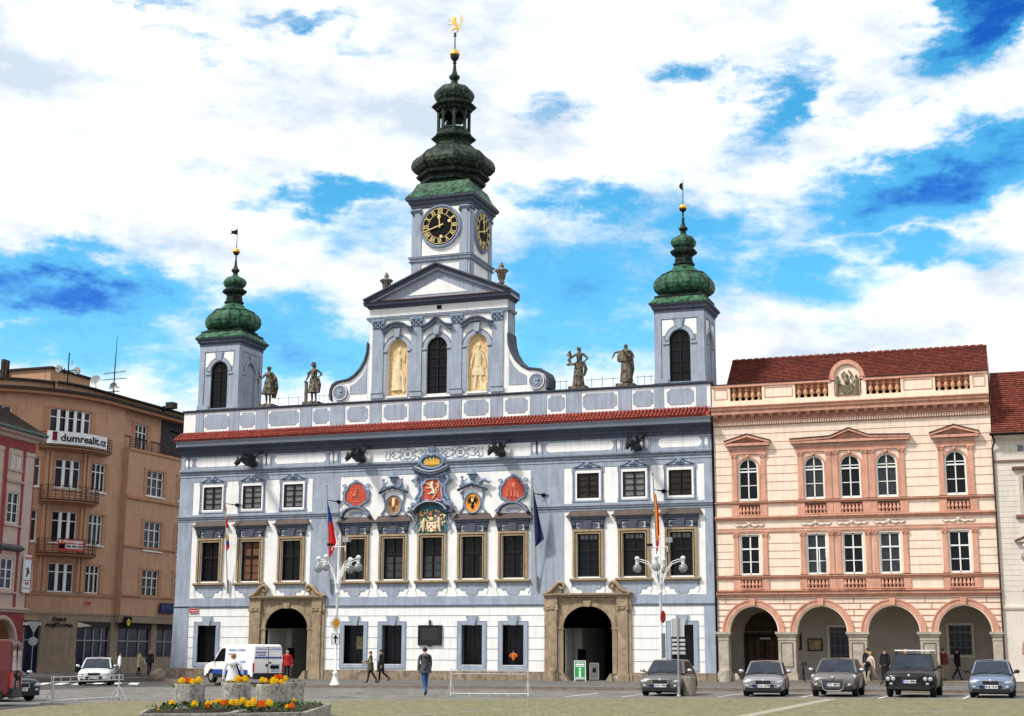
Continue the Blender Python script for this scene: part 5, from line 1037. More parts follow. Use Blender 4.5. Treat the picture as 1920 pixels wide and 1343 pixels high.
for c in (34.85, 38.25, 42.15):
    for z0, z1 in ((9.1, 11.1), (5.1, 7.2)):
        f = MB(); f.frame(c - .6, c + .6, z0, z1, .07, .1, .16, FWHITE); f.box(c - .03, c + .03, .1, .16, z0, z1, FWHITE); f.box(c - .6, c + .6, .1, .16, z0 + (z1 - z0) * .66, z0 + (z1 - z0) * .7, FWHITE); f.box(c - .6, c + .6, .12, .16, z0 + (z1 - z0) * .33, z0 + (z1 - z0) * .345, FWHITE)
        o = f.build('window', CB); p = MB(); p.box(c - .65, c + .65, .15, .18, z0, z1, GLASS); p.build('pane', o)
f = MB(); f.frame(33.98, 34.4, 12.35, 12.8, .05, .05, .1, FWHITE); f.box(33.98, 34.4, .1, .12, 12.35, 12.8, GLASS2); f.build('attic_window', CB)
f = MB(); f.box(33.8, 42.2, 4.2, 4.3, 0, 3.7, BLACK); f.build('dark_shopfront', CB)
r = MB(); r.add([(x0 - .02, -.55, 13.35), (x1, -.55, 13.35), (x1, 4.5, 17.6), (x0 - .02, 4.5, 17.6)], [(0, 1, 2, 3)], TILEP); r.add([(x0, 4.5, 17.6), (x1, 4.5, 17.6), (x1, 10, 13.3), (x0, 10, 13.3)], [(0, 1, 2, 3)], TILEP)
for j in range(0, 30): t_ = j / 30; r.box(x0 - .02, x1, -.55 + 5.05 * t_ - .05, -.55 + 5.05 * t_, 13.35 + 4.25 * t_, 13.35 + 4.25 * t_ + .03, TILEP)
r.tube([(x0 - .1, -.6, 13.3), (x1, -.6, 13.3)], .08, BLACK, 6)
r.build('roof', CB)
dp = MB(); dp.tube([(32.8, -.5, 13.25), (32.9, -.3, 13.0), (32.76, -.12, 12.6), (32.76, -.12, 12.2), (32.74, -.14, .1)], .055, mat('brown_pipe', (.06, .03, .03), .6, .1), 6)
dp.build('downpipe', CB)
dp = MB(); dp.tube([(17.46, -.1, 14.6), (17.46, -.1, .0)], .06, BLACK, 6); dp.tube([(17.46, -.6, 15.0), (17.46, -.1, 14.5)], .06, BLACK, 6); dp.build('downpipe', TH)
# small white dormer house piece behind the town hall's right shoulder
hb = thing('white_dormer', 'small white roof structure between the right onion tower and the salmon house roof', 'roof structure', (17.2, 8, 16)); b = MB(); b.box(0, 1.6, 0, 3, 0, 3.0, WHITE); b.build('wall', hb); b = MB(); b.box(-.1, 1.9, -.3, 3.2, 3.0, 3.12, ROOFD); b.box(.3, 1.2, -.02, 0, 1.7, 2.3, ROOFD); b.build('flat_roof', hb)
# ======================= ORANGE CORNER BLOCK ================================
OX, OR, OY, OL = -40.2, 9.0, 1.6, 20.0
def otf(u, y, z):
    """u along the street front (flat - quarter circle - flat), y into the building"""
    q = u - OL
    if q < 0: return (OX + q, OY + y, z)
    if q < pi / 2 * OR: a = q / OR; return (OX + (OR - y) * sin(a), OY + OR - (OR - y) * cos(a), z)
    return (OX + OR - y, OY + OR + q - pi / 2 * OR, z)
OB = thing('apartment_block', 'orange corner apartment block with curved front and small iron-railed balconies', 'apartment block', (0, 0, 0))
UE = 20 + pi / 2 * OR  # end of curve 34.14
def oband(mb, u0, u1, y0, y1, z0, z1, mm):
    n = max(1, int((u1 - u0) / .8)) if u0 < UE else 1
    if u0 < UE < u1: oband(mb, u0, UE - .001, y0, y1, z0, z1, mm); mb.box(UE, u1, y0, y1, z0, z1, mm); return
    for i in range(n): mb.box(u0 + (u1 - u0) * i / n, u0 + (u1 - u0) * (i + 1) / n, y0, y1, z0, z1, mm)
HO = []; WO = []
for z0, z1 in ((13.3, 15.3), (9.35, 11.5), (5.8, 7.75)):
    for a, b_ in ((29.4, 31.45), (32.5, 34.05), (38.8, 41.12), (43.4, 45.7), (26.2, 28.3), (22.5, 24.3)): WO.append((a, b_, z0 + (.3 if a > 36 and z0 > 12 else 0), z1 + (.3 if a > 36 and z0 > 12 else .1)))
WO += [(28.75, 32.15, 17.1, 19.1), (38.0, 39.7, 17.1, 19.2), (43.2, 45.2, 17.1, 19.2), (24, 26, 17.1, 19.0)]
m = MB(otf)
def owall(u0, u1, z0, z1, y, mm):
    Hs = [w_ for w_ in WO if u0 <= w_[0] and w_[1] <= u1 and z0 <= w_[2] and w_[3] <= z1]
    n = max(1, int((u1 - u0) / .9)); cut = [u0 + (u1 - u0) * i / n for i in range(n + 1)]
    cut = [c for c in cut if not any(h[0] < c < h[1] for h in Hs)]
    for a, b_ in zip(cut[:-1], cut[1:]): m.wall(a, b_, z0, z1, [h for h in Hs if a <= h[0] and h[1] <= b_], y, mm, .3)
owall(10, UE, 4.3, 20.0, 0, ORANGE); owall(UE, 36.2, 4.3, 20.0, 0, ORANGE); owall(36.2, 60, 4.3, 17.0, -.5, ORANGE); owall(36.2, 60, 17.0, 20.0, .3, ORANGE)
m.box(36.2, 36.21, -.5, .3, 4.3, 17, ORANGE)
m.box(36.2, 60, -.5, .3, 16.98, 17.0, TRAV)
m.build('wall', OB)
m = MB(otf)
oband(m, 10, 60, -.55, .3, 20.0, 20.22, ORANGED); oband(m, 10, 60, -.75, .3, 20.22, 20.42, ROOFD)
oband(m, 10, 36.0, -.09, 0, 5.55, 5.72, ORANGED); oband(m, 10, 35.9, -.12, 0, 5.72, 5.78, TRAV); m.box(36.2, 60, -.62, -.5, 5.72, 5.9, ORANGED); m.box(36.15, 60, -.64, -.5, 13.15, 13.35, ORANGED); m.box(36.15, 60, -.62, -.5, 9.45, 9.6, ORANGED); m.box(36.15, 60, -.6, -.5, 16.85, 17.05, ORANGED)
oband(m, 10, 36.2, -.07, 0, 4.2, 4.34, TRAV)
for a, b_, z0, z1 in WO:
    y = -.5 if (a > 36 and z0 < 17) else .3 if a > 36 else 0
    for u0, u1 in ((a - .42, a), (b_, b_ + .42)): m.box(u0, u1, y - .04, y, z0, z1 + .1, ORANGED)
    oband(m, a - .42, b_ + .42, y - .05, y, z1 + .0, z1 + .12, ORANGED)
    oband(m, a - .2, b_ + .2, y - .1, y, z0 - .1, z0 - .02, FWHITE if z0 > 5 else TRAV)
for u in (28.75, 29.05, 31.75, 32.1):
    for z0, z1 in ((12.3, 16.0), (8.7, 12.0), (5.8, 8.4)): m.box(u - .1, u + .1, -.14, 0, z0, z1, ORANGE)
for z0 in (16.0, 12.05, 8.3): oband(m, 28.4, 32.4, -.16, 0, z0, z0 + .14, ORANGED)
oband(m, 36.3, 60, .28, .3, 18, 18.1, ROOFD); m.box(41.6, 60, .25, .3, 17.02, 20.0, mat('dark_wall_part', (.035, .035, .04), .8, .2))
m.build('mouldings', OB)
for a, b_, z0, z1 in WO:
    y = -.5 if (a > 36 and z0 < 17) else .3 if a > 36 else 0
    f = MB(otf); n = 5 if b_ - a > 3 else 3 if a > 32 or b_ - a < 1.9 else 3; w_ = b_ - a
    big = 28.6 < a < 30 or z0 > 17 and a < 30
    f.frame(a, b_, z0, z1, .07, y + .1, y + .17, FWHITE)
    for i in range(1, n):
        x = a + w_ * i / n; k = .12 if big else .035; f.box(x - k, x + k, y + .08, y + .17, z0, z1, FWHITE)
    zz = z1 - (z1 - z0) * .3; f.box(a, b_, y + .1, y + .17, zz - .035, zz + .035, FWHITE)
    if a > 38: f.box(a, b_, y + .12, y + .17, z0 + .7, z0 + .73, FWHITE)
    o = f.build('window', OB); p = MB(otf); p.box(a, b_, y + .16, y + .2, z0, z1, GLASS if random.random() < .5 else mat('apartment_glass', (.03, .03, .045), .12, .5, 2)); p.build('pane', o)
# ground floor
m = MB(otf)
for a, b_ in ((10, 21), (22.6, 24.6), (29.1, 32.02), (35.85, 36.8), (41.25, 42.0), (46, 60)): oband(m, a, b_, -.03, .4, .0, 4.2, TRAV)
oband(m, 10, 36.2, -.02, .4, 3.75, 4.2, TRAV); oband(m, 36.2, 60, -.45, .1, 3.75, 4.3, TRAV)
for a, b_ in ((36.8, 41.25), (42.0, 46)): m.box(a, b_, -.03, .3, 0, 1.2, TRAV)
for a, b_ in ((10, 21), (29.1, 32.02), (35.85, 36.2)): oband(m, a, b_, -.09, -.03, 0, 1.1, TRAV)
for u in [29.15 + .47 * i for i in range(6)]: m.box(u - .006, u + .006, -.036, -.03, 1.15, 3.7, mat('stone_joint', (.2, .15, .11), .9, 0))
for z in (1.8, 2.45, 3.1): oband(m, 29.1, 32.0, -.036, -.03, z - .006, z + .006, MATS['stone_joint'])
m.build('stone_ground_floor', OB)
for a, b_, z0, z1 in ((32.02, 35.85, .1, 3.75), (36.8, 41.25, 1.2, 3.75), (42.0, 46, 1.2, 3.75), (24.6, 29.1, .1, 3.75), (21, 22.6, .1, 3.75)):
    f = MB(otf); nn = 4 if a < 35 else 3
    for i in range(nn + 1): x = a + (b_ - a) * i / nn; f.box(max(a, x - .04), min(b_, x + .04), .12, .2, z0, 3.3, GREYM)
    oband(f, a, b_, .12, .2, 2.35, 2.42, GREYM); oband(f, a, b_, .0, .25, 3.3, 3.75, mat('dark_fascia', (.03, .028, .03), .7, .1)); 
    o = f.build('shop_window', OB); p = MB(otf); oband(p, a, b_, .2, .24, z0, 3.3, mat('navy_glass', (.012, .015, .04), .12, .5, 1.5)); p.build('pane', o)
dc = MB(otf); dc.box(27.8, 28.95, -.5, .0, 3.4, 3.6, CREAMW); dc.add([(32.05, -.05, 3.3), (32.05, -.05, 3.7), (32.8, -.7, 3.42)], [(0, 1, 2)], CREAMW); dc.build('canopy', OB)
# balconies
def balcony(u0, u1, z, h, out=1.0):
    b = MB(otf); n = 10; P = []
    def yo(t): return -out * min(1, (sin(pi * t)) ** .5 * 1.05) if 0 < t < 1 else 0
    U = [u0 + (u1 - u0) * i / n for i in range(n + 1)]; Y = [-out * .55 - out * .45 * sin(pi * i / n) for i in range(n + 1)]
    b.add([(u, y, z) for u, y in zip(U, Y)] + [(u, y, z - .14) for u, y in zip(U, Y)] + [(u, 0, z) for u in U] + [(u, .0, z - .3) for u in U], [(i, i + 1, i + n + 2, i + n + 1) for i in range(n)] + [(i, i + 1, i + 2 * n + 3, i + 2 * n + 2) for i in range(n)] + [(i + n + 1, i + n + 2, i + 3 * n + 4, i + 3 * n + 3) for i in range(n)], ORANGED)
    b.add([(u, y - .02, z + .02) for u, y in zip(U, Y)] + [(u, y - .02, z - .08) for u, y in zip(U, Y)], [(i, i + 1, i + n + 2, i + n + 1) for i in range(n)], ROOFD)
    o = b.build('balcony', OB); r = MB(otf)
    for k in range(5 if h > .8 else 4):
        zz = z + .12 + (h - .12) * k / (4 if h > .8 else 3); r.tube([(u, y + .03, zz) for u, y in zip(U, Y)], .022 if k < 4 else .035, mat('brown_iron', (.07, .035, .03), .7, .2), 4)
        for s, e in ((0, 0), (-1, -1)): r.tube([(U[s], Y[s] + .03, zz), (U[s], 0, zz)], .022, MATS['brown_iron'], 4)
    for i in range(n + 1): r.tube([(U[i], Y[i] + .03, z), (U[i], Y[i] + .03, z + h)], .025, MATS['brown_iron'], 4)
    for i in (0, n):
        for q in (.3, .6): r.tube([(U[i], Y[i] * q, z), (U[i], Y[i] * q, z + h)], .02, MATS['brown_iron'], 4)
    r.build('railing', o); return U, Y
balcony(28.05, 33.85, 16.25, .95, 1.1); balcony(28.35, 32.9, 12.4, 1.0, .9); balcony(28.4, 32.95, 8.55, 1.0, .9)
r = MB(otf)
for k in range(4): r.box(36.3, 58, -.45, -.42, 17.12 + k * .2, 17.16 + k * .2, MATS['brown_iron'])
for i in range(22): r.box(36.3 + i, 36.35 + i, -.46, -.41, 17.0, 17.8, MATS['brown_iron'])
r.build('terrace_railing', OB)
# roof storey and penthouse
m = MB(otf); oband(m, 10, 29.9, 2.2, 2.4, 20.3, 21.3, ORANGE); oband(m, 29.9, 60, 1.8, 2.0, 20.3, 21.3, ORANGE); oband(m, 10, 29.9, 1.9, 2.5, 21.3, 21.45, ROOFD); oband(m, 29.9, 60, 1.4, 2.2, 21.3, 21.42, ROOFD); m.box(31.2, 34.0, 1.75, 1.8, 20.55, 21.05, GLASS2); m.box(36, 38.5, 1.75, 1.8, 20.5, 20.8, GREYM); m.box(40, 44, 1.75, 1.8, 20.5, 20.8, GREYM); m.build('roof_storey', OB)
m = MB(); m.add([otf(u, 0, 20.35) for u in [10] + [20 + i for i in range(15)] + [60]] + [(-75, 46, 20.35)], [list(range(18))], ROOFD); m.add([otf(u, 2, 21.38) for u in [10] + [20 + i for i in range(15)] + [60]] + [(-75, 46, 21.38)], [list(range(18))], ROOFD)
m.build('roof', OB)
m = MB(); m.box(-41.3, -36.0, 9.5, 14.5, 21.2, 22.95, ORANGE); m.box(-41.5, -35.8, 9.3, 14.7, 22.95, 23.1, ROOFD); m.box(-37.0, -36.7, 9.44, 9.5, 21.6, 22.1, BLACK); m.box(-40.5, -40.2, 9.2, 9.5, 21.2, 23.9, ROOFD); m.box(-40.1, -39.9, 9.2, 9.5, 21.2, 23.8, ROOFD); m.build('penthouse', OB)
# distant dark house at the end of the street
m = MB(); m.box(-31.9, -20, 40, 55, 0, 17, mat('far_grey_plaster', (.16, .15, .16), .9, .2)); m.box(-32.3, -19.6, 39.6, 55.4, 17, 17.5, ROOFD)
FH = thing('street_end_house', 'grey house closing the side street far behind the town hall corner', 'house'); m.build('wall', FH)
# ======================= RED AND PINK HOUSE (left edge) =====================
RZ = atan2(.9907, -.136)
RB = thing('pink_red_house', 'dusty pink house with dark red strips at the left edge of the photo, street corner', 'house', (-27.3, -2.9, 0), RZ)
m = MB(); L_ = -14
Hr = [(-2.95, -1.6, 9.62, 11.6), (-2.85, -2.35, 13.15, 13.98), (-2.05, -1.6, 13.15, 13.98), (-3.2, -1.72, 5.45, 7.4)]
bays = (0, -3.75, -7.5)
Hs = [(a + d_, b_ + d_, z0, z1) for d_ in bays for a, b_, z0, z1 in Hr] + [(-4.3 + d_ * .96, -.85 + d_ * .96, 0, 3.55, 1.7) for d_ in bays]
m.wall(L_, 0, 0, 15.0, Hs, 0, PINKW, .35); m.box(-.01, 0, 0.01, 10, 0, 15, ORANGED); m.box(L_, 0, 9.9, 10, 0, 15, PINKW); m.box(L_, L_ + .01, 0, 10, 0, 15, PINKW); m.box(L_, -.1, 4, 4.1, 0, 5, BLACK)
m.build('wall', RB)
m = MB()
for d_ in bays:
    m.box(-1.42 + d_, -1.15 + d_, -.03, 0, 4.3, 14.4, DRED); m.box(-.12 + d_, .1 + d_ if d_ == 0 else -.0 + d_, -.03, 0, 4.3, 14.4, DRED); m.box(-3.62 + d_, -3.2 + d_, -.035, 0, 4.3, 14.4, DRED)
    m.box(-1.15 + d_, -.12 + d_, -.07, 0, 4.3, 14.1, PINKW); m.box(-1.2 + d_, -.08 + d_, -.12, 0, 14.1, 14.35, PINKW)
    m.box(-3.2 + d_, -1.45 + d_, -.09, 0, 12.95, 13.07, PINKW); m.prof([(0, 12.2), (-.12, 12.22), (-.16, 12.36), (0, 12.4)], -3.2 + d_, -1.1 + d_, PINKW); m.frame(-3.1 + d_, -1.5 + d_, 9.5, 11.75, .14, -.06, 0, PINKW); m.box(-3.2 + d_, -1.0 + d_, -.12, 0, 9.42, 9.52, PINKW)
    m.frame(-3.0 + d_, -1.48 + d_, 13.07, 14.1, .1, -.05, 0, PINKW); m.frame(-3.4 + d_, -1.5 + d_, 5.3, 7.6, .18, -.06, 0, PINKW); m.prof([(0, 7.85), (-.3, 7.95), (-.35, 8.1), (0, 8.3)], -3.6 + d_, -1.0 + d_, mat('slate_hood', (.09, .09, .11), .6, .2)); m.box(-3.5 + d_, -1.3 + d_, -.15, 0, 5.2, 5.3, PINKW)
m.box(L_, .0, -.05, 0, 14.4, 15.0, DRED); m.prof([(0, 15.0), (-.12, 15.05), (-.2, 15.2), (-.5, 15.3), (-.55, 15.5), (0, 15.55)], L_, .0, PINKW, ret=.1)
m.prof([(0, 4.0), (-.15, 4.02), (-.2, 4.14), (-.28, 4.2), (-.28, 4.28), (0, 4.34)], L_, .02, PINKW, ret=.1)
# red rusticated spandrels
q = MB(); q.wall(L_, 0, 1.9, 3.98, [(-4.5 + d_ * .96, -.65 + d_ * .96, 1.9, 3.75, 1.85) for d_ in bays], -.04, DRED, .04)
for z in (2.3, 2.75, 3.2, 3.65): q.box(-.5, 0, -.05, -.04, z - .012, z + .012, ROOFD)
for d_ in bays: q.ring(-2.58 + d_ * .96, 1.9, 1.72, 1.93, 0, 180, -.09, 0, PINKW, 22); q.box(-.72 + d_ * .96, .02 if d_ == 0 else d_ * .96 - .6, -.12, 0, 1.76, 1.9, PINKW)
q.build('red_spandrel', RB)
m.build('trim', RB)
for d_ in bays:
    for a, b_, z0, z1 in Hr:
        a += d_; b_ += d_
        f = MB(); f.frame(a, b_, z0, z1, .08, .02, .09, FWHITE); f.box((a + b_) / 2 - .04, (a + b_) / 2 + .04, .02, .09, z0, z1, FWHITE)
        if z1 - z0 > 1: f.box(a, b_, .03, .09, z0 + .65, z0 + .69, FWHITE); f.box(a, b_, .03, .09, z1 - .75, z1 - .7, FWHITE)
        o = f.build('window', RB); p = MB(); p.box(a, b_, .08, .12, z0, z1, GLASS if z0 > 6 else mat('poster_glass', (.05, .05, .1), .3, .8, 3)); p.build('pane', o)
r = MB(); r.prof([(-.65, 15.5), (-.7, 15.6), (4.5, 18.6), (4.5, 15.5)], L_ - .3, .25, mat('dark_old_tiles', (.075, .055, .045), .9, .5, 3, .6)); r.prof([(4.5, 18.6), (10, 15.5), (4.5, 15.5)], L_ - .3, .25, MATS['dark_old_tiles'])
r.prof([(-.66, 15.42), (-.78, 15.5), (-.78, 15.62), (-.62, 15.66)], L_ - .3, .3, GREENM)
for i in range(22): t_ = i / 22; r.box(L_, .28, -.68 + 5.1 * t_, -.6 + 5.1 * t_, 15.6 + 3.0 * t_, 15.66 + 3.0 * t_, MATS['dark_old_tiles'])
r.build('roof', RB)
# ======================= GROUND =============================================
def sheet(name, P, off, m, thick=0, sub=1):
    b = MB(); n = len(P); v = [(x, y, zg(x) + off) for x, y in P]
    b.add(v, [list(range(n))], m)
    if thick: b.add(v + [(x, y, z - thick) for x, y, z in v], [(i, (i + 1) % n, (i + 1) % n + n, i + n) for i in range(n)], KERB)
    return struct(b.build(name))
sheet('ground', [(-500, -500), (500, -500), (500, 500), (-500, 500)], -.128, ASPH)
sheet('road_setts', [(-3, -60), (5.2, -42.6), (4.9, -38.6), (11.25, -35.5), (17.24, -31.3), (23.6, -28.2), (33.6, -25.6), (70, -22), (70, -17.4), (12, -17.4), (1, -17.4), (-3.2, -14.6), (-9, -20)], -.122, SETTS)
sheet('square', [(6.74, -47.3), (5.2, -42.6), (4.9, -38.6), (11.25, -35.5), (17.24, -31.3), (23.6, -28.2), (33.6, -25.6), (70, -22), (70, -120), (-20, -120)], -.117, PAVE)
EDG = [(6.74, -47.3), (5.2, -42.6), (4.9, -38.6), (11.25, -35.5), (17.24, -31.3), (23.6, -28.2), (33.6, -25.6), (70, -22)]
def strip(P, w, off, m, name):
    b = MB()
    for (a, c), (d, e) in zip(P[:-1], P[1:]):
        l = sqrt((d - a) ** 2 + (e - c) ** 2); nx, ny = -(e - c) / l * w / 2, (d - a) / l * w / 2
        b.add([(x, y, zg(x) + off) for x, y in ((a - nx, c - ny), (d - nx, e - ny), (d + nx, e + ny), (a + nx, c + ny))], [(0, 1, 2, 3)], m)
    return struct(b.build(name))
BAND = mat('pale_granite_band', (.34, .31, .25), .85, .25, 5)
strip(EDG, .14, -.112, BAND, 'paving_band')
for P, w in (([(12.05, -37.1), (12.66, -33.5), (16.2, -32.2)], .12), ([(15.7, -44.45), (25.6, -40.79), (34.1, -37.64), (50, -32)], .12), ([(21.6, -34.17), (26.8, -32.9), (34.0, -29.84), (50, -25)], .1), ([(27.3, -46), (27.36, -42), (27.39, -27.5)], .42), ([(18.5, -46.96), (20.5, -40.9), (23.5, -36)], .14), ([(7.0, -47.67), (14, -43.6)], .12)):
    strip(P, w, -.112, BAND, 'paving_band')
sheet('pavement', [(-18.6, 30), (-18.6, 2), (-17.9, -1.5), (-13, -7.2), (-7.2, -12.7), (-2.2, -17.2), (1, -17.4), (12, -17.4), (70, -17.5), (70, 5), (20, 5), (10, 10)], -.0, PAVM, .13)
sheet('pavement', [(-31.2, 45), (-31.2, 10), (-33, 4), (-27.3, -2.9), (-25.2, -18), (-23, -18), (-24.6, -3), (-27.5, 2.5), (-28.9, 10), (-28.9, 45)], -.0, PAVM, .13)
sheet('arcade_floor', [(17.5, -.3), (46, -.3), (46, 5), (17.5, 5)], .1, GSTONE, .12)
strip([(-2.2, -17.2), (1, -17.3), (12, -17.3), (70, -17.4)], .22, .006, KERB, 'kerb')
b = MB()
for Q in [[(-16.11, -16.04), (-15.63, -15.86), (-18.92, -10.63), (-19.41, -10.83)], [(-15.2, -15.7), (-14.74, -15.52), (-18.0, -10.3), (-18.5, -10.5)], [(-14.27, -15.35), (-13.84, -15.18), (-17.1, -9.9), (-17.6, -10.1)], [(-13.34, -14.99), (-12.91, -14.83), (-16.1, -9.6), (-16.6, -9.8)], [(-12.4, -14.6), (-11.94, -14.43), (-15.2, -9.2), (-15.7, -9.4)], [(-11.45, -14.27), (-10.97, -14.09), (-14.3, -8.85), (-14.8, -9.05)]]:
    b.add([(x, y, zg(x) - .116) for x, y in Q], [(0, 1, 2, 3)], WPAINT)
struct(b.build('crosswalk_marking'))
b = MB()
for (a, c), (d, e) in [((17.41, -28.0), (17.12, -22.5)), ((19.44, -27.2), (19.24, -21.7)), ((22.9, -26.0), (22.9, -21)), ((26.0, -25.5), (25.9, -20.6)), ((28.9, -26.2), (28.95, -20.8)), ((31.85, -25.3), (31.9, -20.2))]:
    b.add([(x, y, zg(x) - .116) for x, y in ((a - .06, c), (a + .06, c), (d + .06, e), (d - .06, e))], [(0, 1, 2, 3)], WPAINT)
struct(b.build('parking_marking'))
# ======================= CARS ===============================================
def car(name, label, loc, rz, L, W, Hh, paint, plate, style=0, hood=.0, group='cars parked in a row facing the square'):
    root = thing(name, label, 'car', (loc[0], loc[1], zg(loc[0]) - .12), rz, group)
    hw = W / 2; zb = {0: .2, 1: .26, 2: .3}[style]; be = Hh * .62; hd = Hh * (.56 if style < 1 else .6); fr = .5 * Hh if style < 1 else .52 * Hh
    m = MB(); ST = [(0.0, .80, zb + .12, fr * .86), (.05, .90, zb + .04, fr * .98), (.2, .975, zb, fr * 1.06), (.55, 1., zb, hd * .96), (1.0, 1., zb, hd * 1.02), (1.25, 1., zb, be * .96), (1.5, 1., zb, be), (L * .6, 1., zb, be * 1.01), (L - .5, .98, zb, be * 1.02), (L - .12, .93, zb + .05, be * (.98 if style else .95)), (L, .84, zb + .2, be * .85)]
    R_ = []
    for y, k, z0, zt in ST:
        h_ = hw * k; R_.append([(0, zt + .035), (h_ * .5, zt + .03), (h_ * .8, zt + .0), (h_ * .95, zt - .06), (h_, zt - .2), (h_ * 1.0, (z0 + zt) / 2 - .05), (h_ * .97, z0 + .1), (h_ * .9, z0), (0, z0)])
    v = []; n = 9
    for (y, *_), S_ in zip(ST, R_): v += [(x, y, z) for x, z in S_] + [(-x, y, z) for x, z in S_[1:-1][::-1]]
    k = 16; f = [(i * k + j, i * k + (j + 1) % k, (i + 1) * k + (j + 1) % k, (i + 1) * k + j) for i in range(len(ST) - 1) for j in range(k)]
    m.add(v, f, paint, True); m.add(v[:k], [list(range(k))], paint, True); m.add(v[-k:], [list(range(k))], paint)
    # cabin
    y0, y1, y2, y3 = 1.18, 1.18 + (.78 if style < 2 else .7), L - (1.05 if style == 0 and L > 4.2 else .6), L - (.25 if style == 0 and L > 4.2 else .14)
    wb, wt = hw * .93, hw * (.74 if style < 2 else .78); zB = be - .02; zT = Hh - .05
    c = [(-wb, y0, zB), (wb, y0, zB), (wb, y3, zB), (-wb, y3, zB), (-wt, y1, zT), (wt, y1, zT), (wt, y2, zT), (-wt, y2, zT)]
    m.add(c, [(0, 1, 5, 4), (1, 2, 6, 5), (2, 3, 7, 6), (3, 0, 4, 7)], paint)
    m.add([(-wt, y1, zT), (0, y1 - .03, zT + .03), (wt, y1, zT), (wt, y2, zT), (0, y2, zT + .03), (-wt, y2, zT), (0, y1 + .4, zT + .055), (0, y2 - .4, zT + .055), (-wt * .9, y1 + .3, zT + .03), (wt * .9, y1 + .3, zT + .03), (-wt * .9, y2 - .3, zT + .03), (wt * .9, y2 - .3, zT + .03)], [(0, 1, 6, 8), (1, 2, 9, 6), (8, 6, 7, 10), (6, 9, 11, 7), (10, 7, 4, 5), (7, 11, 3, 4), (0, 8, 10, 5), (9, 2, 3, 11)], paint, True)
    m.build('body', root, bev=.045)
    g = MB()
    def quad(A, B, C_, D, u0, u1, v0, v1, o, mm):
        A, B, C_, D = map(Vector, (A, B, C_, D)); nrm = (B - A).cross(D - A).normalized()
        P = lambda u, v_: (A * (1 - u) + B * u) * (1 - v_) + (D * (1 - u) + C_ * u) * v_ + nrm * o
        g.add([P(u0, v0), P(u1, v0), P(u1, v1), P(u0, v1)], [(0, 1, 2, 3)], mm)
    WG = mat('windscreen', (.014, .022, .036), .06, .6, 1.6, spec=.35)
    quad(c[0], c[1], c[5], c[4], .045, .955, .03, .94, .012, WG)
    quad(c[1], c[2], c[6], c[5], .14, .46, .08, .9, .012, GLASS); quad(c[1], c[2], c[6], c[5], .5, .84, .08, .9, .012, GLASS)
    quad(c[3], c[0], c[4], c[7], .16, .5, .08, .9, .012, GLASS); quad(c[3], c[0], c[4], c[7], .54, .86, .08, .9, .012, GLASS)
    quad(c[2], c[3], c[7], c[6], .06, .94, .1, .9, .012, GLASS)
    quad(c[0], c[1], c[5], c[4], .02, .98, -.03, .035, .016, PLAST)
    g.tube([(-wb * .7, y0 + .02, be + .01), (-wb * .05, y0 + .1, be + .09)], .008, BLACK, 4); g.tube([(wb * .05, y0 + .02, be + .01), (wb * .6, y0 + .1, be + .09)], .008, BLACK, 4)
    HL = mat('cabin_interior', (.05, .055, .06), .7, .3, 5)
    for s in (-.42, .42): g.ell((s * wb, y0 + .42, be + .2), (.13, .02, .1), HL, 8, 5)
    g.build('window_glass', root)
    q = MB(); zf = fr * .80   # front end
    rplate(q, -hw * .84, hw * .84, zb + .0, zb + .13, .05, -.03, .2, PLAST); rplate(q, -hw * .5, hw * .5, zb + .15, zb + .26, .04, -.03, .1, PLAST)
    q.tube([(-hw * .9, .06, be * .99), (0, .1, be * 1.03), (hw * .9, .06, be * .99)], .001, PLAST, 3)
    q.build('bumper', root)
    gr = MB()
    if style == 2:
        for s in (-1, 1): rplate(gr, s * .15 - .12, s * .15 + .12, zf - .11, zf + .08, .05, -.03, .05, PLAST); gr.frame(s * .15 - .125, s * .15 + .125, zf - .115, zf + .085, .012, -.036, -.03, mat('dark_chrome', (.12, .12, .13), .3, 0, metal=.8))
    elif name == 'tall_hatchback' or style == 1:
        gr.prism([(-.42, zf - .0), (.42, zf - .0), (.36, zf - .3), (.24, zf - .36), (-.24, zf - .36), (-.36, zf - .3)], -.035, .05, PLAST)
        for i in range(4): gr.box(-.38 + i * .03, .38 - i * .03, -.045, -.03, zf - .06 - i * .07, zf - .05 - i * .07, CHROME)
        for s in (-1, 1): gr.tube([(s * .44, -.03, zf + .01), (s * .37, -.045, zf - .31), (s * .24, -.045, zf - .38)], .02, CHROME, 5)
        gr.tube([(-.24, -.045, zf - .38), (.24, -.045, zf - .38)], .02, CHROME, 5)
    else:
        gw = .3 if style == 0 else .36
        rplate(gr, -gw, gw, zf - .09, zf + .06, .04, -.03, .05, PLAST)
        gr.frame(-gw - .015, gw + .015, zf - .1, zf + .08, .018, -.04, -.03, CHROME)
    gr.ell((0, -.03, zf + .07 if style < 1 else zf + .12), (.055, .02, .05), CHROME, 8, 5)
    gr.build('grille', root)
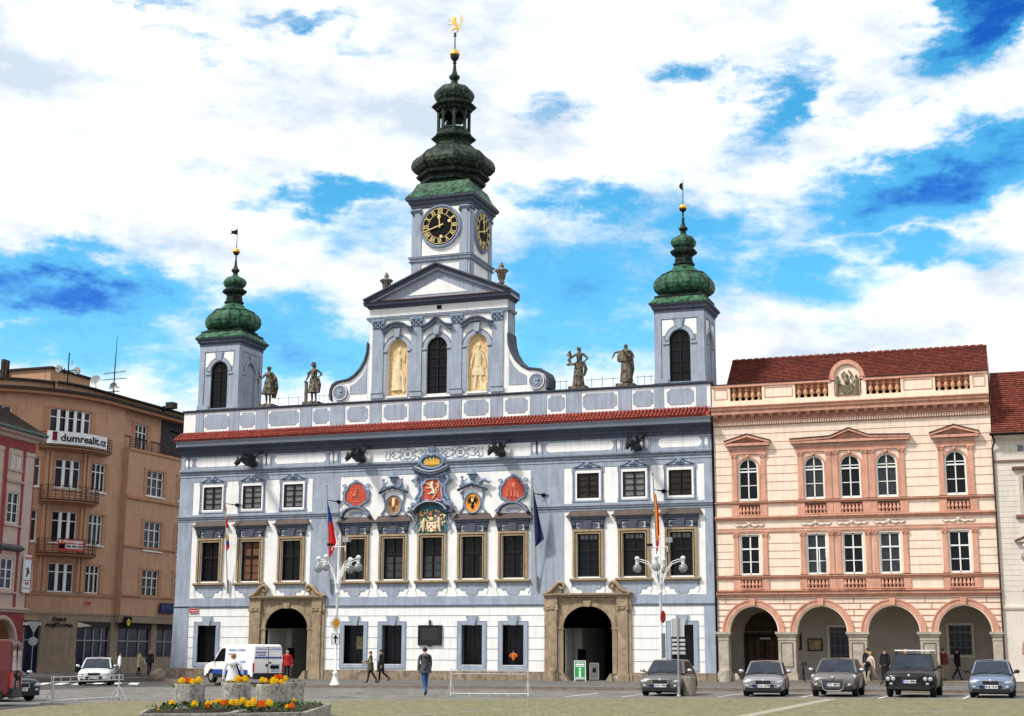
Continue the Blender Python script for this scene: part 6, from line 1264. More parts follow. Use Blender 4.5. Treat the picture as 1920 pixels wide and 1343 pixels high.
    for s in (-1, 1):
        h = MB()
        if style == 2:
            for dx in (.56, .74): h.sq([(.085, 0), (.085, .05)], 0, 0, 0, LAMPG, 14); h.v = h.v
            h = MB(); rplate(h, s * hw * .74 - .2, s * hw * .74 + .2, zf - .09, zf + .06, .06, -.0, .12, PLAST)
            for dx in (-.09, .1): h.ell((s * hw * .74 + dx, -.0, zf - .01), (.085, .04, .08), LAMPG, 12, 6)
        elif style == 1: h.add([(s * hw * .52, -.02, zf - .02), (s * hw * .92, .12, zf - .1), (s * hw * .97, .3, zf + .2), (s * hw * .9, .42, zf + .24), (s * hw * .6, .08, zf + .08), (s * hw * .7, .3, zf + .12)], [(0, 1, 4), (1, 2, 4), (2, 3, 4), (3, 5, 4)], LAMPG)
        else: h.ell((s * hw * .70, .085, zf), (.19, .1, .085), LAMPG, 12, 6); h.ell((s * hw * .86, .12, zf + .01), (.07, .07, .07), LAMPG, 8, 5)
        h.build('headlight', root)
        h = MB(); h.ell((s * hw * .72, -.0, zb + .2), (.07, .03, .045), LAMPG, 8, 5); h.build('fog_lamp', root)
        h = MB(); h.tube([(s * wb, y0 + .25, be + .02), (s * (wb + .12), y0 + .22, be + .06)], .03, PLAST, 5); h.ell((s * (wb + .17), y0 + .22, be + .1), (.11, .07, .075), PLAST if style == 2 or paint.name.startswith('light_blue') else CHROME if style != 3 else paint, 8, 6); h.build('wing_mirror', root)
        h = MB(); h.box(s * hw * .72 - .12, s * hw * .72 + .12, L - .06, L + .01, be * .8, be * .98, mat('tail_lamp', (.4, .02, .02), .3, .1)); h.build('tail_light', root)
    pl_ = MB(); pz = zb + (.13 if style != 1 else .12) + (.1 if style == 2 else .02); pl_.box(-.25, .25, -.055, -.03, pz, pz + .11, PLATE); pl_.box(-.25, -.2, -.057, -.055, pz, pz + .11, PLBLUE)
    po = pl_.build('number_plate', root); text(plate, .105, BLACK, 'plate_lettering', po, (.02, -.058, pz + .055), ext=.002, bold=.003)
    rr = .31 if style < 2 else .36
    w0 = None
    for yy in (.82, L - .82):
        for s in (-1, 1):
            if w0 is None:
                t = MB(); t.tf = None
                for a_, b_, mm in ((-.1, .1, RUBBER),):
                    P = [(rr * .62, -.1), (rr * .94, -.1), (rr, -.07), (rr, .07), (rr * .94, .1), (rr * .62, .1)]
                    n_ = 22; vv = [(x_, r_ * cos(2 * pi * i / n_), r_ * sin(2 * pi * i / n_)) for r_, x_ in P for i in range(n_)]
                    t.add(vv, [(j * n_ + i, j * n_ + (i + 1) % n_, (j + 1) * n_ + (i + 1) % n_, (j + 1) * n_ + i) for j in range(5) for i in range(n_)], RUBBER, True)
                w0 = t.build('wheel', root, (s * (hw - .12), yy, rr)); rim = MB()
                rim.prism([(rr * .64 * cos(2 * pi * i / 20), rr * .64 * sin(2 * pi * i / 20)) for i in range(20)], -.06, .06, PLAST, 'x')
                for i in range(6): a_ = 2 * pi * i / 6; rim.tube([(.07, 0, 0), (.07, rr * .6 * cos(a_), rr * .6 * sin(a_))], .03, CHROME, 4); rim.tube([(-.07, 0, 0), (-.07, rr * .6 * cos(a_), rr * .6 * sin(a_))], .03, CHROME, 4)
                rim.build('rim', w0)
            else: dup(w0, root, (s * (hw - .12), yy, rr))
    ar = MB()
    for yy in (.82, L - .82):
        for s in (-1, 1): ar.prism([(yy + (rr + .06) * cos(pi * i / 14), rr + (rr + .06) * sin(pi * i / 14)) for i in range(15)], s * (hw - .03), s * (hw + .006), PLAST, 'x')
    ar.box(-hw * .8, hw * .8, .3, L - .3, zb - .06, zb + .02, BLACK)
    ar.build('wheel_arch', root)
    if style == 2:
        rk = MB()
        for yy in (y1 + .35, y2 - .5): rk.box(-wt * 1.0, wt * 1.0, yy, yy + .08, Hh + .06, Hh + .11, WHITEM)
        for s in (-1, 1): rk.tube([(s * wt * .92, y1 + .1, Hh + .03), (s * wt * .92, y2, Hh + .03)], .03, PLAST, 5)
        rk.build('roof_rack', root)
    else:
        an = MB(); an.tube([(0, y2 - .2, Hh), (0, y2, Hh + .22)], .006, BLACK, 3); an.build('aerial', root)
    return root
def paint(n, c, met=.45, r=.32): return mat(n, c, r, .06, 3, metal=met, coat=.35)
car('saloon_car', 'dark grey-brown saloon parked beside the round concrete bin and road sign post', (20.68, -26.2), rad(3.9), 4.5, 1.66, 1.40, paint('grey_brown_metallic', (.15, .135, .14)), '3C8 3798')
car('hatchback', 'silver-grey small hatchback parked in front of the first arch of the salmon house', (24.53, -25.4), rad(6.5), 4.0, 1.63, 1.36, paint('silver_grey_metallic', (.30, .29, .32)), '1CA 4378')
car('crossover_car', 'grey-bronze crossover parked between the silver hatchback and the black off-roader', (27.08, -24.75), rad(1.5), 4.3, 1.74, 1.46, paint('grey_bronze_metallic', (.17, .16, .15)), '7C1 8878', 1)
car('off_roader', 'black off-road car with white roof bars and twin round headlamps', (29.88, -24.45), rad(-.5), 4.6, 1.84, 1.66, paint('black_paint', (.005, .005, .006), .0, .35), '9CN 8886', 2)
car('hatchback', 'light blue small hatchback, rightmost in the parked row', (32.79, -24.2), rad(-.4), 3.9, 1.62, 1.40, paint('light_blue_metallic', (.17, .23, .34)), '8CB 7634')
car('hatchback', 'white small hatchback with lit lamps driving over the crosswalk at left', (-11.96, -16.6), rad(30.5), 4.0, 1.7, 1.44, paint('white_paint', (.72, .73, .75), .0, .3), '2C4 1190', 0, group='cars driving')
car('dark_car', 'dark blue-black car half hidden behind the red van at the left edge', (1.90, -40.3), rad(62), 4.0, 1.65, 1.38, paint('midnight_blue', (.02, .028, .045)), '5C2 7101', 0, group='cars driving')
# white laundry van -----------------------------------------------------------
hx, hy = -.864, .504; VR = atan2(hx, -hy)
VX, VY = -2.5 + hx * 5.05, -15.25 + hy * 5.05
def van(name, label, loc, rz, L, W, Hh, pm, z):
    root = thing(name, label, 'van', (loc[0], loc[1], z), rz); hw = W / 2
    P = [(0, .35), (0, .72), (.12, .9), (.45, 1.02), (.85, 1.12), (1.55, 1.78), (1.9, Hh - .02), (2.3, Hh + .0), (L - .1, Hh), (L, Hh - .12), (L + .03, 1.1), (L, .35), (L - .6, .28), (.6, .28)]
    m = MB(); n = len(P)
    lay = [(-1, .0), (-.96, .06)]
    def ws(z_): return 1 - max(0, z_ - 1.0) * .12 / (Hh - 1)
    v = [(-hw * ws(z_), y, z_) for y, z_ in P] + [(hw * ws(z_), y, z_) for y, z_ in P]
    m.add(v, [list(range(n)), list(range(2 * n - 1, n - 1, -1))] + [(i, (i + 1) % n, (i + 1) % n + n, i + n) for i in range(n)], pm)
    m.build('body', root, bev=.07)
    g = MB()
    for s in (-1, 1):
        g.add([(s * (hw * ws(z_) + .012), y, z_) for y, z_ in ((1.12, 1.1), (1.55, 1.62), (1.78, 1.78), (2.15, 1.78), (2.2, 1.12))], [(0, 1, 2, 3, 4)], GLASS)
    g.add([(-hw * .86, .87, 1.16), (hw * .86, .87, 1.16), (hw * .84, 1.52, 1.78), (-hw * .84, 1.52, 1.78)], [(0, 1, 2, 3)], GLASS); g.v = [(a, b_ - .02, c_ + .02) if abs(a) < hw * .87 and b_ < 1.6 and abs(a) < .83 * hw + .05 else (a, b_, c_) for a, b_, c_ in g.v]
    g.build('window_glass', root)
    d = MB()
    d.box(-hw - .012, hw + .012, .3, L - .2, .28, .48, PLAST); d.box(-hw * .95, hw * .95, L - .02, L + .1, .25, .55, PLAST); d.box(-hw * .95, hw * .95, -.06, .1, .3, .6, PLAST); d.build('bumper', root)
    e = MB()
    e.box(-.012, .012, L + .01, L + .035, .55, Hh - .12, PLAST); e.box(-hw * .9, hw * .9, L + .0, L + .01, Hh - .14, Hh - .12, GREYM)
    for s in (-1, 1):
        e.box(s * hw * .94 - .035, s * hw * .94 + .035, L - .02, L + .045, .6, 1.05, mat('tail_lamp', (.4, .02, .02))); 
    e.box(-.16, -.05, L + .03, L + .06, 1.02, 1.1, BLACK); e.box(.05, .15, L + .03, L + .07, .88, 1.0, BLACK); e.box(-.62, -.12, L + .03, L + .05, .78, .92, BLACK)
    e.build('rear_door', root)
    for s in (-1, 1):
        h = MB(); h.box(s * (hw + .03), s * (hw + .22), 1.12, 1.2, 1.1, 1.42, BLACK) if s > 0 else h.box(-(hw + .22), -(hw + .03), 1.12, 1.2, 1.1, 1.42, BLACK); h.build('wing_mirror', root)
        h = MB(); h.ell((s * hw * .82, .1, .85), (.12, .12, .14), LAMPG, 10, 6); h.build('headlight', root)
        for yy in (.85, L - .95):
            t = MB(); t.prism([(.33 * cos(2 * pi * i / 20), .33 * sin(2 * pi * i / 20)) for i in range(20)], -.11, .11, RUBBER, 'x'); w_ = t.build('wheel', root, (s * (hw - .1), yy, .33)); t = MB(); t.prism([(.19 * cos(2 * pi * i / 16), .19 * sin(2 * pi * i / 16)) for i in range(16)], -.12, .12, GREYM, 'x'); t.build('rim', w_)
    a = MB()
    for yy in (.85, L - .95):
        for s in (-1, 1): a.prism([(yy + .4 * cos(pi * i / 12), .33 + .4 * sin(pi * i / 12)) for i in range(13)], s * (hw - .02), s * (hw + .008), PLAST, 'x')
    a.build('wheel_arch', root)
    return root
vn = van('delivery_van', 'white laundry van with blue lettering and blue wave stripe parked before the left portal', (VX, VY), VR, 5.05, 1.8, 1.98, mat('van_white', (.78, .78, .77), .35, .05, 2, coat=.5), zg(-4))
NAVY = mat('navy_print', (.02, .05, .28), .5, 0); SKYP = mat('blue_print', (.05, .16, .5), .5, 0)
# its left side faces +x in van space
T1 = (pi / 2, 0, pi / 2)
def vtx(s, size, m, x, y, z, rot, bold=.006): text(s, size, m, 'lettering', vn, (x, y, z), rot, ext=.004, bold=bold)
vtx('PRÁDELNA A ČISTÍRNA', .16, SKYP, .845, 3.35, 1.68, T1, .0); vtx('EXTRA SPORT', .12, NAVY, .872, 2.9, 1.48, T1, .0); vtx('pronájem prádla', .15, SKYP, .912, 3.85, 1.12, T1, .002)
T2 = (pi / 2, 0, pi)
vtx('PRÁDELNA', .125, SKYP, .42, 5.09, 1.74, T2, 0); vtx('A ČISTÍRNA', .125, SKYP, -.4, 5.09, 1.74, T2, 0); vtx('EXTRA SPORT', .1, NAVY, .44, 5.09, 1.57, T2, .004); vtx('TEL. 602 888 888', .075, NAVY, .44, 5.09, 1.44, T2, .003)
for i in range(4): vtx('ČISTÍRNA ODĚVŮ', .06, NAVY, -.42, 5.09, .95 - i * .1, T2, .001)
w = MB()
for s_ in (1, -1):
    P = [(1.0, .48), (4.6, .48), (4.6, .66)] + [(4.6 - i * .12, .68 + .045 * (i % 2)) for i in range(1, 30)] + [(1.0, .68)]
    w.prism(P, s_ * .885, s_ * .912, NAVY, 'x')
w.prism([(-.8, 1.28), (.8, 1.28)] + [(.8 - i * .1, 1.34 + .03 * (i % 2)) for i in range(17)], 5.07, 5.10, NAVY); w.build('wave_stripe', vn)
rv = van('red_van', 'dark red van cut by the left edge of the photo', (4.26 - .25 - 4.6 * .86, -44.2 - 4.6 * .3), rad(-62), 4.6, 1.75, 2.05, mat('dark_red_paint', (.10, .008, .010), .4, .1, 2, coat=.5), zg(0) - .12)
# ======================= PEOPLE =============================================
def cloth(n, c): return mat('cloth_' + n, c, .9, .2, 7, .15)
BLK = cloth('black', (.014, .014, .017)); NAVC = cloth('navy', (.02, .03, .07)); JEAN = cloth('denim', (.035, .085, .22)); GREYC = cloth('grey', (.075, .08, .09)); BRN = cloth('brown', (.10, .075, .055)); REDC = cloth('red', (.42, .02, .018)); WHC = cloth('white', (.74, .76, .82)); BEI = cloth('beige', (.48, .42, .27)); SHOE = cloth('shoe_leather', (.03, .022, .018)); PNK = cloth('pale_pink', (.6, .45, .42)); DRC = cloth('dark_red', (.12, .02, .025)); KHA = cloth('khaki', (.26, .22, .16))
def figure(name, loc, rz, h, legs=(0, 0), knees=(5, 5), arms=((0, 0, 10), (0, 0, 10)), lean=0, top=BLK, pants=BLK, shoe=None, hair=HAIRD, skin=None, coat=None, sitting=False, wide=1., parent=None, hairlong=0, head=(0, 0), hip=0, hands_to=None):
    shoe = shoe or SHOE; skin = skin or SKIN; k = h / 1.75; wd = wide * 1.14
    ln = rad(lean); V_ = Vector
    pel = V_((hip, 0, .93)); 
    def up_(d, x=0, y=0): return pel + V_((x - hip * .6 * d, -sin(ln) * d + y, cos(ln) * d))
    J = {'pel': pel, 'bel': up_(.17), 'che': up_(.37), 'nb': up_(.53), 'nk': up_(.59), 'hd': up_(.7, head[0] * .03, -.02), 'ht': up_(.775, head[0] * .03, -.015)}
    E_ = [('pel', 'bel'), ('bel', 'che'), ('che', 'nb'), ('nb', 'nk'), ('nk', 'hd'), ('hd', 'ht')]; r = {'pel': (.15 * wd, .115), 'bel': (.14 * wd, .11), 'che': (.165 * wd, .12), 'nb': (.09, .08), 'nk': (.055, .06), 'hd': (.078, .095), 'ht': (.055, .07)}
    mt = {'pel': pants, 'bel': top, 'che': top, 'nb': top, 'nk': skin, 'hd': skin, 'ht': skin}
    for i, s in enumerate((-1, 1)):
        a = rad(legs[i]); kn = rad(knees[i]); hp = V_((s * .09 + hip, 0, .9)); kneel = hp + V_((s * .01, -sin(a) * .43, -cos(a) * .43)); an = kneel + V_((0, -sin(a - kn) * .42, -cos(a - kn) * .42)); to = an + V_((s * .03, -.14 * cos(a - kn), -.045 - .12 * sin(kn - a) if kn - a > 0 else -.045))
        for nm, p_, rr, mm in (('hp', hp, (.09, .095), pants), ('kn', kneel, (.062, .065), pants), ('an', an, (.045, .05), pants), ('to', to, (.04, .028), shoe)): J[nm + str(i)] = p_; r[nm + str(i)] = rr; mt[nm + str(i)] = mm
        E_ += [('pel', 'hp' + str(i)), ('hp' + str(i), 'kn' + str(i)), ('kn' + str(i), 'an' + str(i)), ('an' + str(i), 'to' + str(i))]
        sw, el_, out = arms[i]; sw, el_, out = rad(sw), rad(el_), rad(out); sh = up_(.49, s * .175 * wd); 
        d1 = V_((s * sin(out), -sin(sw) * cos(out), -cos(sw) * cos(out))); eb = sh + d1 * .28; d2 = V_((s * sin(out) * .3 if el_ < 1 else -s * .25, -sin(sw + el_), -cos(sw + el_))).normalized(); wr = eb + d2 * .25; hn = wr + d2 * .08
        for nm, p_, rr, mm in (('sh', sh, (.062, .065), top), ('eb', eb, (.047, .05), top), ('wr', wr, (.034, .036), top), ('hn', hn, (.034, .022), skin)): J[nm + str(i)] = p_; r[nm + str(i)] = rr; mt[nm + str(i)] = mm
        E_ += [('nb', 'sh' + str(i)), ('sh' + str(i), 'eb' + str(i)), ('eb' + str(i), 'wr' + str(i)), ('wr' + str(i), 'hn' + str(i))]
        J['d2' + str(i)] = d2
    names = [n_ for n_ in J if not n_.startswith('d2')]; ix = {n_: i for i, n_ in enumerate(names)}
    low = min(J['to0'].z, J['to1'].z) - .028
    me = bpy.data.meshes.new('fig'); me.from_pydata([J[n_] - V_((0, 0, low)) for n_ in names], [(ix[a], ix[b_]) for a, b_ in E_], []); me.update()
    ob = bpy.data.objects.new('fig', me); C.objects.link(ob); md = ob.modifiers.new('s', 'SKIN'); ob.modifiers.new('u', 'SUBSURF').levels = 1
    for n_, i in ix.items(): me.skin_vertices[0].data[i].radius = r[n_]
    me.skin_vertices[0].data[ix['pel']].use_root = True
    bpy.context.view_layer.update(); ev = ob.evaluated_get(bpy.context.evaluated_depsgraph_get()); m2 = bpy.data.meshes.new_from_object(ev)
    mb = MB(); vs = [v_.co * k for v_ in m2.vertices]; segs = [(J[a] - V_((0, 0, low)), J[b_] - V_((0, 0, low)), mt[b_]) for a, b_ in E_]
    byM = {}
    for p_ in m2.polygons:
        c = sum((m2.vertices[i].co for i in p_.vertices), V_()) / len(p_.vertices); best = None
        for A, B, mm in segs:
            t_ = max(0, min(1, (c - A).dot(B - A) / max(1e-6, (B - A).length_squared))); d_ = (c - (A + (B - A) * t_)).length
            if best is None or d_ < best[0]: best = (d_, mm)
        byM.setdefault(best[1].name, []).append(list(p_.vertices))
    mb.v = [tuple(v_) for v_ in vs]
    for nm, fs in byM.items():
        mb.mats.append(MATS[nm]); 
        for f_ in fs: mb.f.append(f_); mb.m.append(len(mb.mats) - 1); mb.s.append(True)
    bpy.data.objects.remove(ob); bpy.data.meshes.remove(m2)
    Z = V_((0, 0, low)); q = lambda v_: tuple((v_ - Z) * k)
    hd = J['hd']
    mb.ell(q(hd + V_((0, -.105, -.01))), (.014 * k, .022 * k, .022 * k), skin, 6, 4)
    for s in (-1, 1): mb.ell(q(hd + V_((s * .083, .0, -.0))), (.014 * k, .025 * k, .034 * k), skin, 6, 4); mb.ell(q(hd + V_((s * .033, -.088, .02))), (.013 * k, .01 * k, .008 * k), BLACK if skin is SKIN else skin, 6, 4)
    mb.ell(q(hd + V_((0, -.092, -.055))), (.024 * k, .01 * k, .007 * k), mat('lips', (.35, .12, .1), .6, 0) if skin is SKIN else skin, 6, 4)
    for i, s in enumerate((-1, 1)):
        d2 = J['d2' + str(i)]; hn = J['hn' + str(i)]; side = d2.cross(V_((1, 0, 0))); side = side.normalized() if side.length > .1 else V_((0, 1, 0))
        for j, l in enumerate((.07, .08, .075, .06)): b0 = hn + side * (j - 1.5) * .019 + d2 * .01; mb.tube([q(b0), q(b0 + d2 * l * .55), q(b0 + d2 * l * .85 + V_((-s * .025, 0, 0)))], [.0095 * k, .009 * k, .007 * k], skin, 5)
        b0 = hn + side * .03 - d2 * .03; mb.tube([q(b0), q(b0 + side * .025 + d2 * .03), q(b0 + side * .03 + d2 * .055)], [.011 * k, .01 * k, .008 * k], skin, 5)
    o = mb.build(name, parent, loc, rz)
    if hair:
        hb = MB(); c = q(hd + V_((0, .018, .028))); hb.ell(c, (.09 * k, .1 * k, .085 * k), hair, 12, 8)
        if hairlong: hb.ell(q(hd + V_((0, .05, -.05))), (.085 * k, .06 * k, .12 * k), hair, 10, 6)
        hb.build('hair', o)
    if coat:
        zt, zb_, rad_, mm = coat; zt = min(zt, 1.14); rad_ *= .86; cb = MB(); n_ = 20; rows = []
        for j in range(6):
            t_ = j / 5; z_ = zt + (zb_ - zt) * t_; rr = rad_ * (.86 + .2 * t_); yc = -sin(ln) * max(0, z_ - .93)
            rows.append([((rr * wd * (1 + .05 * sin(5 * a + 1) * t_) * cos(a) + hip * .7) * k, (rr * .86 * (1 + .07 * sin(7 * a) * t_) * sin(a) + yc) * k, (z_ - low) * k) for a in [2 * pi * i / n_ for i in range(n_)]])
        vv = [p_ for r__ in rows for p_ in r__]; cb.add(vv, [(j * n_ + i, j * n_ + (i + 1) % n_, (j + 1) * n_ + (i + 1) % n_, (j + 1) * n_ + i) for j in range(5) for i in range(n_)], mm, True); cb.build('coat_skirt', o)
    o['_k'] = k; o['_low'] = low
    return o
GP = 'people crossing the square and pavement'
def person(label, loc, rz, h, zoff=0., grp=GP, **kw):
    o = figure('person', (loc[0], loc[1], zg(loc[0]) + zoff), rad(rz), h, **kw); tag(o, label, 'person', grp); return o
o = person('man seen from behind in grey hooded jacket and blue jeans', (11.93, -28.8), 228, 1.86, -.12, legs=(12, -16), knees=(4, 22), arms=((8, 12, 12), (-6, 8, 12)), top=GREYC, pants=JEAN, coat=(1.3, .82, .235, GREYC), wide=1.05, lean=2)
b = MB(); b.tube([(-.1, .13, 1.5), (-.12, .16, 1.3), (.0, .17, 1.1), (.12, .17, .98)], .022, BLACK, 5); b.tube([(-.1, .1, 1.52), (-.1, -.08, 1.52), (.02, -.16, 1.35)], .02, BLACK, 5); b.build('bag_strap', o)
b = MB(); b.ell((0, .11, 1.53), (.15, .09, .08), GREYC, 10, 6); b.build('hood', o)
o = person('woman in brown quilted vest with pale sleeve and dark trousers, left of the two walkers', (1.27, -11.04), -75, 1.66, legs=(14, -20), knees=(4, 16), arms=((10, 60, 8), (20, 70, 8)), top=BRN, pants=BLK, hair=mat('auburn_hair', (.22, .07, .05), .7, .3, 20), coat=(1.2, .70, .235, BRN), wide=1.12)
b = MB(); b.tube([(.2, -.02, 1.3), (.24, .02, 1.08), (.15, -.14, .98)], [.062, .055, .045], BEI, 7); b.build('pale_sleeve', o)
person('man in long black coat walking right behind the woman in the brown vest', (1.78, -10.86), -70, 1.74, legs=(8, -20), knees=(4, 32), arms=((5, 15, 8), (-10, 10, 8)), top=BLK, pants=BLK, coat=(1.3, .56, .25, BLK), wide=1.15)
person('person in red jacket and black trousers standing behind the white van', (-6.36, -6.02), 28, 1.68, legs=(3, -3), arms=((5, 25, 10), (0, 10, 10)), top=REDC, pants=BLK, hair=mat('pale_grey_hair', (.4, .33, .28), .7, .2), coat=(1.2, .85, .22, REDC), wide=1.15)
o = person('woman with reddish hair in white hooded jacket seen from behind the flower planters', (11.73, -43.08), 205, 1.58, -.12, top=WHC, pants=NAVC, hair=mat('ginger_hair', (.28, .12, .05), .7, .4, 25), coat=(1.1, .86, .19, WHC), wide=1.15, arms=((0, 6, 15), (6, 10, 15)))
b = MB(); b.ell((0, .12, 1.32), (.15, .07, .1), WHC, 10, 6); b.build('hood', o)
b = MB(); b.tube([(-.08, .13, 1.35), (-.16, .17, 1.15), (-.24, .12, .9)], [.02, .03, .03], BLACK, 5); b.ell((-.27, .08, .84), (.07, .12, .16), BLACK, 10, 6); b.build('shoulder_bag', o)
person('dark-haired person in white shirt passing behind the white hatchback', (-15.3, -9.5), 130, 1.66, -.1, top=WHC, pants=GREYC, legs=(10, -10))
o = person('person in long beige coat holding white papers before the stone-clad shop', (-24.9, 6.9), 100, 1.68, top=BEI, pants=BLK, coat=(1.3, .62, .22, BEI), legs=(12, -12), arms=((15, 60, 8), (20, 55, 8)), hair=HAIRD)
b = MB(); b.box(-.02, .22, -.42, -.38, .85, 1.1, WHC); b.build('paper', o)
person('bald man in dark jacket and navy trousers next to the person in the beige coat', (-24.2, 7.1), 60, 1.78, top=cloth('dark_green', (.03, .035, .025)), pants=NAVC, hair=None, legs=(5, -5), wide=1.15, coat=(1.2, .85, .22, MATS['cloth_dark_green']))
GA = 'people under the arcade of the salmon house'
o = person('blond woman in pale pink jacket with dark handbag striding by the arcade', (26.83, -8.66), -55, 1.66, .0, GA, top=PNK, pants=KHA, hair=HAIRB, legs=(24, -24), knees=(6, 20), lean=6, arms=((20, 50, 8), (-15, 20, 10)))
b = MB(); b.ell((.02, -.22, 1.02), (.17, .12, .14), BLACK, 10, 6); b.build('handbag', o)
person('person in black with raised hood beside the second full pillar of the arcade', (25.9, -1.8), 10, 1.7, .1, GA, top=BLK, pants=BLK, coat=(1.3, .5, .22, BLK), hairlong=1)
person('tall person in long black coat walking just right of the blond woman', (27.0, -4.0), -20, 1.78, .0, GA, top=BLK, pants=BLK, coat=(1.3, .45, .22, BLK), legs=(10, -10), hairlong=1)
person('blond long-haired woman in black jacket partly behind the black off-roader', (27.9, -2.3), 150, 1.74, .0, GA, top=BLK, pants=BLK, hair=HAIRB, hairlong=1)
person('person in dark red jacket and khaki trousers right of the black off-roader', (29.6, .45), 30, 1.68, .1, GA, top=DRC, pants=KHA, legs=(8, -8), coat=(1.2, .85, .21, DRC))
person('man in dark coat and jeans walking beneath the rightmost arch', (30.2, 2.5), 60, 1.72, .1, GA, top=BLK, pants=cloth('dark_denim', (.03, .04, .08)), legs=(20, -22), knees=(5, 18), coat=(1.2, .78, .22, BLK))
person('person in orange top sitting behind the right café window of the town hall', (5.2, .36), 10, 1.2, .5, 'people in the town hall window', top=cloth('orange', (.6, .14, .02)), pants=BLK, arms=((30, 70, 15), (30, 70, 15)), wide=1.3)
# statues --------------------------------------------------------------------
def statue(label, x, rz, kw, extra, h=2.5):
    base = MB(); base.box(x - .55, x + .55, -.05, .75, 17.2, 17.36, STATUE)
    o = figure('roof_statue', (x, .32, 17.36), rad(rz), h, top=STATUE, pants=STATUE, shoe=STATUE, skin=STATUE, **kw); tag(o, label, 'statue', 'statues on the roof parapet')
    k = o['_k']; e = MB(); extra(e, k); e.build('drapery', o)
    b = MB(); b.box(-.55, .55, -.4, .4, -.17, .02, STATUE); bo = b.build('plinth', o); bo.rotation_euler = (0, 0, -rad(rz))
    return o
def folds(e, z0, z1, r0, r1, k, n=7, ox=0, ph=0., half=False, yo=0.):
    N_ = 28; rows = 8; vv = []
    for j in range(rows):
        t_ = j / (rows - 1); z_ = z0 + (z1 - z0) * t_; rr = r0 + (r1 - r0) * t_
        for i in range(N_):
            a = 2 * pi * i / N_; q_ = 1 + (.05 + .13 * t_) * sin(n * a + ph + 1.5 * t_); vv.append(((rr * q_ * cos(a) + ox * t_) * k, (rr * .72 * q_ * sin(a) + yo * t_) * k, z_ * k))
    e.add(vv, [(j * N_ + i, j * N_ + (i + 1) % N_, (j + 1) * N_ + (i + 1) % N_, (j + 1) * N_ + i) for j in range(rows - 1) for i in range(N_)], STATUE, True)
def s1(e, k):
    folds(e, 1.12, .5, .18, .3, k); e.tube([(0, .12 * k, 1.5 * k), (.12 * k, .22 * k, 1.2 * k), (.2 * k, .25 * k, .8 * k), (.16 * k, .22 * k, .35 * k)], [.14 * k, .2 * k, .18 * k, .12 * k], STATUE, 8, .5)
    e.tube([(-.42 * k, -.2 * k, .98 * k), (-.43 * k, -.2 * k, 1.75 * k)], [.03 * k, .018 * k], STATUE, 5); e.box(-.5 * k, -.34 * k, -.23 * k, -.17 * k, 1.04 * k, 1.07 * k, STATUE)
    e.ell((0, .0, 1.72 * k), (.11 * k, .12 * k, .09 * k), STATUE, 10, 6); e.tube([(-.12 * k, -.14 * k, 1.38 * k), (.16 * k, -.14 * k, 1.36 * k)], .035 * k, STATUE, 6)
def s2(e, k):
    folds(e, 1.1, .45, .17, .28, k, 6, .05, 1.); e.tube([(.2 * k, .1 * k, 1.12 * k), (.26 * k, .12 * k, .8 * k), (.24 * k, .12 * k, .45 * k)], [.06 * k, .09 * k, .05 * k], STATUE, 7)
    e.prism([(-.32 * k, .02 * k), (-.2 * k, .02 * k), (-.2 * k, .95 * k), (-.32 * k, .95 * k)], -.2 * k, -.1 * k, STATUE); e.sq([(.13 * k, 0), (.14 * k, .03 * k), (.09 * k, .05 * k), (.1 * k, .14 * k)], 0, -.01, 1.7 * k, STATUE, 12); e.ell((-.24 * k, -.02 * k, 1.33 * k), (.08 * k, .08 * k, .1 * k), STATUE, 8, 5)
def s3(e, k):
    folds(e, 1.12, .06, .17, .26, k, 8, -.02, 2.); e.tube([(-.28 * k, -.2 * k, 1.0 * k), (-.36 * k, -.2 * k, 1.2 * k), (-.3 * k, -.2 * k, 1.35 * k), (-.4 * k, -.2 * k, 1.42 * k), (-.34 * k, -.2 * k, 1.6 * k)], [.06 * k, .08 * k, .06 * k, .09 * k, .03 * k], STATUE, 7); e.box(-.46 * k, -.1 * k, -.26 * k, -.12 * k, .96 * k, 1.04 * k, STATUE)
    e.tube([(.2 * k, .1 * k, 1.1 * k), (.28 * k, .12 * k, .8 * k), (.22 * k, .1 * k, .5 * k)], [.06 * k, .09 * k, .04 * k], STATUE, 7); e.ell((0, .02 * k, 1.74 * k), (.1 * k, .11 * k, .07 * k), STATUE, 9, 5)
def s4(e, k):
    folds(e, 1.15, .1, .18, .25, k, 8, .02, .5); folds(e, 1.45, 1.0, .2, .27, k, 5, -.08, .7); e.tube([(-.2 * k, -.05 * k, 1.42 * k), (-.28 * k, -.08 * k, 1.2 * k), (-.34 * k, -.08 * k, 1.0 * k)], [.1 * k, .1 * k, .04 * k], STATUE, 7, .6)
    e.tube([(-.1 * k, -.15 * k, 1.5 * k), (.2 * k, -.16 * k, 1.2 * k)], .05 * k, STATUE, 6); e.tube([(.22 * k, .1 * k, 1.3 * k), (.26 * k, .12 * k, .7 * k), (.2 * k, .1 * k, .2 * k)], [.08 * k, .1 * k, .05 * k], STATUE, 7)
statue('stone statue of a cloaked warrior raising a sword beside the left onion tower', -11.85, -8, dict(arms=((35, 75, 22), (-5, 60, 30)), hair=STATUE, lean=-2), s1)
statue('stone statue of a robed woman in a flat hat, next to the left gable scroll', -8.6, -8, dict(arms=((15, 20, 14), (-20, 75, 45)), hair=STATUE, hairlong=1, hip=.05), s2)
statue('stone statue of a robed woman with hand on hip, next to the right gable scroll', 9.3, -8, dict(arms=((50, 80, 18), (-20, 75, 42)), hair=STATUE, hairlong=1, hip=.04), s3, 2.42)
statue('stone statue with one arm stretched sideways, nearest the right onion tower', 12.25, 8, dict(arms=((20, 10, 82), (-10, 70, 30)), hair=STATUE, hairlong=1), s4, 2.42)
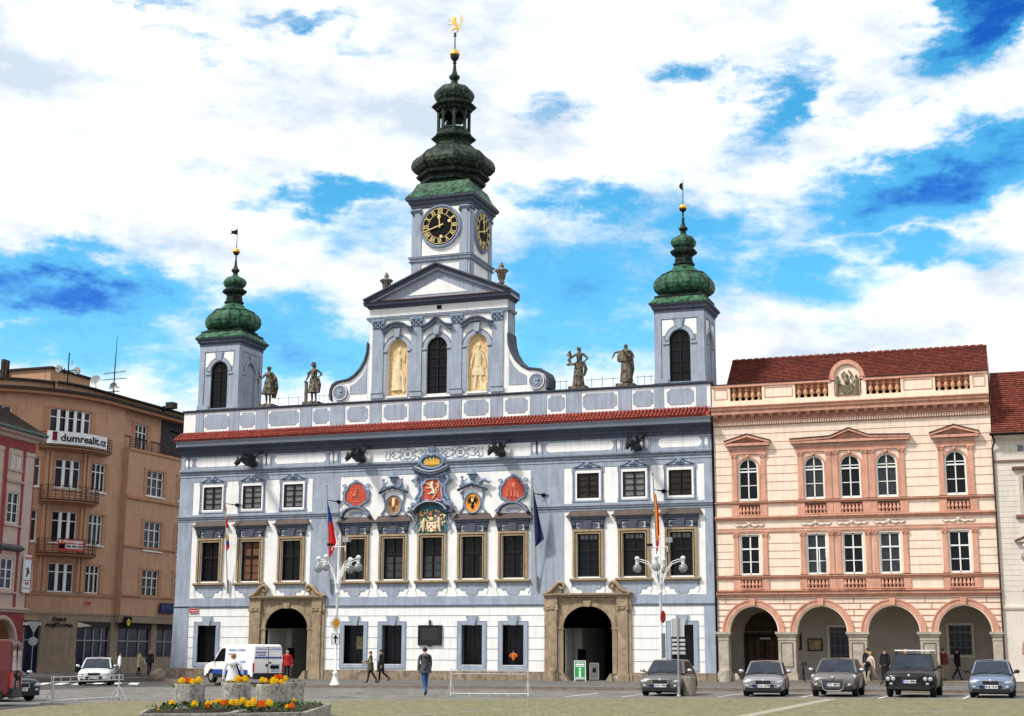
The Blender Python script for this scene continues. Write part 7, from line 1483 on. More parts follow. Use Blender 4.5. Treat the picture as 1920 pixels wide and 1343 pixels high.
# urns
URN = mat('urn_stone', (.24, .21, .165), .9, .4, 3, .4, dirt=(.06, .055, .05))
u = MB(); u.box(-.28, .28, -.28, .28, 0, .14, URN); u.sq([(.16, .14), (.12, .2), (.2, .3), (.22, .38), (.14, .46), (.2, .6), (.27, .85), (.28, .95), (.42, 1.05), (.44, 1.12), (.34, 1.2), (.2, 1.25), (.1, 1.3), (.16, 1.38), (.17, 1.46), (.08, 1.52), (.1, 1.58), (.02, 1.66)], 0, 0, 0, URN, 14, smooth=True)
for i in range(8): a = 2 * pi * i / 8; u.tube([(.2 * cos(a), .2 * sin(a), .55), (.29 * cos(a), .29 * sin(a), .95)], .03, STATUE, 4)
u0 = u.build('stone_urn', None, (-3.75, .7, 24.02)); tag(u0, 'carved stone urn on the left shoulder of the gable pediment', 'urn', 'urns on the pediment')
u1 = dup(u0, loc=(4.15, .7, 24.02)); tag(u1, 'carved stone urn on the right shoulder of the gable pediment, right of the clock tower', 'urn', 'urns on the pediment')
# ======================= STREET FURNITURE ===================================
def lamp(label, loc, rz, arms4=True):
    t = thing('street_lamp', label, 'street lamp', (loc[0], loc[1], zg(loc[0])), rz, 'white multi-globe street lamps')
    p = MB(); p.sq([(.26, 0), (.26, .06), (.2, .12), (.14, .3), (.1, .5), (.13, .54), (.13, .6), (.075, .64), (.07, 3.0), (.06, 4.4), (.11, 4.45), (.11, 4.56), (.05, 4.6), (.035, 7.2), (.05, 7.25), (.02, 7.3)], 0, 0, 0, WHITEM, 14, smooth=True)
    p.sq([(.1, 4.48), (.1, 4.9)], 0, 0, 0, WHITEM, 8); p.build('pole', t)
    b = MB(); b.tube([(-.38, 0, 6.72), (.38, 0, 6.72)], .025, WHITEM, 5); b.tube([(-.38, 0, 6.55), (-.38, 0, 6.78)], .025, WHITEM, 5); b.tube([(.38, 0, 6.5), (.38, 0, 6.78)], .025, WHITEM, 5); b.build('crossbar', t)
    b = MB(); b.box(.28, .62, -.14, .14, 6.95, 7.2, GREYM); b.build('floodlight', t); b = MB(); b.box(-.62, -.38, -.1, .1, 6.78, 6.9, BLACK); b.build('camera_box', t)
    g0 = None
    for i in range(4):
        a = i * pi / 2; ca, sa = cos(a), sin(a); m = MB()
        for o_ in (-.0, .12):
            P = [(.1 + o_ * .2, 4.7), (.14 + o_ * .3, 5.1), (.3 + o_ * .2, 5.6 - o_), (.6, 6.0 - o_), (.95, 6.12 - o_ * .9), (1.15, 6.1 - o_ * .8)]
            m.tube([(x * ca, x * sa, z) for x, z in P], .024, WHITEM, 5)
        ar = m.build('arm', t)
        m = MB(); m.sq([(.09, 5.86), (.09, 6.12), (.13, 6.14), (.12, 6.2), (.06, 6.27), (.01, 6.28)], 1.15 * ca, 1.15 * sa, 0, WHITEM, 12, smooth=True); m.build('lamp_cap', t)
        m = MB(); m.ell((1.15 * ca, 1.15 * sa, 5.68), (.22, .22, .22), mat('globe_glass', (.30, .31, .31), .12, .4, 7, spec=.8, alpha=.7), 16, 10); m.build('globe', t)
    b = MB()
    b.tube([(.24 * cos(2 * pi * i / 12), .24 * sin(2 * pi * i / 12), 4.95) for i in range(12)], .015, WHITEM, 4, closed=True); b.build('arm_ring', t)
    return t
lamp('white four-globe street lamp carrying the diamond priority sign, left of centre', (1.98, -16.6), rad(-5))
l2 = lamp('white four-globe street lamp behind the grey-brown saloon, right of the right portal', (17.0, -11.1), rad(5))
lamp('white globe street lamp at the right edge in front of the cream house', (35.4, -14.0), rad(0))
def top(mb, name, label, cat, loc=(0, 0, 0), rz=0, group=None): o = mb.build(name, None, loc, rz); tag(o, label, cat, group); return o
# signs on the lamps
t = thing('priority_sign', 'white and orange diamond priority road sign on the left white lamp pole', 'road sign', (2.02, -16.75, zg(1.5)), rad(52), 'signs on the left lamp pole')
b = MB(); b.prism([(-.34, 2.98), (0, 3.46), (.34, 2.98), (0, 2.5)], -.02, 0, WHITEM); b.build('plate', t); b = MB(); b.prism([(-.2, 2.98), (0, 3.26), (.2, 2.98), (0, 2.7)], -.03, -.02, mat('sign_orange', (.75, .30, .02), .5, 0)); b.build('orange_field', t)
t = thing('junction_plate', 'white rectangular plate with black T-shaped junction symbol under the diamond sign', 'road sign', (2.02, -16.75, zg(1.5)), rad(30), 'signs on the left lamp pole')
b = MB(); b.box(-.2, .2, -.02, 0, 1.95, 2.48, WHITEM); b.frame(-.2, .2, 1.95, 2.48, .02, -.025, -.02, BLACK); b.build('plate', t); b = MB(); b.box(-.03, .03, -.03, -.02, 2.02, 2.4, BLACK); b.box(-.12, .12, -.03, -.02, 2.24, 2.3, BLACK); b.box(-.05, .05, -.032, -.02, 2.24, 2.38, BLACK); b.build('symbol', t)
t = thing('edge_on_sign', 'round traffic sign seen edge-on with long plate below, on the right lamp pole', 'road sign', (17.12, -11.2, zg(16.6)), rad(80)); b = MB(); b.disc(0, 3.3, .3, -.03, 0, mat('sign_red', (.4, .02, .02), .5, 0), 24); b.build('round_plate', t); b = MB(); b.box(-.22, .22, -.03, 0, 1.3, 2.5, GREYM); b.build('plate', t)
# sign post with backs of boards
t = thing('direction_sign_post', 'grey post with the backs of direction boards, before the grey-brown saloon', 'road sign', (21.47, -26.4, zg(21.5) - .12), rad(6))
b = MB(); b.tube([(0, 0, 0), (0, 0, 3.05)], .035, GREYM, 8); b.sq([(.08, 0), (.08, .04), (.05, .1), (.045, .4)], 0, 0, 0, GREYM, 10); b.build('post', t)
b = MB(); b.box(-.27, .25, .04, .06, 2.25, 2.95, mat('sign_back_grey', (.42, .44, .44), .5, .12, 5, metal=.2)); 
for x in (-.24, 0.02, .22): b.box(x - .01, x + .01, .02, .04, 2.27, 2.93, WHITEM)
b.build('large_board', t)
for i, z in enumerate((2.12, 1.96, 1.8, 1.64)): b = MB(); b.box(-.25, .27, .04, .06, z - .055, z + .055, MATS['sign_back_grey']); b.box(-.2, .22, .02, .04, z - .01, z + .01, WHITEM); b.build('narrow_board', t)
b = MB(); b.sq([(.24, 0), (.26, .05), (.265, .7), (.24, .76), (.2, .76), (.19, .5), (.0, .5)], 0, 0, 0, mat('exposed_aggregate', (.24, .215, .17), .95, .45, 14, .8), 20); top(b, 'litter_bin', 'round exposed-aggregate concrete litter bin beside the sign post', 'litter bin', (21.67, -25.49, zg(21.8) - .12))
b = MB(); b.sq([(.22, 0), (.22, .6), (.18, .7), (.1, .72)], 0, 0, 0, STONE, 12); top(b, 'stone_bollard', 'short stone bollard against the left jamb of the right portal', 'bollard', (8.15, -1.2, zg(8)))
b = MB(); b.ell((0, 0, .1), (.6, .5, .5), PLINTH, 12, 8); top(b, 'guard_stone', 'rounded sandstone guard stone at the bottom left corner of the town hall', 'guard stone', (-18.3, -.9, zg(-18)))
t = thing('info_board', 'green and white A-frame board with a large white letter i in the right portal', 'sign board', (10.2, -2.6, zg(10)), rad(10))
b = MB(); b.frame(-.33, .33, .12, 1.15, .045, -.03, .0, WHITEM); 
for s in (-1, 1): b.box(s * .31 - .02, s * .31 + .02, -.03, 0, 0, .12, WHITEM); b.tube([(s * .3, 0, 1.1), (s * .3, .4, 0)], .02, WHITEM, 5)
b.build('frame', t); b = MB(); b.box(-.285, .285, -.02, -.005, .165, 1.105, mat('info_green', (.03, .32, .09), .5, .05)); pn = b.build('panel', t)
text('i', .78, mat('sign_white', (.8, .8, .8), .5, 0), 'letter', pn, (0, -.022, .47), ext=.004, bold=.02); text('TURIST INFO', .085, MATS['sign_white'], 'lettering', pn, (0, -.022, 1.03), ext=.002, bold=.002); b = MB(); b.box(-.24, .24, -.026, -.02, .88, .97, MATS['sign_white']); b.box(-.24, .24, -.026, -.02, .8, .84, MATS['sign_white']); b.box(-.24, .24, -.026, -.02, .2, .23, MATS['sign_white']); b.build('text_bar', pn)
t = thing('info_board', 'small grey-white A-frame board deeper inside the right portal', 'sign board', (9.9, 1.2, .1), rad(20)); b = MB(); b.frame(-.28, .28, .05, 1.0, .05, -.02, 0, mat('dim_white', (.35, .35, .34), .6, 0)); b.box(-.23, .23, -.015, 0, .1, .95, mat('dim_grey', (.2, .2, .19), .6, .3)); b.box(-.1, .1, -.02, -.015, .45, .7, BLACK); b.build('panel', t)
RK = mat('worn_white_tube', (.5, .51, .5), .6, .25, 5)
def rack(name, label, a, c, h, ex=0):
    b = MB(); L_ = sqrt((c[0] - a[0]) ** 2 + (c[1] - a[1]) ** 2); th = atan2(c[1] - a[1], c[0] - a[0])
    t = thing(name, label, 'banner frame', (a[0], a[1], zg(a[0]) - .12), th)
    r = MB()
    for z in (h, h - .15): r.tube([(-ex, 0, z), (L_ + ex * 2, 0, z)], .018, RK, 6)
    for i in range(9): x = -ex + (L_ + ex * 3) * i / 8; r.tube([(x, 0, h), (x, 0, h - .15)], .01, RK, 4)
    r.build('top_rail', t); r = MB(); r.tube([(-.05, 0, .1), (L_ + .05, 0, .1)], .035, RK, 6)
    for i in range(5): x = L_ * i / 4; r.tube([(x, -.02, 0), (x, -.02, .12)], .025, RK, 5)
    r.build('bottom_rail', t)
    for x in (0, L_):
        r = MB(); r.tube([(x, 0, 0), (x, 0, h + .05)], .022, RK, 6)
        for s in (-1, 1): r.tube([(x, s * .35, .0), (x, 0, h * .6)], .013, RK, 5); r.tube([(x + s * .14, 0, .1), (x, 0, h * .6)], .011, RK, 5)
        r.box(x - .05, x + .05, -.4, .4, -.02, .04, GREYM); r.build('end_support', t)
rack('banner_frame', 'empty white metal banner frame in front of the town hall café windows', (13.13, -29.05), (15.91, -28.0), 1.0)
rack('banner_frame', 'empty white metal banner frame at lower left in front of the white hatchback', (4.65, -42.2), (3.98, -37.6), .85, .15)
b = MB(); b.box(-.72, .74, -.1, -.02, 2.12, 3.22, BRONZE); b.frame(-.76, .78, 2.08, 3.26, .07, -.13, -.02, BRONZE)
for i in range(7): b.box(-.5, .5, -.105, -.1, 2.4 + i * .1, 2.43 + i * .1, mat('plaque_letters', (.07, .07, .06), .5, .3, 9))
b.box(-.05, .03, -.14, -.02, 3.22, 3.55, BRONZE); b.ell((-.01, -.1, 3.5), (.08, .05, .07), BRONZE, 8, 5); b.box(-.1, .1, -.12, -.02, 2.0, 2.12, BRONZE)
top(b, 'memorial_plaque', 'dark bronze memorial plaque on the white ground-floor wall of the town hall', 'plaque')
SR = mat('street_sign_red', (.42, .02, .02), .4, .05)
def plate(name, label, w, h, s, m, tm, loc, rz, size, cat='street sign', grp='red street name plates'):
    b = MB(); b.box(-w / 2, w / 2, -.03, 0, -h / 2, h / 2, m); b.frame(-w / 2, w / 2, -h / 2, h / 2, .012, -.033, -.03, tm); o = b.build(name, None, loc, rz); tag(o, label, cat, grp)
    if s: text(s, size, tm, 'lettering', o, (0, -.034, 0), ext=.002, bold=.003)
    return o
plate('street_name_plate', 'red street name plate on the left corner of the town hall', .66, .3, 'U Radnice', SR, MATS['sign_white'], (-16.42, -.06, 4.2), 0, .13)
def wtext(s, size, m, name, u, y, z, parent=None, bold=.0, grp=None, sx=1.):
    o = text(s, size, m, name, parent, (0, 0, 0), (0, 0, 0), ext=.015, bold=bold)
    for v in o.data.vertices: v.co = Vector(otf(u + v.co.x * sx, y - v.co.z - .015, z + v.co.y))
    o.scale = (1, 1, 1); return o
o = wtext('ČESKÁ', .33, BLACK, 'shop_lettering', 30.48, -.05, 3.82, bold=.008, sx=1.15); tag(o, 'black raised letters ČESKÁ on the beige stone cladding, upper line', 'lettering', 'black shop lettering')
o = wtext('POJIŠŤOVNA', .33, BLACK, 'shop_lettering', 30.52, -.05, 3.41, bold=.008, sx=1.12); tag(o, 'black raised letters POJIŠŤOVNA on the beige stone cladding, lower line', 'lettering', 'black shop lettering')
a_ = lambda u: min(pi / 2, (u - OL) / OR)
plate('street_name_plate', 'small red street name plate above the stone-clad shop of the orange block', .62, .27, '', SR, MATS['sign_white'], otf(32.92, -.03, 5.07), a_(32.92), .1)
b = MB(); b.box(-.42, .42, -.14, 0, -.42, .42, BLACK)
for i in range(5): q = rad(90 + 72 * i); b.ell((.16 * cos(q), -.15, .16 * sin(q)), (.1, .02, .12), mat('sign_yellow', (.65, .42, .03), .5, 0), 8, 5)
b.box(-.04, .04, -.16, -.14, -.3, .0, MATS['sign_yellow']); top(b, 'flower_sign', 'black square sign with yellow flower emblem on the orange block ground floor', 'shop sign', otf(37.0, -.62, 3.77), pi / 2)
t = thing('blue_shop_sign', 'blue lettered sign with a red square above the dark shop windows of the orange block', 'shop sign', otf(42.6, -.65, 4.95), pi / 2); b = MB(); b.box(-1.35, .75, -.1, 0, -.38, .42, mat('sign_blue', (.012, .02, .07), .5, .1)); b.build('board', t); b = MB(); b.box(.85, 1.35, -.12, 0, -.1, .5, mat('sign_dark_red', (.14, .01, .02), .5, .1)); b.build('red_square', t); text('BANKA', .5, mat('sign_letter_blue', (.05, .1, .25), .5, 0), 'lettering', t, (-.3, -.11, .05), ext=.004)
# banner on the balcony
t = thing('advertising_banner', 'white banner reading dumrealit.cz with a dark red square on the top curved balcony', 'banner', (0, 0, 0))
def bal_y(u, u0=28.05, u1=33.85, out=1.1): return -out * .55 - out * .45 * sin(pi * (u - u0) / (u1 - u0)) - .03
b = MB(); n = 14; U = [28.43 + 4.57 * i / n for i in range(n + 1)]; vv = [otf(u, bal_y(u) - .02 * sin(u * 9), z) for z in (16.38, 17.3) for u in U] + [otf(u, bal_y(u) + .02 - .02 * sin(u * 9), z) for z in (16.38, 17.3) for u in U]
k = n + 1; b.add(vv, [(i, i + 1, i + 1 + k, i + k) for i in range(n)] + [(i + 2 * k, i + 1 + 2 * k, i + 1 + 3 * k, i + 3 * k) for i in range(n)], mat('banner_white', (.70, .70, .72), .8, .1)); b.build('sheet', t)
b = MB(); vv = [otf(u, bal_y(u) - .03, z) for u in (28.75, 29.05) for z in (16.6, 17.25)]; b.add(vv, [(0, 1, 3, 2)], mat('banner_dark_red', (.14, .01, .03), .7, 0)); b.build('red_square', t)
o = text('dumrealit.cz', .72, mat('banner_black', (.02, .015, .02), .7, 0), 'lettering', t, (0, 0, 0), (0, 0, 0), ext=.008, bold=.014)
xs = [v.co.x for v in o.data.vertices]; w_ = max(xs) - min(xs)
for v in o.data.vertices: u = 31.05 + v.co.x * 3.6 / w_; v.co = Vector(otf(u, bal_y(u) - .035 - v.co.z, 16.83 + v.co.y * 1.05))
t = thing('rent_banner', 'red and white for-rent banner with a phone number on the lowest curved balcony', 'banner', (0, 0, 0))
def by2(u): return bal_y(u, 28.4, 32.95, .9) - .02
b = MB(); vv = [otf(u, by2(u), z) for z in (8.72, 9.5) for u in (29.6, 30.07, 30.53, 31.0, 31.46)]; b.add(vv, [(i, i + 1, i + 6, i + 5) for i in range(4)], mat('banner_red', (.50, .05, .03), .7, .05)); b.build('sheet', t)
b = MB(); vv = [otf(u, by2(u) - .01, z) for z in (8.86, 9.18) for u in (30.1, 30.53, 30.97, 31.38)]; b.add(vv, [(i, i + 1, i + 5, i + 4) for i in range(3)], MATS['banner_white']); vv = [otf(u, by2(u) - .01, z) for z in (8.86, 9.18) for u in (29.68, 30.05)]; b.add(vv, [(0, 1, 3, 2)], BLACK); b.build('number_field', t)
for s_, z_, m_, u_, wd in (('K PRONÁJMU', 9.34, MATS['sign_white'], 30.53, 1.7), ('724 964 555', 9.02, MATS['banner_black'], 30.74, 1.2)):
    o = text(s_, .27, m_, 'lettering', t, (0, 0, 0), (0, 0, 0), ext=.004, bold=.008); xs = [v.co.x for v in o.data.vertices]; w_ = max(xs) - min(xs)
    for v in o.data.vertices: u = u_ + v.co.x * wd / w_; v.co = Vector(otf(u, by2(u) - .025 - v.co.z, z_ + v.co.y))
# vertical sign on the red house
M_ = Matrix.Rotation(RZ, 4, 'Z'); 
def rbp(x, y, z): v = M_ @ Vector((x, y, z)); return (v.x - 27.3, v.y - 2.9, z)
t = thing('vertical_shop_sign', 'tall narrow white sign with red lettering on the pink house corner', 'shop sign', rbp(-.5, -.25, 6.5), RZ)
b = MB(); b.box(-.42, .42, -.1, 0, -1.2, 1.2, MATS['banner_white']); b.box(-.42, .42, -.105, -.1, -.45, -.41, BLACK); b.box(-.42, .42, -.105, -.1, -.95, -.91, BLACK); b.build('board', t)
text('HERNA', .26, SR, 'lettering', t, (0, -.11, 1.0), ext=.003, bold=.006); text('BAR', .26, SR, 'lettering', t, (0, -.11, -.62), ext=.003, bold=.01); b = MB(); b.tube([(-.1, -.11, -.2), (0, -.11, .1), (.05, -.11, .4)], [.06, .1, .06], BLACK, 6, .3); b.tube([(.05, -.11, .3), (.25, -.11, .0)], .04, BLACK, 5, .3); b.tube([(0, -.11, .2), (-.22, -.11, .35)], .04, BLACK, 5, .3); b.build('figure_symbol', t)
plate('street_name_plate', 'faded red street name plate on the dark red arch wall of the pink house', .6, .2, '', mat('faded_red', (.3, .03, .04), .6, 0), mat('faded_pink', (.4, .2, .2), .6, 0), rbp(-.55, -.06, 3.72), RZ, .1)
t = thing('give_way_sign', 'back of a triangular give-way sign with a round sign beneath, at the pink house corner', 'road sign', (-25.97, -3.5, zg(-26)), rad(38)); b = MB(); b.tube([(0, .03, 0), (0, .03, 3.6)], .035, GREYM, 6); b.build('post', t); b = MB(); b.prism([(-.42, 3.55), (.42, 3.55), (0, 2.8)], -.02, 0, GREYM); b.build('triangular_plate', t); b = MB(); b.disc(0, 2.3, .28, -.02, 0, GREYM, 20); b.build('round_plate', t)
# antennas --------------------------------------------------------------------
t = thing('antenna_mast', 'rooftop mast with two small dishes on the orange block, left of the penthouse dish', 'antenna', otf(32.3, 3, 21.35), 0, 'antennas on the orange block'); b = MB(); b.tube([(0, 0, 0), (0, 0, 2.7)], .05, BLACK, 5); b.tube([(-.8, 0, 1.3), (.8, 0, 1.3)], .04, BLACK, 5); b.tube([(-.35, 0, 1.0), (-.35, 0, 1.5)], .05, BLACK, 5); b.tube([(.3, 0, 1.7), (.3, 0, 2.1)], .02, BLACK, 4); b.build('pole', t)
for x, z in ((-.85, 1.5), (.8, 1.25)): b = MB(); b.disc(x, z, .28, -.1, .05, GREYM, 14); b.tube([(x, -.1, z), (x - .15, -.4, z)], .03, BLACK, 4); b.build('dish', t)
t = thing('antenna_mast', 'tall yagi antenna mast with a long whip on the orange block roof', 'antenna', otf(38.7, 3, 21.1), 0, 'antennas on the orange block'); b = MB(); b.tube([(0, 0, 0), (0, 0, 2.9), (.05, 0, 5.5)], [.06, .05, .015], BLACK, 5); b.build('pole', t)
for z, l, tl in ((2.4, 1.9, .12), (1.9, 2.1, .02), (1.2, .9, .05), (.9, 1.0, 0), (.6, .7, 0)):
    b = MB(); b.tube([(-l * .5, 0, z), (l * .55, 0, z + tl)], .022, BLACK, 4)
    for i in range(8): x = -l * .5 + l * i / 7; b.tube([(x, -.3, z + tl * i / 7), (x, .3, z + tl * i / 7)], .012, BLACK, 3); b.tube([(x, 0, z - .1), (x, 0, z + .12)], .012, BLACK, 3)
    b.build('yagi', t)
for lab, u, y, z, r in (('large pale satellite dish on the penthouse of the orange block', 33.8, 1.2, 21.9, .42), ('small dark satellite dish on an arm at the right of the penthouse', 36.1, 1.2, 21.9, .28)):
    b = MB(); vv = []
    for j in range(4):
        for i in range(16): q = 2 * pi * i / 16; rr = r * (j + .3) / 3.3; vv.append((rr * cos(q), -.25 * (rr / r) ** 2 * r * 1.2, rr * sin(q)))
    b.add(vv, [(j * 16 + i, j * 16 + (i + 1) % 16, (j + 1) * 16 + (i + 1) % 16, (j + 1) * 16 + i) for j in range(3) for i in range(16)], WHITEM if r > .3 else GREYM, True); b.tube([(0, 0, -r), (0, -.4, 0)], .02, BLACK, 4); b.tube([(0, .02, 0), (0, .1, -.9)], .04, BLACK, 4); top(b, 'satellite_dish', lab, 'satellite dish', otf(u, y, z), rad(30), 'dishes on the orange block')
b = MB(); b.tube([(0, 0, 0), (0, 0, 1.5)], .015, BLACK, 3); top(b, 'whip_aerial', 'thin bare whip aerial on the left part of the orange block roof', 'antenna', otf(28.5, 1, 20.9))
b = MB(); b.box(-.35, .35, -.35, .35, .25, .75, ROOFD); b.tube([(-.3, -.3, 0), (-.3, -.3, .3)], .04, BLACK, 4); b.tube([(.3, -.3, 0), (.3, -.3, .3)], .04, BLACK, 4); b.box(-.8, -.65, -.1, .1, 0, .5, ROOFD); top(b, 'roof_ventilator', 'dark box ventilator on the orange roof next to the town hall parapet', 'ventilator', otf(44.0, 1.0, 21.1))
# flags -----------------------------------------------------------------------
def flag(label, x, ztop, zbot, wf, cf, s=1):
    t = thing('wall_flag', label, 'flag', (x, 0, 0), 0, 'flags on the town hall facade')
    b = MB(); b.tube([(0, -.12, 5.25), (0, -.14, 6.1)], .07, GREYM, 6); b.tube([(0, -.15, 5.3), (0, -1.0, 11.45), (0, -1.04, 11.85)], [.035, .03, .02], GREYM, 6); b.ell((0, -1.04, 11.8), (.06, .06, .09), GREYM, 6, 5); b.build('pole', t)
    b = MB(); b.tube([(0, -.95, 10.9), (.45, -.02, 10.88)], .025, BLACK, 5); b.ell((.38, -.1, 10.88), (.16, .08, .12), BLACK, 7, 5); b.tube([(.1, -.3, 10.88), (.7, -.05, 10.88)], .03, BLACK, 4); b.build('bracket', t)
    nu, nv = 12, 22; f_ = MB(); vv = []
    for j in range(nv + 1):
        v = j / nv; z0 = ztop - (ztop - zbot) * v
        for i in range(nu + 1):
            u = i / nu; w_ = wf(v) * u; yy = -.15 - .85 * (z0 - 5.3) / 6.15
            vv.append((s * (.03 + w_), yy + .09 * sin(u * 9 + v * 3) * min(1, w_ * 3), z0 - .25 * u * (1 - v)))
    for j in range(nv):
        for i in range(nu): f_.add([vv[j * (nu + 1) + i], vv[j * (nu + 1) + i + 1], vv[(j + 1) * (nu + 1) + i + 1], vv[(j + 1) * (nu + 1) + i]], [(0, 1, 2, 3)], cf((i + .5) / nu, (j + .5) / nv))
    f_.build('flag_cloth', t)
FB = mat('flag_blue', (.012, .04, .28), .8, .1, 4); FR = mat('flag_red', (.55, .02, .02), .8, .1, 4); FW = mat('flag_white', (.75, .75, .78), .8, .05, 4); FO = mat('flag_orange', (.75, .27, .04), .8, .1, 4); FN = mat('flag_navy', (.015, .022, .075), .8, .2, 4); FY = mat('flag_yellow', (.7, .45, .03), .8, .1)
flag('furled red and white banded flag, leftmost on the town hall facade', -13.95, 10.9, 7.9, lambda v: .07 + .2 * v if v < .9 else .25 * (1 - v) * 10 + .02, lambda u, v: FR if v < .12 or .25 < v < .5 else FW if v < .25 or .5 < v < .65 else FY if v < .78 and u < .7 else FR if v > .88 else FB)
flag('blue, red and white national flag with blue wedge hanging left of the centre windows', -6.7, 10.95, 7.35, lambda v: .04 + .85 * min(v, .72) if v < .72 else .65 * (1 - v) / .28 + .02, lambda u, v: FB if v + u * .12 < .42 else FW if u > .75 and .5 < v < .82 else FR)
flag('plain dark navy flag hanging right of the centre windows', 6.82, 11.2, 7.8, lambda v: .05 + .6 * min(v, .86) if v < .86 else .57 * (1 - v) / .14 + .02, lambda u, v: FN)
flag('orange and red flag hanging above the right four-globe lamp', 14.15, 10.8, 7.4, lambda v: .12 + .35 * min(v, .3) if v < .7 else .22 * (1 - v) / .3 + .05, lambda u, v: FO if u < .5 + .1 * sin(v * 9) and v < .8 else FR)
# notice boards, bicycle --------------------------------------------------------
for lab, x, w_, z0, z1, c in (('tall olive notice board on the arcade back wall beside the second pillar', 21.25, .55, 1.9, 2.9, (.10, .10, .05)), ('wide framed notice board with yellowish sheet on the arcade back wall', 22.3, .85, 1.85, 2.55, (.30, .25, .12))):
    b = MB(); b.frame(x - w_ / 2, x + w_ / 2, z0, z1, .06, 4.1, 4.19, WOOD); b.box(x - w_ / 2, x + w_ / 2, 4.14, 4.18, z0, z1, mat('notice_' + lab[:4], c, .7, .4, 6)); b.box(x, x + w_ * .3, 4.12, 4.14, z0 + .15, z1 - .15, mat('notice_sheet', (.42, .36, .18), .8, .2)); top(b, 'notice_board', lab, 'notice board')
t = thing('bicycle', 'dark bicycle standing in the arcade next to the first full pillar', 'bicycle', (22.35, -.6, zg(22) + .05), rad(12))
for y in (0, 1.05):
    b = MB(); b.tube([(0, y + .33 * cos(2 * pi * i / 24), .33 + .33 * sin(2 * pi * i / 24)) for i in range(24)], .02, RUBBER, 6, closed=True)
    for i in range(10): q = 2 * pi * i / 10; b.tube([(0, y, .33), (0, y + .31 * cos(q), .33 + .31 * sin(q))], .003, CHROME, 3)
    b.build('wheel', t)
b = MB(); b.tube([(0, 0, .33), (0, .12, .8), (0, .16, .95)], .018, BLACK, 6); b.tube([(0, .14, .85), (0, .55, .32), (0, 1.05, .33), (0, .7, .78), (0, .16, .82)], .018, BLACK, 6); b.tube([(0, .55, .32), (0, .72, .9)], .016, BLACK, 6); b.build('bike_frame', t)
b = MB(); b.tube([(-.27, .25, .98), (-.2, .14, 1.02), (0, .1, 1.0), (.2, .14, 1.02), (.27, .25, .98)], .014, CHROME, 6); b.build('handlebar', t)
b = MB(); b.ell((0, .76, .93), (.09, .14, .04), BLACK, 8, 5); b.build('saddle', t); b = MB(); b.box(-.16, .16, -.12, .1, .82, 1.05, mat('basket_wire', (.03, .03, .03), .7, .3)); b.build('basket', t)
# planters and marigolds ---------------------------------------------------------
LEAF = mat('marigold_leaf', (.045, .085, .025), .7, .5, 20); SOIL = mat('soil', (.04, .03, .02), .95, .3, 6)
p0 = None
for i, (x, y, lab, r, h) in enumerate(((14.83, -50.47, 'round concrete planter with yellow and orange marigolds, leftmost of the four', .385, .86), (15.61, -49.55, 'round concrete planter before the woman in white, second from left', .37, .88), (16.95, -50.15, 'round concrete planter nearest the camera, third from left', .39, .86), (15.98, -47.4, 'round concrete planter partly hidden behind the nearest one', .37, .87))):
    b = MB(); b.sq([(r, 0), (r, h - .03), (r - .01, h), (r - .06, h), (r - .06, h - .08), (0, h - .08)], 0, 0, 0, CONC, 28); o = thing('planter', lab, 'planter', (x, y, zg(x) - .12), i * 1.3, 'round concrete planters'); b.build('bowl', o); s_ = MB(); s_.sq([(r - .07, h - .1), (r - .07, h - .03)], 0, 0, 0, SOIL, 20); s_.build('soil', o)
BEDS = [[(16.43, -55.0), (17.95, -53.9), (16.6, -49.3), (15, -48.3), (13.9, -50.2), (15.25, -53.0)], [(18.0, -54.3), (19.2, -52.6), (17.3, -47.6), (16.4, -46.6), (16.7, -49.2), (17.2, -52.2)]]
for i, P in enumerate(BEDS):
    zt = .33; cx_ = sum(a for a, _ in P) / len(P); cy_ = sum(a for _, a in P) / len(P); t = thing('flower_bed', ('low concrete-walled flower bed, left part' if i == 0 else 'low concrete-walled flower bed, right part with angular end'), 'flower bed', (cx_, cy_, 0), 0, 'low concrete flower beds')
    b = MB(); n = len(P); O_ = [(a - cx_, c - cy_) for a, c in P]; I_ = [(a * .9, c * .95) for a, c in O_]
    b.add([(a, c, -.1) for a, c in O_] + [(a, c, zt) for a, c in O_] + [(a, c, zt) for a, c in I_] + [(a, c, .2) for a, c in I_], [(i_, (i_ + 1) % n, (i_ + 1) % n + n, i_ + n) for i_ in range(n)] + [(i_ + n, (i_ + 1) % n + n, (i_ + 1) % n + 2 * n, i_ + 2 * n) for i_ in range(n)] + [(i_ + 2 * n, (i_ + 1) % n + 2 * n, (i_ + 1) % n + 3 * n, i_ + 3 * n) for i_ in range(n)], CONC); b.build('concrete_wall', t)
    s_ = MB(); s_.prism([(a * .91, c * .955) for a, c in O_][::1], .2, zt - .06, SOIL, 'z'); s_.build('soil', t)
random.seed(5)
def foliage(name, label, pts, n, sz, zr):
    b = MB()
    for _ in range(n):
        x, y, z = random.choice(pts); x += random.uniform(-.3, .3); y += random.uniform(-.3, .3)
        if len(pts) <= 4 and False: continue
        z += random.uniform(0, zr); a = random.uniform(0, 6.28); e = random.uniform(-.2, 1.2); L_ = sz * random.uniform(.6, 1.3); d_ = Vector((cos(a) * cos(e), sin(a) * cos(e), sin(e))); s_ = d_.cross(Vector((0, 0, 1))).normalized() * L_ * .3; p_ = Vector((x, y, z))
        b.add([p_, p_ + d_ * L_ * .5 + s_, p_ + d_ * L_, p_ + d_ * L_ * .5 - s_], [(0, 1, 2, 3)], LEAF)
    o = b.build(name); tag(o, label, 'foliage'); o['kind'] = 'stuff'
pp = []
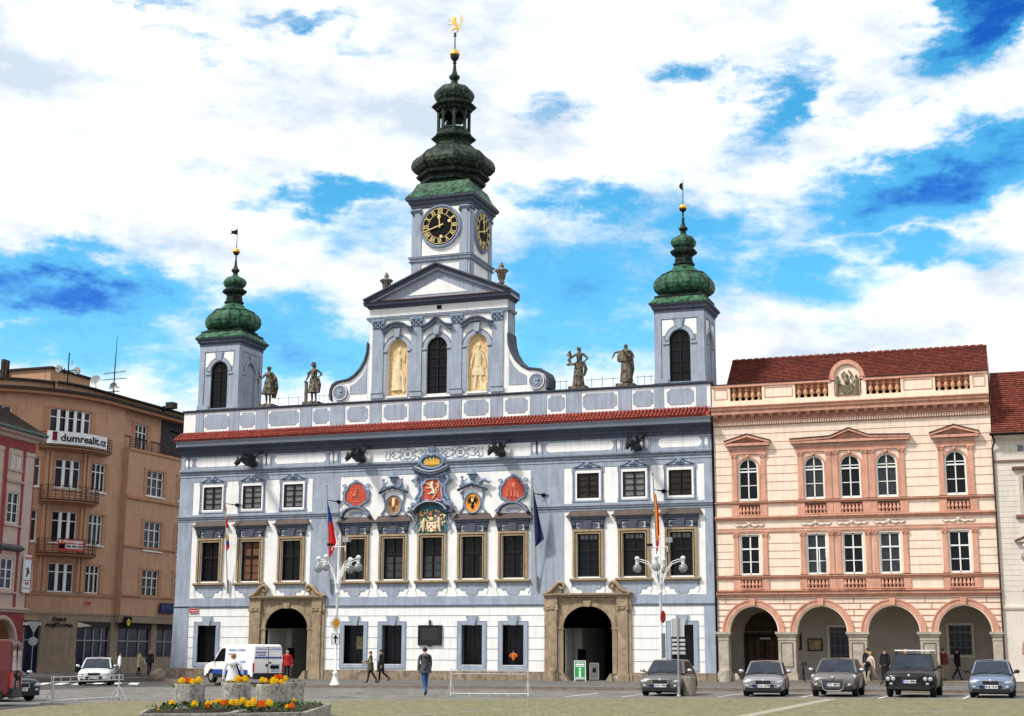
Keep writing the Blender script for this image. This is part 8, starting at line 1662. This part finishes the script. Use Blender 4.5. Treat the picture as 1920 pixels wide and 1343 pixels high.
for x, y in ((14.83, -50.47), (15.61, -49.55), (16.95, -50.15), (15.98, -47.4)):
    for _ in range(14): q = random.uniform(0, 6.28); r = random.uniform(0, .18); pp.append((x + r * cos(q) * .1, y + r * sin(q) * .1, .76))
FL = [(15.27, -52.44, 0.32, 0.6, 0), (15.82, -52.77, 0.44, 1.1, 0), (16.31, -52.6, 0.44, 1, 0), (16.34, -52.06, 0.43, 1, 0), (16.6, -52.49, 0.41, 0.7, 1), (16.17, -51.58, 0.42, 0.9, 0), (16.0, -51.11, 0.44, 0.8, 0), (16.08, -51.08, 0.45, 0.9, 0), (16.7, -51.93, 0.45, 1, 1), (16.86, -51.87, 0.45, 1.1, 0), (16.97, -51.83, 0.46, 1, 0), (16.85, -51.34, 0.48, 1.1, 0), (17.09, -51.26, 0.5, 0.9, 0), (17.73, -52.62, 0.46, 1, 0), (17.82, -52.59, 0.48, 1.1, 0), (17.99, -52.52, 0.46, 1.2, 1), (17.92, -52.02, 0.47, 1.1, 0), (18.55, -52.32, 0.42, 0.6, 0), (18.65, -52.29, 0.43, 0.9, 1), (16.81, -48.7, 0.44, 0.6, 0), (14.65, -50.54, 0.89, 1.2, 0), (14.66, -50.32, 0.92, 0.9, 1), (14.83, -50.47, 0.91, 0.9, 1), (15.01, -50.62, 0.89, 1, 0), (15.04, -50.4, 0.93, 1.1, 0), (15.42, -49.52, 0.91, 0.5, 0), (15.64, -49.54, 0.94, 1.2, 0), (15.64, -49.33, 0.95, 0.8, 1), (15.82, -49.48, 0.95, 1.1, 0), (16.72, -50.22, 0.95, 0.9, 0), (16.84, -50.28, 0.94, 0.8, 0), (17.07, -50.31, 0.92, 1.2, 0), (17.06, -50.1, 0.92, 0.8, 0), (17.21, -50.15, 0.91, 0.8, 0), (15.67, -47.62, 0.95, 1, 1), (15.72, -47.5, 0.96, 1.1, 1), (15.86, -47.45, 0.93, 1, 0)]
foliage('planter_foliage', 'dark green marigold leaves filling the tops of the round planters', pp, 1500, .07, .09)
bb = [(x, y, .32) for x, y, z, *_ in FL[:20]] + [(14.9 + random.random() * 2.3, -53.4 + random.random() * 3.6, .36) for _ in range(26)] + [(17.3 + random.random() * .8, -52.4 + random.random() * 2.6, .36) for _ in range(22)]
foliage('bed_foliage', 'dark green marigold leaves filling the low flower beds', bb, 2600, .085, .07)
MY = mat('marigold_yellow', (.88, .62, .03), .6, .2, 40); MO = mat('marigold_orange', (.82, .20, .01), .6, .2, 40)
def bloom(m):
    b = MB(); random.seed(9)
    for k in range(5):
        n = 12 - k; e = rad(-15 + k * 24)
        for i in range(n):
            a = 2 * pi * i / n + k * .4; r = .065; d_ = Vector((cos(a) * cos(e), sin(a) * cos(e), sin(e))); t_ = Vector((-sin(a), cos(a), 0)) * .022; c = d_ * r * .45; b.add([c - t_ * .5, c + t_ * .5, d_ * r + t_ + Vector((0, 0, .008)), d_ * r * 1.08, d_ * r - t_ + Vector((0, 0, -.004))], [(0, 1, 2, 3, 4)], m)
    b.ell((0, 0, 0), (.05, .05, .045), m, 8, 5); return b
protos = {}
for x, y, z, s_, c in FL:
    n_ = 'planter' if z > .6 else 'bed'
    lab = ('orange' if c else 'yellow') + ' marigold bloom ' + ('on top of a round concrete planter' if z > .6 else 'in the low concrete flower bed')
    if c not in protos:
        t = thing('marigold', lab, 'flower', (x, y, z), 0); b = bloom(MO if c else MY); b.build('flower_head', t); b = MB(); b.tube([(0, 0, -.03), (.01, 0, -.14)], .006, LEAF, 4); b.build('stem', t); protos[c] = t
    else: t = dup(protos[c], None, (x, y, z), random.uniform(0, 6)); t['label'] = lab
    t['group'] = lab.replace(' bloom', 's').replace(' a round concrete planter', ' the round planters'); t.scale = (s_ * 1.4,) * 3
